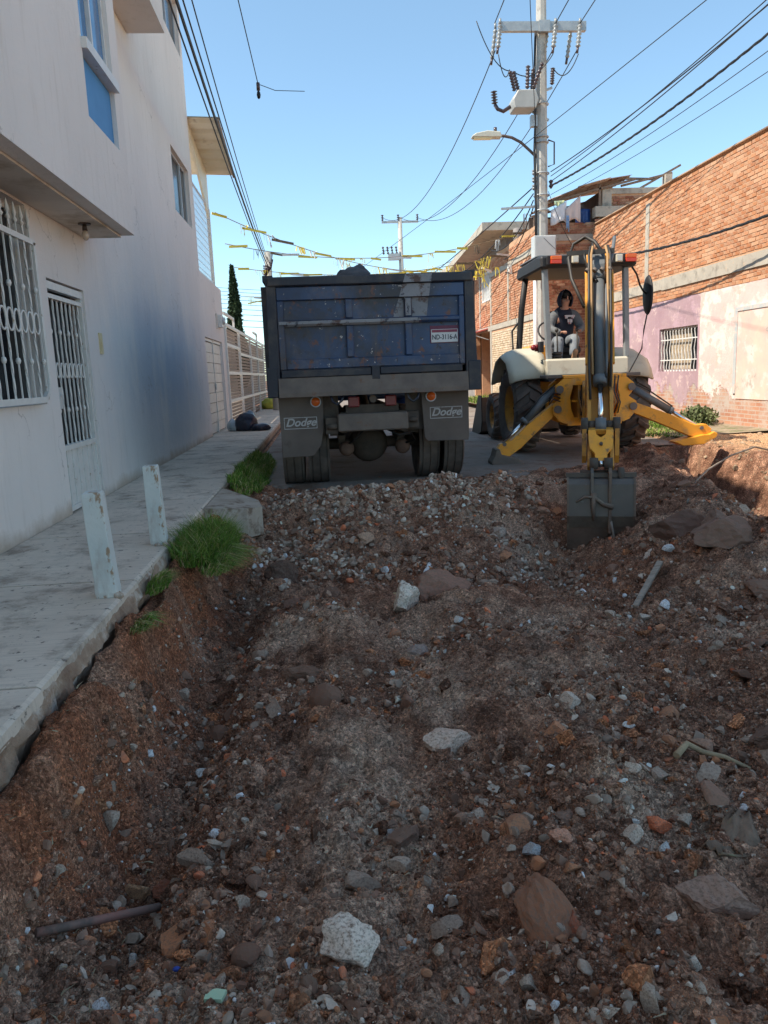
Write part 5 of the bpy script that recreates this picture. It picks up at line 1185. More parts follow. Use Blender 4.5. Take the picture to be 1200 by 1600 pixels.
wire((XR-.12, 22.7, 4.1), pw((PX+.17, PY, 5.4)), .3, .008, 'white drop wire from the pole to the wall corner')
wire((-1.72, 29.9, 5.0), (6.8, 36, 5.6), .9, .014, 'low line crossing the street behind the truck from the left pole')
for k in range(9):
    wire((-6.5, 34+k*1.5, 3.9+k*.34), (1.0+k*.4, 38+k*2, 3.5+k*.42), .15, .012, 'one of the parallel lines seen between the fence and the truck', 'parallel lines crossing the far street')
# jumper loops at the transformer
for i, (p, q, s_, lb) in enumerate((((4.6, 18.6, 8.3), (4.86, 18.6, 7.98), .35, 'left jumper loop from the crossarm insulator to the transformer'), ((5.88, 18.6, 8.3), (5.02, 18.9, 8.05), .3, 'middle jumper loop over the transformer'), ((6.48, 18.6, 8.3), (5.97, 18.9, 8.12), .35, 'right jumper loop behind the pole'),
                     ((4.1, 18.6, 9.0), (4.86, 18.6, 7.95), .3, 'long slack jumper left of the transformer'))):
    wire(pw(p), pw(q), s_, .014, lb, n=14)
# bare bulb on a wire over the street
hb = thing('hanging_bulb', 'small light bulb on a thin wire hanging in the sky above the truck', 'lamp', (-.75, 14, 6.1))
part('cord', MB().tube([(-1.1, 9.0, 8.0), (-.92, 11.5, 6.75), (-.78, 14, 6.12)], .008, 5).tube([(-.78, 14, 6.12), (-.5, 14.1, 6.05), (.0, 14.3, 6.10)], .006, 5), M_BLK, hb)
part('socket', MB().cyl((-.78, 14, 6.14), (-.78, 14, 6.02), .03, n=8), M_PORD, hb)
part('bulb', MB().ball((-.78, 14, 5.95), (.035, .035, .07), 8), M_GLS, hb)

# ------------------------------------------------------------------ party bunting across the street
M_YEL = mk('yellow_tinsel', (.88, .66, .05), (.92, .76, .14), 9, .6, bump=0); M_WTN = mk('white_tinsel', (.78, .78, .74), (.84, .84, .80), 9, .6, bump=0); M_BRN = mk('brown_strip', (.12, .09, .06), (.25, .18, .10), 9, .8, bump=0)
def bunting(p, q, sag, n, seed, label, big=()):
    t_ = thing('bunting', label, 'bunting', p, 0, 'party bunting strung across the street'); rs_ = random.Random(seed)
    p, q = Vector(p), Vector(q); f = lambda u: p.lerp(q, u)-Vector((0, 0, 4*sag*u*(1-u)))
    part('string', MB().tube([f(i/16) for i in range(17)], .01, 4), M_BRN, t_)
    for i in range(n):
        u = (i+.5+rs_.uniform(-.3, .3))/n; c = f(u); m = rs_.choice([M_YEL, M_WTN, M_WTN, M_YEL, M_YEL, M_BRN]); b = MB(); L = rs_.uniform(.25, .62)
        a = f(min(u+L*.05, 1)); d = (q-p).normalized()*L
        if i in big:
            for k in range(9): e = c+Vector((rs_.uniform(-.22, .22), 0, -rs_.uniform(.1, .6))); b.bar(c+Vector((rs_.uniform(-.2, .2), 0, rs_.uniform(-.1, .1))), e, .05, .01)
            m = M_YEL
        elif rs_.random() < .55: b.bar(c-d*.6, c+d*.6-Vector((0, 0, rs_.uniform(0, .08))), .012, rs_.uniform(.04, .075), up=(0, 0, 1))
        else:
            for k in range(5): b.bar(c+d*(k*.12), c+d*(k*.12+rs_.uniform(-.15, .2))-Vector((0, 0, rs_.uniform(.05, .34))), .045, .008)
        part('streamer', b, m, t_)
bunting((-2.4, 20.2, 5.35), (6.7, 26.5, 4.75), .75, 26, 1, 'nearest string of yellow and brown streamers sagging from the left house', big=(9, 14, 22))
bunting((-2.4, 24, 4.55), (6.8, 27, 5.2), .45, 26, 2, 'second string with a big yellow rosette near the brick house', big=(8, 17, 23))
bunting((-2.4, 27, 4.0), (6.8, 31, 5.0), .3, 28, 3, 'low string of white and yellow streamers just over the truck bed', big=(6, 13, 20))
bunting((-2.5, 31, 4.2), (6.9, 34, 6.3), .5, 26, 4, 'third string rising to the grey house eave', big=(8, 16, 21))
bunting((-2.6, 37, 5.0), (6.9, 40, 6.2), .5, 28, 5, 'farthest string of small pale streamers', big=(6, 12, 19))
bunting((-2.4, 22, 4.9), (6.8, 24.5, 5.5), .6, 18, 6, 'sparse string of white strips crossing above the others', big=())
# ------------------------------------------------------------------ dump truck seen from behind
TX = .66; ty = 9.3
trk = thing('dump_truck', 'old dark blue dump truck parked with its rusty tailgate towards the camera', 'truck', (TX, 12.5, -.2))
def paint(name, c0, c1, wear, rough=.5, sc=2.0, bump=.2):
    return mk(name, c0, c1, sc, rough, 0, bump=bump, bscale=22, bdist=.006, wear=wear)
M_TB = paint('worn_navy_paint', (.014, .032, .080), (.032, .075, .175), [((.15, .125, .12), 2.6, .52, .80), ((.03, .03, .04), 1.2, .50, .64), ((.16, .06, .035), 8, .58, .68, (1, 1, .8)), ((.03, .02, .02), 9, .60, .68), ((.50, .46, .42), 17, .65, .68), ((.09, .07, .06), 3, .55, .75, (2, 2, .3))], .42)
M_TF = paint('worn_frame_paint', (.012, .015, .026), (.028, .031, .045), [((.07, .06, .055), 3, .5, .66), ((.12, .05, .03), 9, .62, .72)], .5)
M_TS = paint('chipped_white_stripe', (.19, .20, .22), (.30, .30, .31), [((.10, .06, .05), 7, .52, .60), ((.05, .05, .07), 14, .58, .64)], .6)
M_RUBR = mk('dusty_rubber', (.075, .062, .054), (.17, .138, .115), 5, .9, bump=.3)
M_FLAP = mk('mud_flap_rubber', (.125, .10, .085), (.17, .138, .118), 2.5, .85, bump=.2, wear=[((.10, .075, .06), 4, .58, .75)])
M_CHS = mk('greasy_chassis', (.055, .044, .036), (.13, .098, .075), 5, .8, bump=.4, wear=[((.10, .06, .04), 8, .6, .7)])
M_RUST = mk('dull_rusty_steel', (.125, .10, .085), (.20, .16, .13), 5, .75, bump=.3, wear=[((.18, .085, .045), 7, .6, .7)])
x0, x1 = TX-1.22, TX+1.21; zb, zt = .97, 2.37
# body: side walls, floor, headboard
part('side_wall', MB().box(x0-.03, x0+.03, ty+.04, 13.9, 1.0, 2.33), M_TF, trk); part('side_wall', MB().box(x1-.03, x1+.03, ty+.04, 13.9, 1.0, 2.33), M_TF, trk)
part('bed_floor', MB().box(x0+.031, x1-.031, ty+.1, 13.9, .98, 1.06), M_TF, trk); part('headboard', MB().box(x0+.031, x1-.031, 13.84, 13.9, 1.061, 2.5), M_TF, trk)
for s_ in (x0-.031, x1+.031):
    for k in range(6): o_ = .035 if s_ > TX else -.035; part('side_rib', MB().box(min(s_, s_+o_*2), max(s_, s_+o_*2), 9.6+k*.8, 9.7+k*.8, 1.05, 2.3), M_TF, trk)
part('top_rail', MB().box(x0-.06, x0+.06, ty+.06, 13.9, 2.331, 2.40), M_TF, trk); part('top_rail', MB().box(x1-.06, x1+.06, ty+.06, 13.9, 2.331, 2.40), M_TF, trk)
# corner posts (flare slightly to the foot)
def quadpost(xa, xb, xc, xd, z0_, z1_, y0_, y1_):
    b = MB(); b.add([(xa, y0_, z1_), (xb, y0_, z1_), (xd, y0_, z0_), (xc, y0_, z0_), (xa, y1_, z1_), (xb, y1_, z1_), (xd, y1_, z0_), (xc, y1_, z0_)], [(0, 3, 2, 1), (4, 5, 6, 7), (0, 4, 7, 3), (1, 2, 6, 5), (0, 1, 5, 4), (3, 7, 6, 2)]); return b
part('corner_post', quadpost(x0-.02, x0+.09, x0-.05, x0+.085, zb+.02, zt-.10, ty-.02, ty+.06), M_TF, trk, bevel=.008)
part('corner_post', quadpost(x1-.09, x1+.02, x1-.085, x1+.07, zb+.02, zt-.10, ty-.02, ty+.06), M_TF, trk, bevel=.008)
part('corner_gusset', MB().box(x0-.075, x0+.06, ty-.03, ty+.3, zb+.0, 1.33), M_TF, trk, bevel=.01); part('corner_gusset', MB().box(x1-.06, x1+.10, ty-.03, ty+.3, zb, 1.33), M_TF, trk, bevel=.01)
# tailgate with two rows of three recessed panels
TG = part('tailgate', MB().box(x0+.092, x1-.092, ty+.035, ty+.055, 1.28, 2.26), M_TB, trk)
part('top_rail', MB().box(x0+.0, x1-.0, ty-.045, ty+.055, 2.262, zt), M_TF, TG, bevel=.014)
part('rail', MB().box(x0+.092, x1-.092, ty-.01, ty+.034, 2.10, 2.258), M_TB, TG, bevel=.01)
px = [x0+.17, x0+.90, x0+.99, x0+1.61, x0+1.70, x1-.16]
part('rib', MB().box(x0+.092, px[0], ty-.012, ty+.034, 1.295, 2.098), M_TB, TG, bevel=.008)
part('rib', MB().box(px[5], x1-.092, ty-.012, ty+.034, 1.295, 2.098), M_TB, TG, bevel=.008)
for a, c_ in ((px[1], px[2]), (px[3], px[4])):
    for z0_, z1_ in ((1.42, 1.795), (1.875, 2.098)): part('rib', MB().box(a, c_, ty-.028, ty+.034, z0_, z1_), M_TB, TG, bevel=.012)
part('rail', MB().prism([(ty-.02, 1.80), (ty-.045, 1.825), (ty-.045, 1.855), (ty-.015, 1.872), (ty+.034, 1.872), (ty+.034, 1.80)], 0, px[0]+.002, px[5]-.002), M_TB, TG)
part('rail', MB().box(px[0]+.002, px[5]-.002, ty-.015, ty+.034, 1.297, 1.418), M_TB, TG, bevel=.01)
# painted stripe: thin paint films following the ribs
film = .003
b = MB(); b.box(x0+.11, px[4]+.10, ty-.045-film, ty-.045, 1.822, 1.858); b.prism([(ty-.018, 1.7975), (ty-.0455-film, 1.822), (ty-.0455, 1.8225), (ty-.0155, 1.80)], 0, x0+.175, px[4]+.08)
part('painted_stripe', b, M_TS, TG)
def qd(b, pts, y_): b.add([(x, y_, z) for x, z in pts]+[(x, y_+film-.0005, z) for x, z in pts], [(3, 2, 1, 0), (0, 1, 5, 4), (1, 2, 6, 5), (2, 3, 7, 6), (3, 0, 4, 7)])
b = MB(); sx = lambda z: x0+1.48+(z-1.86)*.30     # left edge of the slanting stripe
def sl2(z0_, z1_, y_): qd(b, [(sx(z0_), z0_), (sx(z0_)+.40-.16*(z0_-1.86), z0_), (sx(z1_)+.40-.16*(z1_-1.86), z1_), (sx(z1_), z1_)], y_)
sl2(2.268, 2.362, ty-.045-film); sl2(2.105, 2.254, ty-.010-film); b2 = b
qd(b, [(px[4]+.004, 1.875), (sx(1.875)+.40, 1.875), (sx(2.097)+.36, 2.097), (px[4]+.004, 2.097)], ty+.035-film)
qd(b, [(px[3]+.012, 1.885), (px[4]-.012, 1.885), (px[4]-.012, 2.085), (px[3]+.012, 2.085)], ty-.028-film)
qd(b, [(px[3]-.13, 1.875), (px[3]-.004, 1.875), (px[3]-.004, 2.09), (px[3]-.06, 2.09)], ty+.035-film)
part('painted_stripe', b, M_TS, TG)
# sill beams and latch
part('sill', MB().box(x0+.10, TX-.035, ty-.03, ty+.05, 1.20, 1.292), M_TF, trk, bevel=.01); part('sill', MB().box(TX+.07, x1-.13, ty-.03, ty+.05, 1.205, 1.293), M_TF, trk, bevel=.01)
part('latch', MB().box(TX-.03, TX+.065, ty-.035, ty+.05, 1.15, 1.31).cyl((TX+.02, ty-.05, 1.19), (TX+.02, ty-.034, 1.19), .02, n=8), M_TF, trk)
part('rear_sill', MB().prism([(ty-.02, 1.198), (ty-.06, 1.02), (ty-.06, .97), (ty+.1, .965), (ty+.1, 1.198)], 0, x0+.062, x1-.062), M_RUST, trk)
for xx in (x0+.75, x1-.75): part('bed_hook', MB().tube([(xx-.08, ty, .99), (xx-.05, ty-.04, .90), (xx, ty-.05, .86), (xx+.06, ty-.04, .91), (xx+.08, ty, .99)], .016, 6), M_TF, trk)
# licence plate
plx, plz = x1-.335, 1.635
LP = part('licence_plate', MB().box(plx-.165, plx+.165, ty+.018, ty+.026, plz-.078, plz+.078), mk('plate_white', (.62, .63, .62), (.70, .71, .70), 12, .5, bump=.05), TG, bevel=.006)
part('plate_band', MB().box(plx-.155, plx+.155, ty+.015, ty+.0175, plz+.04, plz+.072), mk('plate_maroon', (.22, .03, .07), (.28, .05, .09), 9, .5, bump=0), LP)
part('plate_pad', MB().box(plx-.175, plx+.175, ty+.0265, ty+.0345, plz-.085, plz+.12), mk('maroon_backing', (.14, .03, .07), (.18, .05, .09), 9, .6, bump=0), LP)
WTP = WM[trk.name]
def txt(s_, size, mat, x, y, z, parent, name, shear=0, bold=False, sx_=1):
    Mx = WM[parent.name].inverted() @ Matrix.Translation((x, y, z)) @ Matrix.Rotation(math.pi/2, 4, 'X') @ Matrix.Diagonal((sx_, 1, 1, 1))
    me = textmesh(s_, size, mat, Mx, shear, .0012, bold)
    o = bpy.data.objects.new(name, me); COL.objects.link(o); o.parent = parent; WM[o.name] = WM[parent.name]; return o
M_INK = mk('plate_ink', (.02, .03, .05), None, 5, .5, bump=0)
txt('ND-3116-A', .082, M_INK, plx, ty+.0165, plz-.018, LP, 'plate_number', 0, .0014, .78)
# mud flaps with outlined lettering
M_LET = mk('white_flap_lettering', (.44, .42, .40), (.56, .54, .52), 20, .7, bump=0, wear=[((.12, .10, .09), 14, .6, .68)])
for i, (xa, xb, z0_, dz, cx_) in enumerate(((x0+.03, x0+.58, .23, 0, x0+.29), (x1-.62, x1-.02, .34, 0, x1-.31))):
    b = MB(); k = 8; yy = lambda z: ty+.20+.02*math.sin(z*5+i)
    if i == 0: pl = [(xa, .98), (xb, .98), (xb-.01, .55), (xb-.05, .36), (xb-.15, z0_), (xa+.02, z0_-.01)]
    else: pl = [(xa, .98), (xb, .98), (xb, z0_+.05), (xb-.01, z0_), (xa+.07, z0_+.01), (xa+.03, z0_+.06)]
    b.prism([(x, z) for x, z in pl], 1, ty+.20, ty+.215)
    fl = part('mud_flap', b, M_FLAP, trk, bevel=.003)
    cz = .645 if i == 0 else .70; w_, h_ = .205, .072
    b = MB(); yf = ty+.1985
    for (a0, a1, c0, c1) in ((-w_, w_, h_-.008, h_), (-w_, w_, -h_, -h_+.008), (-w_, -w_+.008, -h_+.008, h_-.008), (w_-.008, w_, -h_+.008, h_-.008)): b.box(cx_+a0, cx_+a1, yf-.001, yf+.0012, cz+c0, cz+c1)
    part('emblem_frame', b, M_LET, fl)
    txt('Dodge', .135, M_LET, cx_+.0, yf, cz+.004, fl, 'emblem_lettering', .32, .003, 1.02)
# lamps
t = NT('orange_lens'); t.base((.75, .14, .02)); M_OR = t.fin(.25); t = NT('red_lens'); t.base((.22, .02, .025)); M_RD = t.fin(.35)
for xx, zz in ((x0+.49, .90), (x1-.50, .91)):
    lm = part('marker_lamp', MB().cyl((xx, ty+.17, zz), (xx, ty+.198, zz), .068, n=18), M_GALV, trk); part('lens', MB().lathe((xx, ty+.168, zz), (0, -1, 0), [(.055, 0), (.05, .012), (.03, .022), (0, .026)], 18), M_OR, lm)
for xx in (TX-.26, TX+.20): part('tail_lamp', MB().box(xx-.07, xx+.07, ty+.14, ty+.2, .815, .945), M_RD, trk, bevel=.012)
part('centre_lamp', MB().cyl((TX-.02, ty+.13, .91), (TX-.02, ty+.2, .91), .045, n=12), M_RUST, trk)
# chassis, bumper beam, axle
part('bumper_beam', MB().box(TX-.47, TX+.40, ty+.02, ty+.16, .525, .74), M_RUST, trk, bevel=.015)
part('bumper_bracket', MB().box(TX-.62, TX-.475, ty+.10, ty+.25, .50, .70).cyl((TX-.60, ty+.08, .59), (TX-.48, ty+.08, .59), .035, n=10), M_CHS, trk); part('bumper_bracket', MB().box(TX+.405, TX+.54, ty+.10, ty+.25, .54, .74).cyl((TX+.41, ty+.08, .64), (TX+.52, ty+.08, .64), .035, n=10), M_CHS, trk)
for xx in (TX-.40, TX+.34): part('chassis_rail', MB().box(xx-.04, xx+.04, ty+.17, 16.2, .50, .75), M_CHS, trk)
part('cross_member', MB().box(TX-.36, TX+.30, ty+.2, ty+.3, .74, .84).box(TX-.9, TX-.45, ty+.3, ty+.36, .5, .96).box(TX+.4, TX+.85, ty+.3, ty+.36, .5, .96), M_CHS, trk)
ay2 = 10.32; az = .30
part('rear_axle', MB().cyl((TX-.95, ay2, az), (TX+.93, ay2, az), .075, n=12).lathe((TX-.05, ay2, az), (0, 1, 0), [(0, -.26), (.12, -.25), (.22, -.18), (.26, -.05), (.26, .1), (.1, .3)], 20), M_CHS, trk)
for xx in (TX-.36, TX+.38): part('brake_chamber', MB().lathe((xx, 9.92, .26), (0, 1, 0), [(0, -.06), (.06, -.06), (.095, -.02), (.10, .03), (.095, .08), (.06, .12), (0, .13)], 16), mk('rusty_brake_can', (.10, .06, .045), (.20, .12, .085), 8, .8) if xx < TX else bpy.data.materials['rusty_brake_can'], trk)
for b in (MB().tube([(TX+.15, 9.6, .52), (TX+.3, 9.55, .44), (TX+.45, 9.6, .47), (TX+.52, 9.7, .36), (TX+.4, 9.9, .3)], .014, 6), MB().tube([(TX-.15, 9.7, .5), (TX-.25, 9.65, .40), (TX-.33, 9.8, .34)], .014, 6)): part('air_hose', b, M_BLK, trk)
part('inner_arch', MB().box(x0+.65, TX-.47, 9.75, 9.8, .45, .96), M_CHS, trk); part('inner_arch', MB().box(TX+.43, x1-.64, 9.75, 9.8, .45, .96), M_CHS, trk)
part('gearbox', MB().box(TX-.3, TX+.25, 12.2, 13.4, .15, .7), M_CHS, trk, bevel=.04); part('fuel_tank', MB().cyl((TX-.95, 12.3, .42), (TX-.95, 13.3, .42), .26, n=16), M_CHS, trk); part('battery_box', MB().box(TX+.6, TX+1.05, 12.2, 13.0, .2, .7), M_CHS, trk)
part('drive_shaft', MB().cyl((TX-.05, 10.5, .3), (TX-.02, 12.2, .4), .05, n=10), M_CHS, trk); part('hoist_cylinder', MB().cyl((TX-.0, 11.2, .5), (TX, 12.6, .9), .09, n=12), M_CHS, trk)
for xx in (TX-.42, TX+.36):
    for k in range(5): part('leaf_spring', MB().box(xx-.045, xx+.045, ay2-.55+.08*k, ay2+.55-.08*k, .42-.028*k, .445-.028*k), M_CHS, trk)
def truck_tyre(cx_, cy_, cz_, r, w_, parent, side=1):
    h = w_/2; pr = [(r*.58, -h*.8), (r*.75, -h*1.02), (r*.93, -h*.98), (r*.985, -h*.82)]
    for g_ in (-.42, -.0, .42): pr += [(r, (g_-.20)*w_*.9+.004), (r, (g_-.035)*w_*.9), (r-.014, (g_-.02)*w_*.9), (r-.014, (g_+.02)*w_*.9), (r, (g_+.035)*w_*.9)]
    pr += [(r*.985, h*.82), (r*.93, h*.98), (r*.75, h*1.02), (r*.58, h*.8)]
    pr = [pr[0]]+sorted(pr[1:-1], key=lambda q: q[1])+[pr[-1]] if False else pr
    b = MB(); b.lathe((cx_, cy_, cz_), (1, 0, 0), pr, 44, smooth=False); ty_ = part('tyre', b, M_RUBR, parent)
    part('rim', MB().lathe((cx_, cy_, cz_), (1, 0, 0), [(r*.58, -h*.8), (r*.5, -h*.7), (r*.45, h*.1*side), (r*.2, h*.3*side), (.02, h*.35*side)], 24), M_RUST, ty_)
for cx_ in (x0+.165, x0+.50): truck_tyre(cx_, ay2, .285, .50, .262, trk)
for cx_ in (x1-.475, x1-.145): truck_tyre(cx_, ay2, .30, .50, .262, trk)
for cx_ in (TX-1.0, TX+1.0): truck_tyre(cx_, 15.4, .29, .50, .26, trk)
# cab
M_CAB = paint('navy_cab_paint', (.012, .03, .09), (.02, .05, .13), [((.09, .08, .08), 3, .55, .7)], .35)
cabp = part('cab', MB().prism([(14.2, .75), (14.2, 2.35), (14.5, 2.5), (15.6, 2.5), (15.95, 1.75), (17.3, 1.6), (17.4, .7)], 0, TX-1.0, TX+1.0), M_CAB, trk, bevel=.05)
part('rear_window', MB().box(TX-.5, TX+.5, 14.185, 14.199, 1.7, 2.2), M_GLS, cabp); part('windscreen', MB().box(TX-.9, TX+.9, 15.7, 15.72, 1.8, 2.4), M_GLS, cabp)
for s_ in (-1, 1): part('side_window', MB().box(TX+s_*1.0-.004, TX+s_*1.0+.004, 14.6, 15.5, 1.75, 2.3), M_GLS, cabp); part('fender', MB().lathe((TX+s_*.95, 15.4, .3), (1, 0, 0), [(.62, -.16), (.64, .16)], 20), M_CAB, trk)
# load
V = V2.copy(); b = MB(); hv = []
ld = lumpy(0, 0, (.26, .4, .15), 8)
for i in range(len(ld.v)): hv.append((ld.v[i][0]+TX-.16, ld.v[i][1]+10.1, ld.v[i][2]+2.35))
b.add(hv, ld.f, True); solo('boulder', b, mk('dark_blue_stone', (.045, .05, .06), (.09, .09, .10), 5, .9, bump=.6), 'dark rock showing over the top of the truck tailgate', 'boulder')
b = MB(); k = 14; V = []
for i in range(k+1):
    for j in range(k+1):
        u, v = i/k, j/k; V.append((x0+.06+(x1-x0-.12)*u, ty+.12+4.3*v, 1.5+.55*math.sin(math.pi*u)*math.sin(math.pi*v)+random.uniform(-.03, .03)))
b.add(V, [(i*(k+1)+j, (i+1)*(k+1)+j, (i+1)*(k+1)+j+1, i*(k+1)+j+1) for i in range(k) for j in range(k)], False)
o = solo('load_of_earth', b, mk('loaded_earth', (.05, .035, .03), (.10, .07, .055), 5, .95, bump=.8), 'dark excavated earth loaded in the bed of the dump truck', 'soil'); o['kind'] = 'stuff'
# ------------------------------------------------------------------ backhoe loader, rear (digging) end towards the camera
BX = 4.30; RY = 12.9
bk = thing('backhoe_loader', 'yellow and beige backhoe loader digging with its stabilisers down', 'excavator', (BX, RY, -.2))
M_YL = paint('dusty_yellow_paint', (.82, .32, .016), (.90, .39, .03), [((.36, .20, .09), 3, .52, .72), ((.20, .11, .06), 6, .58, .68), ((.45, .34, .22), 2, .60, .80, (1, 1, .4))], .5)
M_YB = paint('greasy_yellow_paint', (.52, .22, .03), (.64, .30, .045), [((.16, .08, .04), 4, .50, .68), ((.07, .045, .03), 9, .60, .70)], .5)
M_BG = paint('beige_bodywork', (.50, .47, .37), (.58, .54, .43), [((.36, .30, .22), 3, .58, .75)], .5)
M_DK = paint('dark_cab_metal', (.010, .011, .013), (.022, .022, .025), [((.05, .042, .035), 5, .60, .78)], .6)
M_CY = paint('grey_cylinder_paint', (.10, .11, .115), (.15, .16, .165), [((.22, .19, .15), 4, .58, .75)], .45)
t = NT('chrome_rod'); t.base((.75, .76, .78)); M_CHR = t.fin(.12, 1.0)
M_HOSE = mk('hydraulic_hose', (.015, .014, .013), (.05, .045, .04), 5, .55, bump=0); M_HOB = mk('dusty_orange_hose', (.34, .19, .08), (.45, .28, .13), 6, .7, bump=.1)
M_STEEL = mk('bucket_steel', (.095, .080, .070), (.16, .135, .115), 2, .42, .35, bump=.2, wear=[((.14, .10, .075), 3, .58, .75), ((.24, .24, .24), 12, .66, .74)])
M_STD = mk('muddy_bucket_steel', (.11, .075, .055), (.24, .165, .12), 4, .8, bump=.5, wear=[((.26, .21, .15), 3, .56, .70, (1, 1, 4))])
def tractor_tyre(cx_, cy_, cz_, r, w_, parent, nl=20, lug=.04, side=-1, rimr=.56):
    h = w_/2; b = MB()
    b.lathe((cx_, cy_, cz_), (1, 0, 0), [(r*rimr, -h*.72), (r*.72, -h*.98), (r*.88, -h*.97), (r*.955, -h*.72), (r*.97, 0), (r*.955, h*.72), (r*.88, h*.97), (r*.72, h*.98), (r*rimr, h*.72)], 40)
    ty_ = part('tyre', b, M_RUBR, parent)
    b = MB()
    for i in range(nl):
        for s_ in (-1, 1):
            a0 = 2*math.pi*(i+(.5 if s_ > 0 else 0))/nl; rows = []
            for xx, da, rr0, rr1 in ((-.04*s_*h, 0, r*.95, r*.965+lug), (.5*s_*h, .13, r*.95, r*.965+lug), (.93*s_*h, .22, r*.90, r*.925+lug), (1.02*s_*h, .27, r*.78, r*.80+lug*.5)):
                rows.append([(xx, a0+da-.075, rr0), (xx, a0+da+.075, rr0), (xx, a0+da+.055, rr1), (xx, a0+da-.055, rr1)])
            P_ = [(cx_+x, cy_+q*math.cos(a), cz_+q*math.sin(a)) for row in rows for (x, a, q) in row]
            F_ = [(k*4+j, k*4+(j+1) % 4, k*4+4+(j+1) % 4, k*4+4+j) for k in range(3) for j in range(4)]+[(0, 1, 2, 3), (12, 15, 14, 13)]
            b.add(P_, F_)
    part('tread_lugs', b, M_RUBR, ty_)
    part('rim', MB().lathe((cx_, cy_, cz_), (side, 0, 0), [(r*rimr+.02, h*.70), (r*rimr-.03, h*.6), (r*rimr-.05, h*.1), (r*.3, -h*.05), (r*.28, h*.25), (.02, h*.3)], 32), M_YB, ty_)
    b = MB()
    for k in range(8): a = k*math.pi/4; b.cyl((cx_+side*h*.2, cy_+r*.2*math.cos(a), cz_+r*.2*math.sin(a)), (cx_+side*(h*.32), cy_+r*.2*math.cos(a), cz_+r*.2*math.sin(a)), .02, n=6)
    part('wheel_nuts', b, M_DK, ty_)
tractor_tyre(BX-.90, RY, .53, .70, .46, bk, 19, .045, -1)
tractor_tyre(BX+.94, RY, .51, .70, .46, bk, 19, .045, 1)
tractor_tyre(BX-.72, 15.3, .28, .455, .32, bk, 18, .028, -1); tractor_tyre(BX+.80, 15.3, .28, .455, .32, bk, 18, .028, 1)
part('axle', MB().box(BX-.7, BX+.7, RY-.14, RY+.14, .38, .66).box(BX-.65, BX+.65, 15.2, 15.4, .2, .36), M_DK, bk)
part('chassis', MB().box(BX-.28, BX+.28, 11.5, 16.0, .34, .72), M_DK, bk)
part('hood', MB().prism([(14.1, .72), (14.1, 1.62), (14.6, 1.60), (16.1, 1.35), (16.2, .72)], 0, BX-.42, BX+.42), M_YL, bk, bevel=.04)
# loader arms and bucket
for s_ in (-1, 1): part('loader_arm', MB().prism([(14.2, 1.05), (14.4, 1.15), (15.8, .65), (16.5, .10), (16.4, .02), (15.7, .45)], 0, BX+s_*.56-.05, BX+s_*.56+.05), M_YB, bk)
bp = [(16.45, .62), (16.42, .1), (16.5, -.12), (16.75, -.2), (17.5, -.2), (17.5, -.17), (16.77, -.165), (16.55, -.08), (16.47, .1), (16.5, .62)]
lbk = part('loader_bucket', MB().prism(bp, 0, BX-.80, BX+.98), M_STEEL, bk)
for xx in (BX-.823, BX+.981): part('side_plate', MB().prism([(16.44, .66), (16.42, .1), (16.5, -.12), (16.75, -.2), (17.5, -.2), (17.4, -.05), (16.75, .66)], 0, xx-.0, xx+.022), M_DK, lbk)
# cab: floor, posts, roof
part('cab_floor', MB().box(BX-.66, BX+.66, 12.0, 14.1, .98, 1.06), M_DK, bk)
part('rear_panel', MB().prism([(11.97, 1.07), (11.99, 1.32), (12.06, 1.34), (12.06, 1.07)], 0, BX-.70, BX+.64), M_BG, bk, bevel=.015)
part('rear_panel', MB().prism([(BX-.72, 1.33), (BX+.66, 1.33), (BX+.58, 1.02), (BX-.66, 1.02)], 1, 12.063, 12.11), M_BG, bk)
def fender(xa, xb, s_):
    prof = [(36, .84), (50, .89), (65, .94), (90, .97), (112, .95), (135, .90), (148, .87)]; V = []; inner, outer = (xb, xa) if s_ < 0 else (xa, xb); k = 6
    for (dg, r) in prof:
        a = R(dg)
        for j in range(k+1):
            q = j/k; x = inner+(outer-inner)*q; drop = .0 if q < .55 else ((q-.55)/.45)**2.2*.10
            V.append((x, RY-(r-drop*.6)*math.cos(a)*.98, .52+(r-drop)*math.sin(a)+(.02*(1-q))))
    F_ = [(i*(k+1)+j, i*(k+1)+j+1, (i+1)*(k+1)+j+1, (i+1)*(k+1)+j) for i in range(len(prof)-1) for j in range(k)]
    b = MB(); b.add(V, F_, True); o = part('fender', b, M_BG, bk); so = o.modifiers.new('thick', 'SOLIDIFY'); so.thickness = .035; return o
fender(BX-1.22, BX-.60, -1); fender(BX+.60, BX+1.20, 1)
part('tail_lamp', MB().ball((BX-.82, 12.3, 1.53), (.05, .04, .05), 10).cyl((BX-.76, 12.35, 1.47), (BX-.76, 12.35, 1.58), .03, n=8), M_RD, bk)
part('toolbox', MB().box(BX-.74, BX-.68, 12.2, 12.35, 1.45, 1.62), M_DK, bk)
M_PST = mk('light_grey_post', (.20, .22, .23), (.27, .29, .30), 5, .45, bump=.05)
part('rear_post', MB().bar((BX-.62, 12.12, 1.33), (BX-.70, 12.08, 2.72), .085, .085), M_PST, bk, bevel=.01)
part('rear_post', MB().bar((BX+.66, 12.12, 1.33), (BX+.60, 12.08, 2.72), .085, .085), M_PST, bk, bevel=.01)
part('front_post', MB().tube([(BX-.78, 13.3, 1.2), (BX-.80, 13.3, 1.5), (BX-.76, 13.25, 2.2), (BX-.70, 13.2, 2.72)], .055, 8), M_DK, bk)
part('front_post', MB().tube([(BX+.72, 13.3, 1.2), (BX+.74, 13.3, 1.5), (BX+.70, 13.25, 2.2), (BX+.66, 13.2, 2.72)], .055, 8), M_DK, bk)
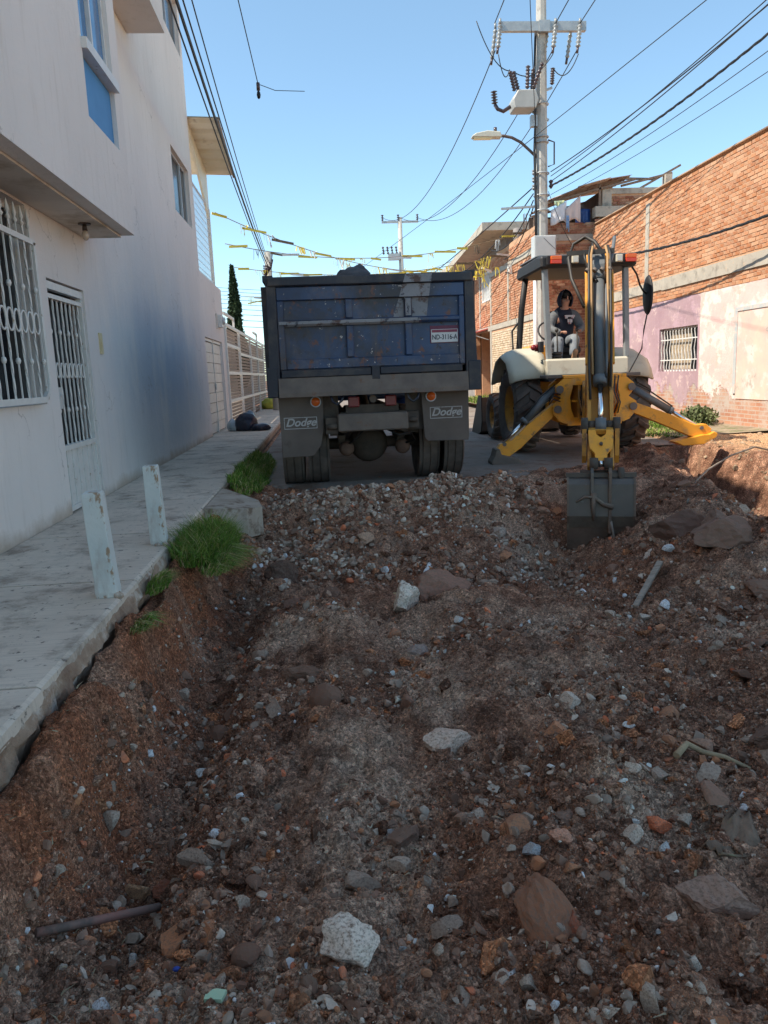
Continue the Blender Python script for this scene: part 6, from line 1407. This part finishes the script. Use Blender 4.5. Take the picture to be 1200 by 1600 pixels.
part('grab_rail', MB().tube([(BX-.86, 13.2, 1.2), (BX-.93, 13.2, 1.55), (BX-.93, 13.25, 1.85), (BX-.84, 13.3, 1.95), (BX-.77, 13.4, 2.0)], .018, 6), M_DK, bk)
rf = part('roof', MB().prism([(11.95, 2.72), (11.95, 2.90), (12.2, 2.93), (13.35, 2.90), (13.45, 2.78), (13.4, 2.70)], 0, BX-.80, BX+.74), M_DK, bk, bevel=.03)
part('roof_light_bar', MB().box(BX-.72, BX+.70, 11.90, 11.949, 2.76, 2.90), M_DK, rf, bevel=.01)
part('roof_cap', MB().box(BX-.78, BX+.72, 12.25, 13.3, 2.925, 2.96), M_CY, rf, bevel=.015)
for xx in (BX-.58, BX+.61):
    part('flasher', MB().box(xx-.085, xx+.085, 11.86, 11.899, 2.835, 2.89), M_OR, rf, bevel=.006); part('flasher', MB().box(xx-.085, xx+.085, 11.86, 11.899, 2.775, 2.834), mk('red_flasher', (.62, .05, .02), None, 5, .25, bump=0) if xx < BX else bpy.data.materials['red_flasher'], rf, bevel=.006)
t = NT('work_lamp_glass'); t.base((.62, .60, .54)); M_WL = t.fin(.2)
for xx in (BX-.28, BX-.06, BX+.42):
    q = part('work_lamp', MB().box(xx-.052, xx+.052, 11.85, 11.899, 2.775, 2.885), M_BG, rf, bevel=.008); part('lens', MB().box(xx-.036, xx+.036, 11.843, 11.8495, 2.79, 2.87), M_WL, q)
# seat, console, lever box inside the cab
part('seat', MB().box(BX-.36, BX+.10, 12.65, 13.15, 1.42, 1.54).box(BX-.36, BX+.10, 13.1, 13.22, 1.54, 2.15), M_DK, bk, bevel=.03); part('seat_base', MB().box(BX-.25, BX+.0, 12.75, 13.05, 1.06, 1.42), M_DK, bk)
b = MB()
for k in range(5): b.lathe((BX-.47, 12.25, 1.20+.05*k), (0, 0, 1), [(.08, 0), (.11, .02), (.11, .03), (.08, .05)], 14)
part('lever_boot', b, M_HOSE, bk)
for xx in (BX-.42, BX-.08): part('control_lever', MB().tube([(xx, 12.3, 1.3), (xx+.02, 12.38, 1.6), (xx+.02, 12.42, 1.78)], .014, 6).ball((xx+.02, 12.42, 1.8), .035, 8), M_HOSE, bk)
part('steering_wheel', MB().ring((BX-.12, 13.75, 1.85), (1, 0, 0), (0, .5, .86), .2, .018, 20, 6).cyl((BX-.12, 13.85, 1.4), (BX-.12, 13.75, 1.85), .025, n=8), M_DK, bk)
mr = part('mirror_arm', MB().tube([(BX+.70, 12.1, 2.75), (BX+.84, 12.2, 2.62), (BX+.92, 12.25, 2.45), (BX+1.0, 12.3, 2.36), (BX+1.05, 12.3, 2.32)], .016, 6), M_DK, bk)
b = MB(); b.lathe((0, 0, 0), (1, 0, 0), [(0, -.03), (.12, -.025), (.17, -.01), (.18, .01), (.17, .02), (0, .025)], 24)
vv = [(BX+1.08+x*1.0-.05*y, 12.32+y*.9-.0*x, 2.30+z*1.75) for x, y, z in b.v]; b.v = vv
part('mirror', b, M_DK, mr); part('mirror_strut', MB().tube([(BX+1.08, 12.3, 2.05), (BX+1.0, 12.25, 1.75), (BX+.95, 12.2, 1.45), (BX+.6, 11.9, 1.05)], .012, 5), M_DK, mr)
# ---- rear yellow frame
fx0, fx1, fy0, fy1 = 3.50, 4.66, 11.12, 11.5
b = MB(); out = [(fx0+.04, .40), (fx0-.06, .52), (fx0-.06, .66), (fx0+.06, .74), (fx0-.02, .84), (fx0-.02, .93), (fx0+.1, 1.03), (fx1-.1, 1.03), (fx1+.02, .93), (fx1+.02, .84), (fx1-.06, .74), (fx1+.06, .66), (fx1+.06, .52), (fx1-.04, .40), (fx1-.14, .36), (fx0+.14, .36)]
def plate_with_arches(outp, y0_, y1_):
    # frame built of butting plates that leave two arched openings
    b = MB()
    if outp < 0: b.prism([(fx0+.04, .40), (fx0-.06, .52), (fx0-.06, .66), (fx0+.06, .74), (fx0-.02, .84), (fx0-.02, .93), (fx0+.1, 1.03), (fx0+.22, 1.03), (fx0+.24, .9), (fx0+.20, .75), (fx0+.22, .58), (fx0+.26, .46), (fx0+.14, .36)], 1, y0_, y1_)
    else: b.prism([(fx1-.04, .40), (fx1+.06, .52), (fx1+.06, .66), (fx1-.06, .74), (fx1+.02, .84), (fx1+.02, .93), (fx1-.1, 1.03), (fx1-.22, 1.03), (fx1-.24, .9), (fx1-.20, .75), (fx1-.22, .58), (fx1-.26, .46), (fx1-.14, .36)], 1, y0_, y1_)
    return b
fr = part('stabiliser_frame', plate_with_arches(-1, fy0, fy0+.03), M_YL, bk, bevel=.004)
part('frame_plate', plate_with_arches(1, fy0, fy0+.03), M_YL, fr, bevel=.004)
for q in (-1, 1): part('frame_plate', plate_with_arches(q, fy1-.03, fy1), M_YL, fr)
part('frame_rail', MB().box(fx0+.10, fx1-.10, fy0+.001, fy1+.1, 1.032, 1.075), M_YL, fr, bevel=.005)
part('frame_rail', MB().box(fx0+.16, fx1-.16, fy0+.002, fy1-.002, .33, .45), M_YL, fr, bevel=.005)
part('frame_rail', MB().box(fx0+.225, fx1-.225, fy0+.005, fy0+.03, .93, 1.031), M_YL, fr)
for xx in (fx0+.32, fx1-.36): part('frame_web', MB().box(xx, xx+.04, fy0+.01, fy1-.04, .451, .93), M_YB, fr)
part('frame_shelf', MB().box(fx0+.24, fx0+.45, fy0+.01, fy0+.2, .68, .71), M_YL, fr); part('frame_lug', MB().box(fx0-.16, fx0+.099, fy0+.05, fy0+.35, 1.04, 1.09), M_RUST, fr, bevel=.008); part('frame_lug', MB().box(fx1-.099, fx1+.14, fy0+.05, fy0+.35, 1.035, 1.085), M_RUST, fr, bevel=.008)
part('frame_back', MB().box(fx0+.1, fx1-.1, fy1+.002, fy1+.02, .46, 1.03), M_DK, fr)
for px_, pz_ in ((fx0, .585), (fx0+.03, .875), (fx1, .585), (fx1-.03, .875)): part('pin', MB().cyl((px_, fy0-.03, pz_), (px_, fy1+.03, pz_), .038, n=14).cyl((px_, fy0-.045, pz_), (px_, fy0-.031, pz_), .058, n=14), M_RUST, fr)
for k in range(5): part('frame_hose', MB().tube([(fx0+.35+.03*k, fy0+.05, .98-.02*k), (fx0+.32+.03*k, fy0-.02, .75), (fx0+.36+.03*k, fy0-.06, .55), (fx0+.44, fy0-.10, .46)], .012, 5), M_HOSE if k % 2 else M_HOB, fr)
b = MB(); b.ring((fx0+.47, fy0-.12, .46), (1, 0, 0), (0, .2, 1), .09, .028, 14, 6); part('hose_guard', b, M_YB, fr)
# stabilisers
def stab(side, piv, foot, cyl, rod, ym):
    p, q = Vector((piv[0], ym, piv[1])), Vector((foot[0], ym, foot[1])); d = (q-p).normalized(); nn = Vector((d.z, 0, -d.x)); nn = nn if nn.z > 0 else -nn
    st = part('stabiliser', MB(), M_YL, bk) if False else None
    pr = [p+nn*.075-d*.05, p+(q-p)*.5+nn*.10, q-d*.22+nn*.085, q-d*.05+nn*.16, q+d*.07+nn*.12, q+d*.05-nn*.07, q-d*.25-nn*.10, p+(q-p)*.5-nn*.085, p-nn*.075-d*.05]
    st = part('stabiliser_arm', MB().prism([(v.x, v.z) for v in pr], 1, ym-.065, ym+.065), M_YL, bk, bevel=.008)
    part('pin', MB().cyl((piv[0], ym-.09, piv[1]), (piv[0], ym+.09, piv[1]), .035, n=12), M_RUST, st)
    c, r_ = Vector((cyl[0], ym, cyl[1])), Vector((rod[0], ym, rod[1])); m_ = c.lerp(r_, .60)
    cy_ = part('stabiliser_cylinder', MB().cyl(c, m_, .058, n=16).cyl(m_-(r_-c).normalized()*.05, m_+(r_-c).normalized()*.005, .066, n=16), M_CY, bk); part('rod', MB().cyl(m_, r_, .028, n=12), M_CHR, cy_)
    part('hose', MB().tube([c+Vector((0, -.05, .07)), c.lerp(r_, .25)+Vector((0, -.03, .11)), m_+Vector((0, -.03, .075))], .012, 5), M_HOSE, cy_)
    part('pin', MB().cyl((rod[0], ym-.08, rod[1]), (rod[0], ym+.08, rod[1]), .03, n=12), M_RUST, st)
    return st
s1 = stab(-1, (3.50, .585), (2.72, -.06), (3.50, .875), (2.72, .09), 11.28)
part('foot_pad', MB().prism([(2.52, -.22), (2.50, -.17), (2.55, -.08), (2.58, .03), (2.63, .03), (2.66, -.06), (2.92, -.13), (3.0, -.20), (2.95, -.235)], 1, 11.14, 11.42), M_RUST, s1, bevel=.01)
s2 = stab(1, (4.66, .585), (5.86, .09), (4.66, .875), (5.80, .20), 11.28)
part('foot_pad', MB().prism([(5.35, .01), (5.5, -.06), (5.82, -.05), (6.02, .05), (6.04, .11), (5.98, .14), (5.9, .10), (5.8, .10)], 1, 11.16, 11.40), M_YL, s2, bevel=.01)
# ---- swing casting, boom, dipper, bucket: they lie in one vertical plane turned towards the camera
SP = Vector((3.93, 10.85, 0)); DH = Vector((-1.19, -3.62, 0)).normalized(); SD = Vector((-DH.y, DH.x, 0))   # along and across the boom
SD = Vector((0, 0, 1)).cross(DH)*-1
def bpnt(u, z, s_=0.): p = SP+DH*u+SD*s_; return Vector((p.x, p.y, z))
def plane_prism(poly, s0, s1):
    """polygon in boom plane (u, z) extruded across the boom"""
    b = MB(); n = len(poly); V = [bpnt(u, z, s0) for u, z in poly]+[bpnt(u, z, s1) for u, z in poly]
    b.add(V, [(i, (i+1) % n, n+(i+1) % n, n+i) for i in range(n)]+[tuple(reversed(range(n))), tuple(n+i for i in range(n))]); return b
sw_ = part('swing_post', plane_prism([(-.25, .38), (-.25, .95), (-.1, 1.0), (.18, .92), (.2, .42)], -.13, .13), M_YB, bk, bevel=.01)
part('pin', MB().cyl(bpnt(0, .36), bpnt(0, 1.05), .06, n=14), M_RUST, sw_)
# boom: curved box girder from swing post up to the dipper pivot
bo = [(.02, .50), (.55, 1.02), (1.1, 1.55), (1.6, 1.96), (2.1, 2.20), (2.28, 2.21), (2.34, 2.11), (2.2, 1.95), (1.8, 1.72), (1.3, 1.28), (.7, .78), (.16, .42)]
for s_ in (-.105, .075): part('boom_plate', plane_prism(bo, s_, s_+.03), M_YB, bk, bevel=.004)
bi = part('boom', plane_prism([(.06, .55), (.56, .98), (1.1, 1.50), (1.6, 1.91), (2.0, 2.12), (2.0, 1.95), (1.7, 1.72), (1.25, 1.3), (.7, .84), (.18, .5)], -.074, .074), M_YL, bk)
part('boom_cylinder', MB().cyl(bpnt(.22, .7), bpnt(1.0, 1.22), .055, n=14), M_CY, bi)
# dipper, hanging down towards the camera
D0, D1 = (2.16, 2.25), (3.30, .10)
dd = Vector((D1[0]-D0[0], D1[1]-D0[1])).normalized(); dn = Vector((-dd.y, dd.x))     # dn points towards the camera side
if dn.x < 0: dn = -dn
DL = math.hypot(D1[0]-D0[0], D1[1]-D0[1])
def dp(t_, h=0.): return (D0[0]+dd.x*DL*t_+dn.x*h, D0[1]+dd.y*DL*t_+dn.y*h)
outl = [dp(-.03, -.02), dp(-.02, .10), dp(.06, .14), dp(.55, .12), dp(.80, .08), dp(.985, .055), dp(1.0, -.03), dp(.95, -.08), dp(.45, -.16), dp(.08, -.17), dp(0, -.10)]
dpl = part('dipper', plane_prism([dp(.04, -.04), dp(.10, -.02), dp(.75, -.03), dp(.96, -.03), dp(.95, -.07), dp(.45, -.15), dp(.08, -.16)], -.093, .093), M_YB, bk)
for s_ in (-.135, .095): part('dipper_plate', plane_prism(outl, s_, s_+.04), M_YB, dpl, bevel=.004)
for s_ in (-.155, .136): part('edge_strip', plane_prism([dp(.0, .05), dp(.04, .13), dp(.5, .115), dp(.5, .07), dp(.05, .07)], s_, s_+.019), M_YL, dpl)
def P3(tu, s_=0., ): return bpnt(tu[0], tu[1], s_)
c0, c1_, c2 = P3(dp(.03, .10)), P3(dp(.60, .105)), P3(dp(.80, .10))
cyl_ = part('bucket_cylinder', MB().cyl(c0, c1_, .062, n=20).cyl(P3(dp(.565, .105)), P3(dp(.605, .105)), .075, n=20).cyl(P3(dp(.03, .10)), P3(dp(.07, .10)), .072, n=16), M_CY, dpl)
part('rod', MB().cyl(c1_, c2, .032, n=16), M_CHR, cyl_)
part('steel_pipe', MB().tube([P3(dp(.10, .13), -.075), P3(dp(.14, .19), -.07), P3(dp(.52, .19), -.068), P3(dp(.58, .15), -.06)], .013, 8), M_CY, cyl_)
for k, (s_, m_) in enumerate(((-.088, M_HOB), (.088, M_HOB), (-.118, M_HOSE), (.115, M_HOSE))): part('hydraulic_hose', MB().tube([P3(dp(-.10, .16), s_*.8), P3(dp(-.04, .22), s_), P3(dp(.06, .21), s_), P3(dp(.30+.08*k, .17), s_), P3(dp(.5+.06*k, .13), s_*.9)], .014, 7), m_, dpl)
# hose head at the top of the dipper
top = dp(-.04, .05)
part('hose_bracket', MB().bar(P3((top[0]+.05, top[1]+.12), -.17), P3((top[0]+.05, top[1]+.12), .36), .035, .05), M_HOSE, dpl)
part('boom_head', plane_prism([dp(-.09, -.10), dp(-.10, .06), dp(-.02, .12), dp(.05, .06), dp(.05, -.1)], -.07, .07), M_CY, dpl, bevel=.01)
part('boom_head', plane_prism([dp(-.13, -.15), dp(-.13, -.02), dp(-.06, .0), dp(-.04, -.15)], -.13, .13), M_YL, dpl, bevel=.01)
part('hydraulic_hose', MB().tube([P3((top[0]+.03, top[1]+.13), -.02), P3((top[0]-.05, top[1]+.24), .04), P3((top[0]-.2, top[1]+.33), .14), P3((top[0]-.3, top[1]+.27), .28), P3((top[0]-.2, top[1]+.10), .34), P3((top[0]-.1, top[1]-.15), .30), P3(dp(.18, .0), .16)], .021, 8), M_HOSE, dpl)
part('hydraulic_hose', MB().tube([P3((top[0]-.2, top[1]+.30), -.18), P3((top[0]-.05, top[1]+.25), -.17), P3((top[0]+.06, top[1]+.05), -.14), P3(dp(.02, .17), -.10), P3(dp(.1, .19), -.09)], .020, 8), M_CY, dpl)
part('hydraulic_hose', MB().tube([P3((top[0]+.05, top[1]+.12), .16), P3((top[0]+.09, top[1]+.0), .15), P3((top[0]+.08, top[1]-.14), .08), P3(dp(.09, .17), .03)], .018, 8), M_HOSE, dpl)
for k in range(4): part('hose_clamp', MB().cyl(P3(dp(.035, .2), -.12+k*.08), P3(dp(.045, .2), -.10+k*.08), .03, n=8), M_RUST, dpl)
for k in range(6): part('frame_hose', MB().tube([(fx1-.5+.05*k, fy0-.02-.01*k, 1.05), (fx1-.48+.04*k, fy0-.09, .9-.02*k), (fx1-.40+.03*k, fy0-.10-.01*k, .66), (fx1-.55+.06*k, fy0-.06, .50)], .011, 6), M_HOSE if k % 3 else M_HOB, fr)
for k in range(3): part('frame_hose', MB().tube([(fx0+.04, fy0-.03, .80-.05*k), (fx0-.08, fy0-.07, .84-.05*k), (fx0-.14, fy0-.05, .74-.04*k)], .010, 6), M_HOSE, fr)
# linkage
def disc(tu, s0, s1, r, name='pin', mat=M_CHS): return part(name, MB().cyl(P3(tu, s0), P3(tu, s1), r, n=18), mat, dpl)
A = dp(.80, .10)
disc(A, -.20, -.13, .085, 'link_boss'); disc(A, .13, .20, .085, 'link_boss'); disc(A, -.055, .055, .082, 'rod_end', M_CY); disc(A, -.13, -.056, .05); disc(A, .056, .13, .05)
part('tipping_link', plane_prism([dp(.78, .16), dp(.815, .17), dp(.93, .02), dp(.95, -.06), dp(.90, -.08), dp(.8, .05)], -.19, -.145), M_YB, dpl); part('tipping_link', plane_prism([dp(.78, .16), dp(.815, .17), dp(.93, .02), dp(.95, -.06), dp(.90, -.08), dp(.8, .05)], .145, .19), M_YB, dpl)
B_ = dp(1.0, .20)
def lk(t_, s_, h): q = dp(t_, h); return P3(q, s_)
V = []; outl2 = [(.835, -.125), (.835, -.06), (.855, -.05), (.87, 0), (.855, .05), (.835, .06), (.835, .125), (.88, .12), (.915, .11), (.94, .06), (.985, .05), (.985, -.05), (.94, -.06), (.915, -.11), (.88, -.12)]
n = len(outl2); V = [lk(t_, s_, .165) for t_, s_ in outl2]+[lk(t_, s_, .12) for t_, s_ in outl2]
part('bucket_link', MB().add(V, [(i, (i+1) % n, n+(i+1) % n, n+i) for i in range(n)]+[tuple(range(n)), tuple(n+i for i in reversed(range(n)))]), M_YL, dpl, bevel=.004)
part('bucket_link', MB().bar(lk(.815, 0, .10), lk(.84, 0, .14), .25, .05, up=SD.cross(DH)), M_YB, dpl)
part('grease_nipple', MB().cyl(lk(.90, 0, .165), lk(.90, 0, .195), .018, n=8), M_CHS, dpl)
disc(dp(.985, .14), -.115, -.03, .062, 'link_boss'); disc(dp(.985, .14), .03, .115, .062, 'link_boss'); disc(dp(.985, .14), -.03, .03, .035, 'pin', M_CHR)
disc(dp(1.02, .02), -.21, .21, .055, 'pin'); disc(dp(1.02, .02), -.235, -.17, .085, 'link_boss'); 
# bucket, back plate towards the camera
u0, z0 = dp(1.03, .05)
prof = [(u0-.30, z0-.02), (u0-.02, z0+.005), (u0+.06, z0-.02), (u0+.10, z0-.07), (u0+.13, z0-.40), (u0+.06, z0-.54), (u0-.02, z0-.78), (u0-.22, z0-.90), (u0-.50, z0-.93), (u0-.62, z0-.90)]
inn = [(a+(-.025 if i > 0 else 0), b_+(.0 if i > 6 else -.012)+(.025 if i > 6 else 0)) for i, (a, b_) in enumerate(prof)]
BW = .325
bkt = part('digging_bucket', plane_prism(prof[:5]+inn[:5][::-1], -BW, BW), M_STEEL, dpl.parent, bevel=0)
part('bucket_floor', plane_prism(prof[4:]+inn[4:][::-1], -BW, BW), M_STD, bkt)
for s_ in (-BW-.02, BW): part('side_plate', plane_prism([(a+.012, b_+.004) for a, b_ in prof]+[(u0-.5, z0-.35)], s_, s_+.02), M_STD, bkt)
part('wear_strip', plane_prism([(u0+.135, z0-.40), (u0+.075, z0-.53), (u0+.06, z0-.53), (u0+.115, z0-.40)], -BW+.005, BW-.005), mk('scraped_mud_strip', (.10, .075, .055), (.20, .16, .12), 6, .8, bump=.3), bkt)
part('top_lip', MB().bar(bpnt(u0-.0, z0+.018, -BW-.03), bpnt(u0-.0, z0+.018, BW+.03), .05, .045), M_STEEL, bkt)
for s_, zl in ((-.105, .58), (.075, .27)):
    part('bucket_ear', plane_prism([(u0-.1, z0+.02), (u0-.08, z0+.12), (u0+.02, z0+.15), (u0+.13, z0+.06), (u0+.15, z0-.15), (u0+.14, z0-zl), (u0+.09, z0-zl-.03), (u0+.06, z0-.1)], s_-.0, s_+.032), M_STD if s_ < 0 else M_STEEL, bkt, bevel=.003)
for k in range(5): s_ = -.32+k*.16; part('tooth', plane_prism([(u0-.58, z0-.94), (u0-.60, z0-.89), (u0-.76, z0-.93)], s_-.03, s_+.03), M_STEEL, bkt)
b = MB(); b.tube([bpnt(u0+.13, z0-.45, -.10), bpnt(u0+.15, z0-.55, -.12), bpnt(u0+.13, z0-.72, -.15), bpnt(u0+.14, z0-.78, -.19), bpnt(u0+.16, z0-.98, -.21)], .014, 6, taper=.6); b.tube([bpnt(u0+.14, z0-.60, -.11), bpnt(u0+.16, z0-.72, -.10), bpnt(u0+.14, z0-.76, -.13)], .010, 5)
solo('dangling_root', b, mk('grey_root', (.20, .15, .12), (.32, .26, .21), 8, .9), 'muddy root dangling from the back of the digging bucket', 'root')
b = MB(); V = []
rw = [(u0+.145, z0-.30, -.12), (u0+.16, z0-.27, -.02), (u0+.165, z0-.2, .06), (u0+.15, z0-.19, .16), (u0+.145, z0-.25, .25)]
b.tube([bpnt(*q) for q in rw], .03, 7, taper=.3); b.tube([bpnt(u0+.15, z0-.15, .07), bpnt(u0+.165, z0-.3, .08), bpnt(u0+.15, z0-.44, .07)], .032, 7, taper=.5)
solo('mud_smear', b, M_STD, 'dried mud and rag caught on the bucket back plate', 'mud')

# ------------------------------------------------------------------ operator in the cab
def skinned(name, verts, edges, radii, mat, parent, root=0, sub=2, smooth=True):
    me = bpy.data.meshes.new(name); me.from_pydata([tuple(v) for v in verts], edges, []); o = bpy.data.objects.new(name, me); COL.objects.link(o)
    sk = o.modifiers.new('skin', 'SKIN'); sk.use_smooth_shade = smooth
    sv = me.skin_vertices[0].data if me.skin_vertices else None
    if sv is None:
        me.skin_vertices.new() if hasattr(me.skin_vertices, 'new') else None; sv = me.skin_vertices[0].data
    for i, r in enumerate(radii): sv[i].radius = (r, r) if not hasattr(r, '__len__') else r; sv[i].use_root = (i == root)
    ss = o.modifiers.new('sub', 'SUBSURF'); ss.levels = ss.render_levels = sub
    bpy.context.view_layer.update(); m2 = bpy.data.meshes.new_from_object(o.evaluated_get(bpy.context.evaluated_depsgraph_get()))
    bpy.data.objects.remove(o); m2.transform(WM[parent.name].inverted()); m2.name = name; m2.materials.clear(); m2.materials.append(mat)
    o = bpy.data.objects.new(name, m2); COL.objects.link(o); o.parent = parent; WM[o.name] = WM[parent.name]; return o
def join_skinned(name, chains, mat, parent, sub=2):
    """several skinned chains baked and merged into one mesh"""
    bm = __import__('bmesh').new()
    for v, e, r in chains:
        o = skinned(name, v, e, r, mat, parent, 0, sub); bm.from_mesh(o.data); bpy.data.objects.remove(o)
    me = bpy.data.meshes.new(name); bm.to_mesh(me); bm.free(); me.materials.append(mat)
    for p in me.polygons: p.use_smooth = True
    o = bpy.data.objects.new(name, me); COL.objects.link(o); o.parent = parent; WM[o.name] = WM[parent.name]; return o
hx, hy = BX-.16, 12.72
per = thing('person', 'operator in dark hoodie and grey trousers seated in the backhoe cab facing the digging arm', 'person', (hx, hy, 1.5))
M_SKIN = mk('skin', (.44, .22, .15), (.50, .27, .19), 9, .6, bump=0); M_HOOD = mk('navy_hoodie', (.012, .014, .028), (.025, .03, .05), 8, .9, bump=.3); M_SLV = mk('grey_sleeve', (.10, .11, .12), (.16, .17, .18), 8, .9, bump=.3)
M_TRO = mk('faded_grey_jeans', (.11, .13, .16), (.24, .26, .28), 5, .9, bump=.3); M_SHOE = mk('tan_shoe_sole', (.34, .19, .11), (.42, .25, .15), 9, .8); M_HAIR = mk('dark_hair', (.012, .010, .009), None, 9, .8)
# body: one continuous figure (torso, neck, head, arms, legs)
bv = [(hx, hy+.22, 1.60), (hx, hy+.20, 1.78), (hx, hy+.14, 1.98), (hx, hy+.10, 2.10), (hx, hy+.05, 2.18), (hx+.005, hy+.02, 2.26), (hx+.01, hy, 2.33),
      (hx-.19, hy+.10, 2.05), (hx-.27, hy+.0, 1.84), (hx-.14, hy-.22, 1.76), (hx+.20, hy+.10, 2.05), (hx+.28, hy+.0, 1.84), (hx+.16, hy-.22, 1.78),
      (hx-.10, hy+.18, 1.60), (hx-.17, hy-.20, 1.66), (hx-.19, hy-.24, 1.28), (hx+.10, hy+.18, 1.60), (hx+.10, hy-.22, 1.68), (hx+.02, hy-.34, 1.36)]
be = [(0, 1), (1, 2), (2, 3), (3, 4), (4, 5), (5, 6), (3, 7), (7, 8), (8, 9), (3, 10), (10, 11), (11, 12), (0, 13), (13, 14), (14, 15), (0, 16), (16, 17), (17, 18)]
br = [.13, .13, .14, .10, .055, .075, .085, .06, .045, .032, .06, .045, .032, .09, .065, .045, .09, .065, .045]
body = skinned('body', bv, be, br, M_SKIN, per)
def hand(c, d, up_, s_):
    """palm, four curled fingers and a thumb around a lever"""
    c, d, up_ = Vector(c), Vector(d).normalized(), Vector(up_).normalized(); sd_ = d.cross(up_).normalized(); ch = [([c, c+d*.045, c+d*.085], [(0, 1), (1, 2)], [(.026, .018), (.036, .018), (.030, .015)])]
    for k, L in enumerate((.024, .028, .027, .021)):
        b0 = c+d*.075+sd_*(-.027+.018*k); ch.append(([b0, b0+d*L+up_*.004, b0+d*L*1.5-up_*L*.8, b0+d*L*.9-up_*L*1.6], [(0, 1), (1, 2), (2, 3)], [.010, .0095, .009, .008]))
    t0 = c+d*.02-sd_*.028*s_; ch.append(([t0, t0-sd_*.026*s_+d*.022, t0-sd_*.02*s_+d*.05-up_*.012], [(0, 1), (1, 2)], [.012, .011, .009])); return ch
join_skinned('hands', hand((hx-.14, hy-.22, 1.765), (.35, -1, .1), (0, .1, 1), 1)+hand((hx+.16, hy-.22, 1.785), (-.3, -1, .1), (0, .1, 1), -1), M_SKIN, per, 1)
# face: nose, eyes, mouth, ears
b = MB(); fx_, fy_, fz_ = hx+.01, hy-.085, 2.325
b.prism([(fx_-.012, fz_-.02), (fx_+.012, fz_-.02), (fx_+.005, fz_+.03), (fx_-.005, fz_+.03)], 1, fy_-.018, fy_+.03)
part('nose', b, M_SKIN, per); part('mouth', MB().box(fx_-.02, fx_+.02, fy_-.004, fy_+.02, fz_-.052, fz_-.043), mk('lips', (.22, .08, .07), None, 9, .6, bump=0), per)
for s_ in (-1, 1): part('eye', MB().ball((fx_+s_*.028, fy_+.004, fz_+.012), (.011, .010, .007), 8), M_HAIR, per); part('ear', MB().ball((fx_+s_*.084, fy_+.085, fz_), (.012, .02, .03), 8), M_SKIN, per)
# clothes
join_skinned('hoodie', [([bv[0], bv[1], bv[2], bv[3], (hx, hy+.05, 2.19)], [(0, 1), (1, 2), (2, 3), (3, 4)], [(.21, .165), (.215, .17), (.22, .17), (.18, .15), (.13, .12)])], M_HOOD, per)
join_skinned('sleeves', [([bv[3], bv[7], bv[8], bv[9]], [(0, 1), (1, 2), (2, 3)], [.105, .10, .076, .048]), ([bv[3], bv[10], bv[11], bv[12]], [(0, 1), (1, 2), (2, 3)], [.105, .10, .076, .048])], M_SLV, per)
join_skinned('trousers', [([bv[0], bv[13], bv[14], bv[15]], [(0, 1), (1, 2), (2, 3)], [.14, .115, .092, .066]), ([bv[0], bv[16], bv[17], bv[18]], [(0, 1), (1, 2), (2, 3)], [.14, .115, .092, .066])], M_TRO, per)
hd_ = MB(); n_, k_ = 20, 12; V = []; F_ = []
for j in range(k_+1):
    for i in range(n_+1):
        a = R(-42)+(R(222)-R(-42))*i/n_; p_ = math.pi*(.02+.72*j/k_); rr = math.sin(p_)
        V.append((hx+.005+.122*rr*math.cos(a)*(1+.15*j/k_), hy+.02+.135*rr*math.sin(a), 2.325+.150*math.cos(p_)-.03*j/k_))
F_ = [(j*(n_+1)+i, j*(n_+1)+i+1, (j+1)*(n_+1)+i+1, (j+1)*(n_+1)+i) for j in range(k_) for i in range(n_)]
hd_.add(V, F_, True); ho = part('hood', hd_, M_HOOD, per); so = ho.modifiers.new('thick', 'SOLIDIFY'); so.thickness = .016; so.offset = 1
part('hair', MB().ball((hx+.01, hy+.035, 2.385), (.086, .085, .06), 12), M_HAIR, per)
M_PRN = mk('white_chest_print', (.55, .50, .50), (.62, .58, .58), 20, .8, bump=0, wear=[((.40, .04, .05), 22, .54, .58)])
b = MB(); yc = hy-.075
for (xa, xb, za, zb_) in ((-.03, .14, 2.02, 2.05), (-.02, .02, 1.995, 2.018), (.09, .13, 1.995, 2.018), (.02, .05, 1.93, 1.985), (.065, .10, 1.93, 1.985), (.035, .08, 1.905, 1.928)):
    b.box(hx+xa, hx+xb, yc-.004+abs(xa)*.1, yc+.03, za, zb_)
part('chest_print', b, M_PRN, per)
def shoe(ax_, ay_, az_, d):
    b = MB(); d = Vector(d).normalized(); u = Vector((0, 0, 1)); c = Vector((ax_, ay_, az_)); V = []
    for t_, w_, h_ in ((-.06, .030, .05), (-.03, .042, .075), (.03, .044, .075), (.10, .046, .05), (.16, .040, .035), (.19, .02, .02)):
        o_ = c+d*t_; s_ = d.cross(u).normalized(); n3 = s_.cross(d)
        for i in range(10): a = 2*math.pi*i/10; V.append(o_+s_*w_*math.cos(a)+n3*h_*(.6*math.sin(a)))
    b.add(V, [(k*10+i, k*10+(i+1) % 10, k*10+10+(i+1) % 10, k*10+10+i) for k in range(5) for i in range(10)]+[tuple(reversed(range(10))), tuple(50+i for i in range(10))], True); return b
part('shoe', shoe(hx+.02, hy-.38, 1.33, (0, -.55, .75)), M_SHOE, per); part('shoe', shoe(hx-.19, hy-.28, 1.17, (0, -1, -.1)), M_SHOE, per)
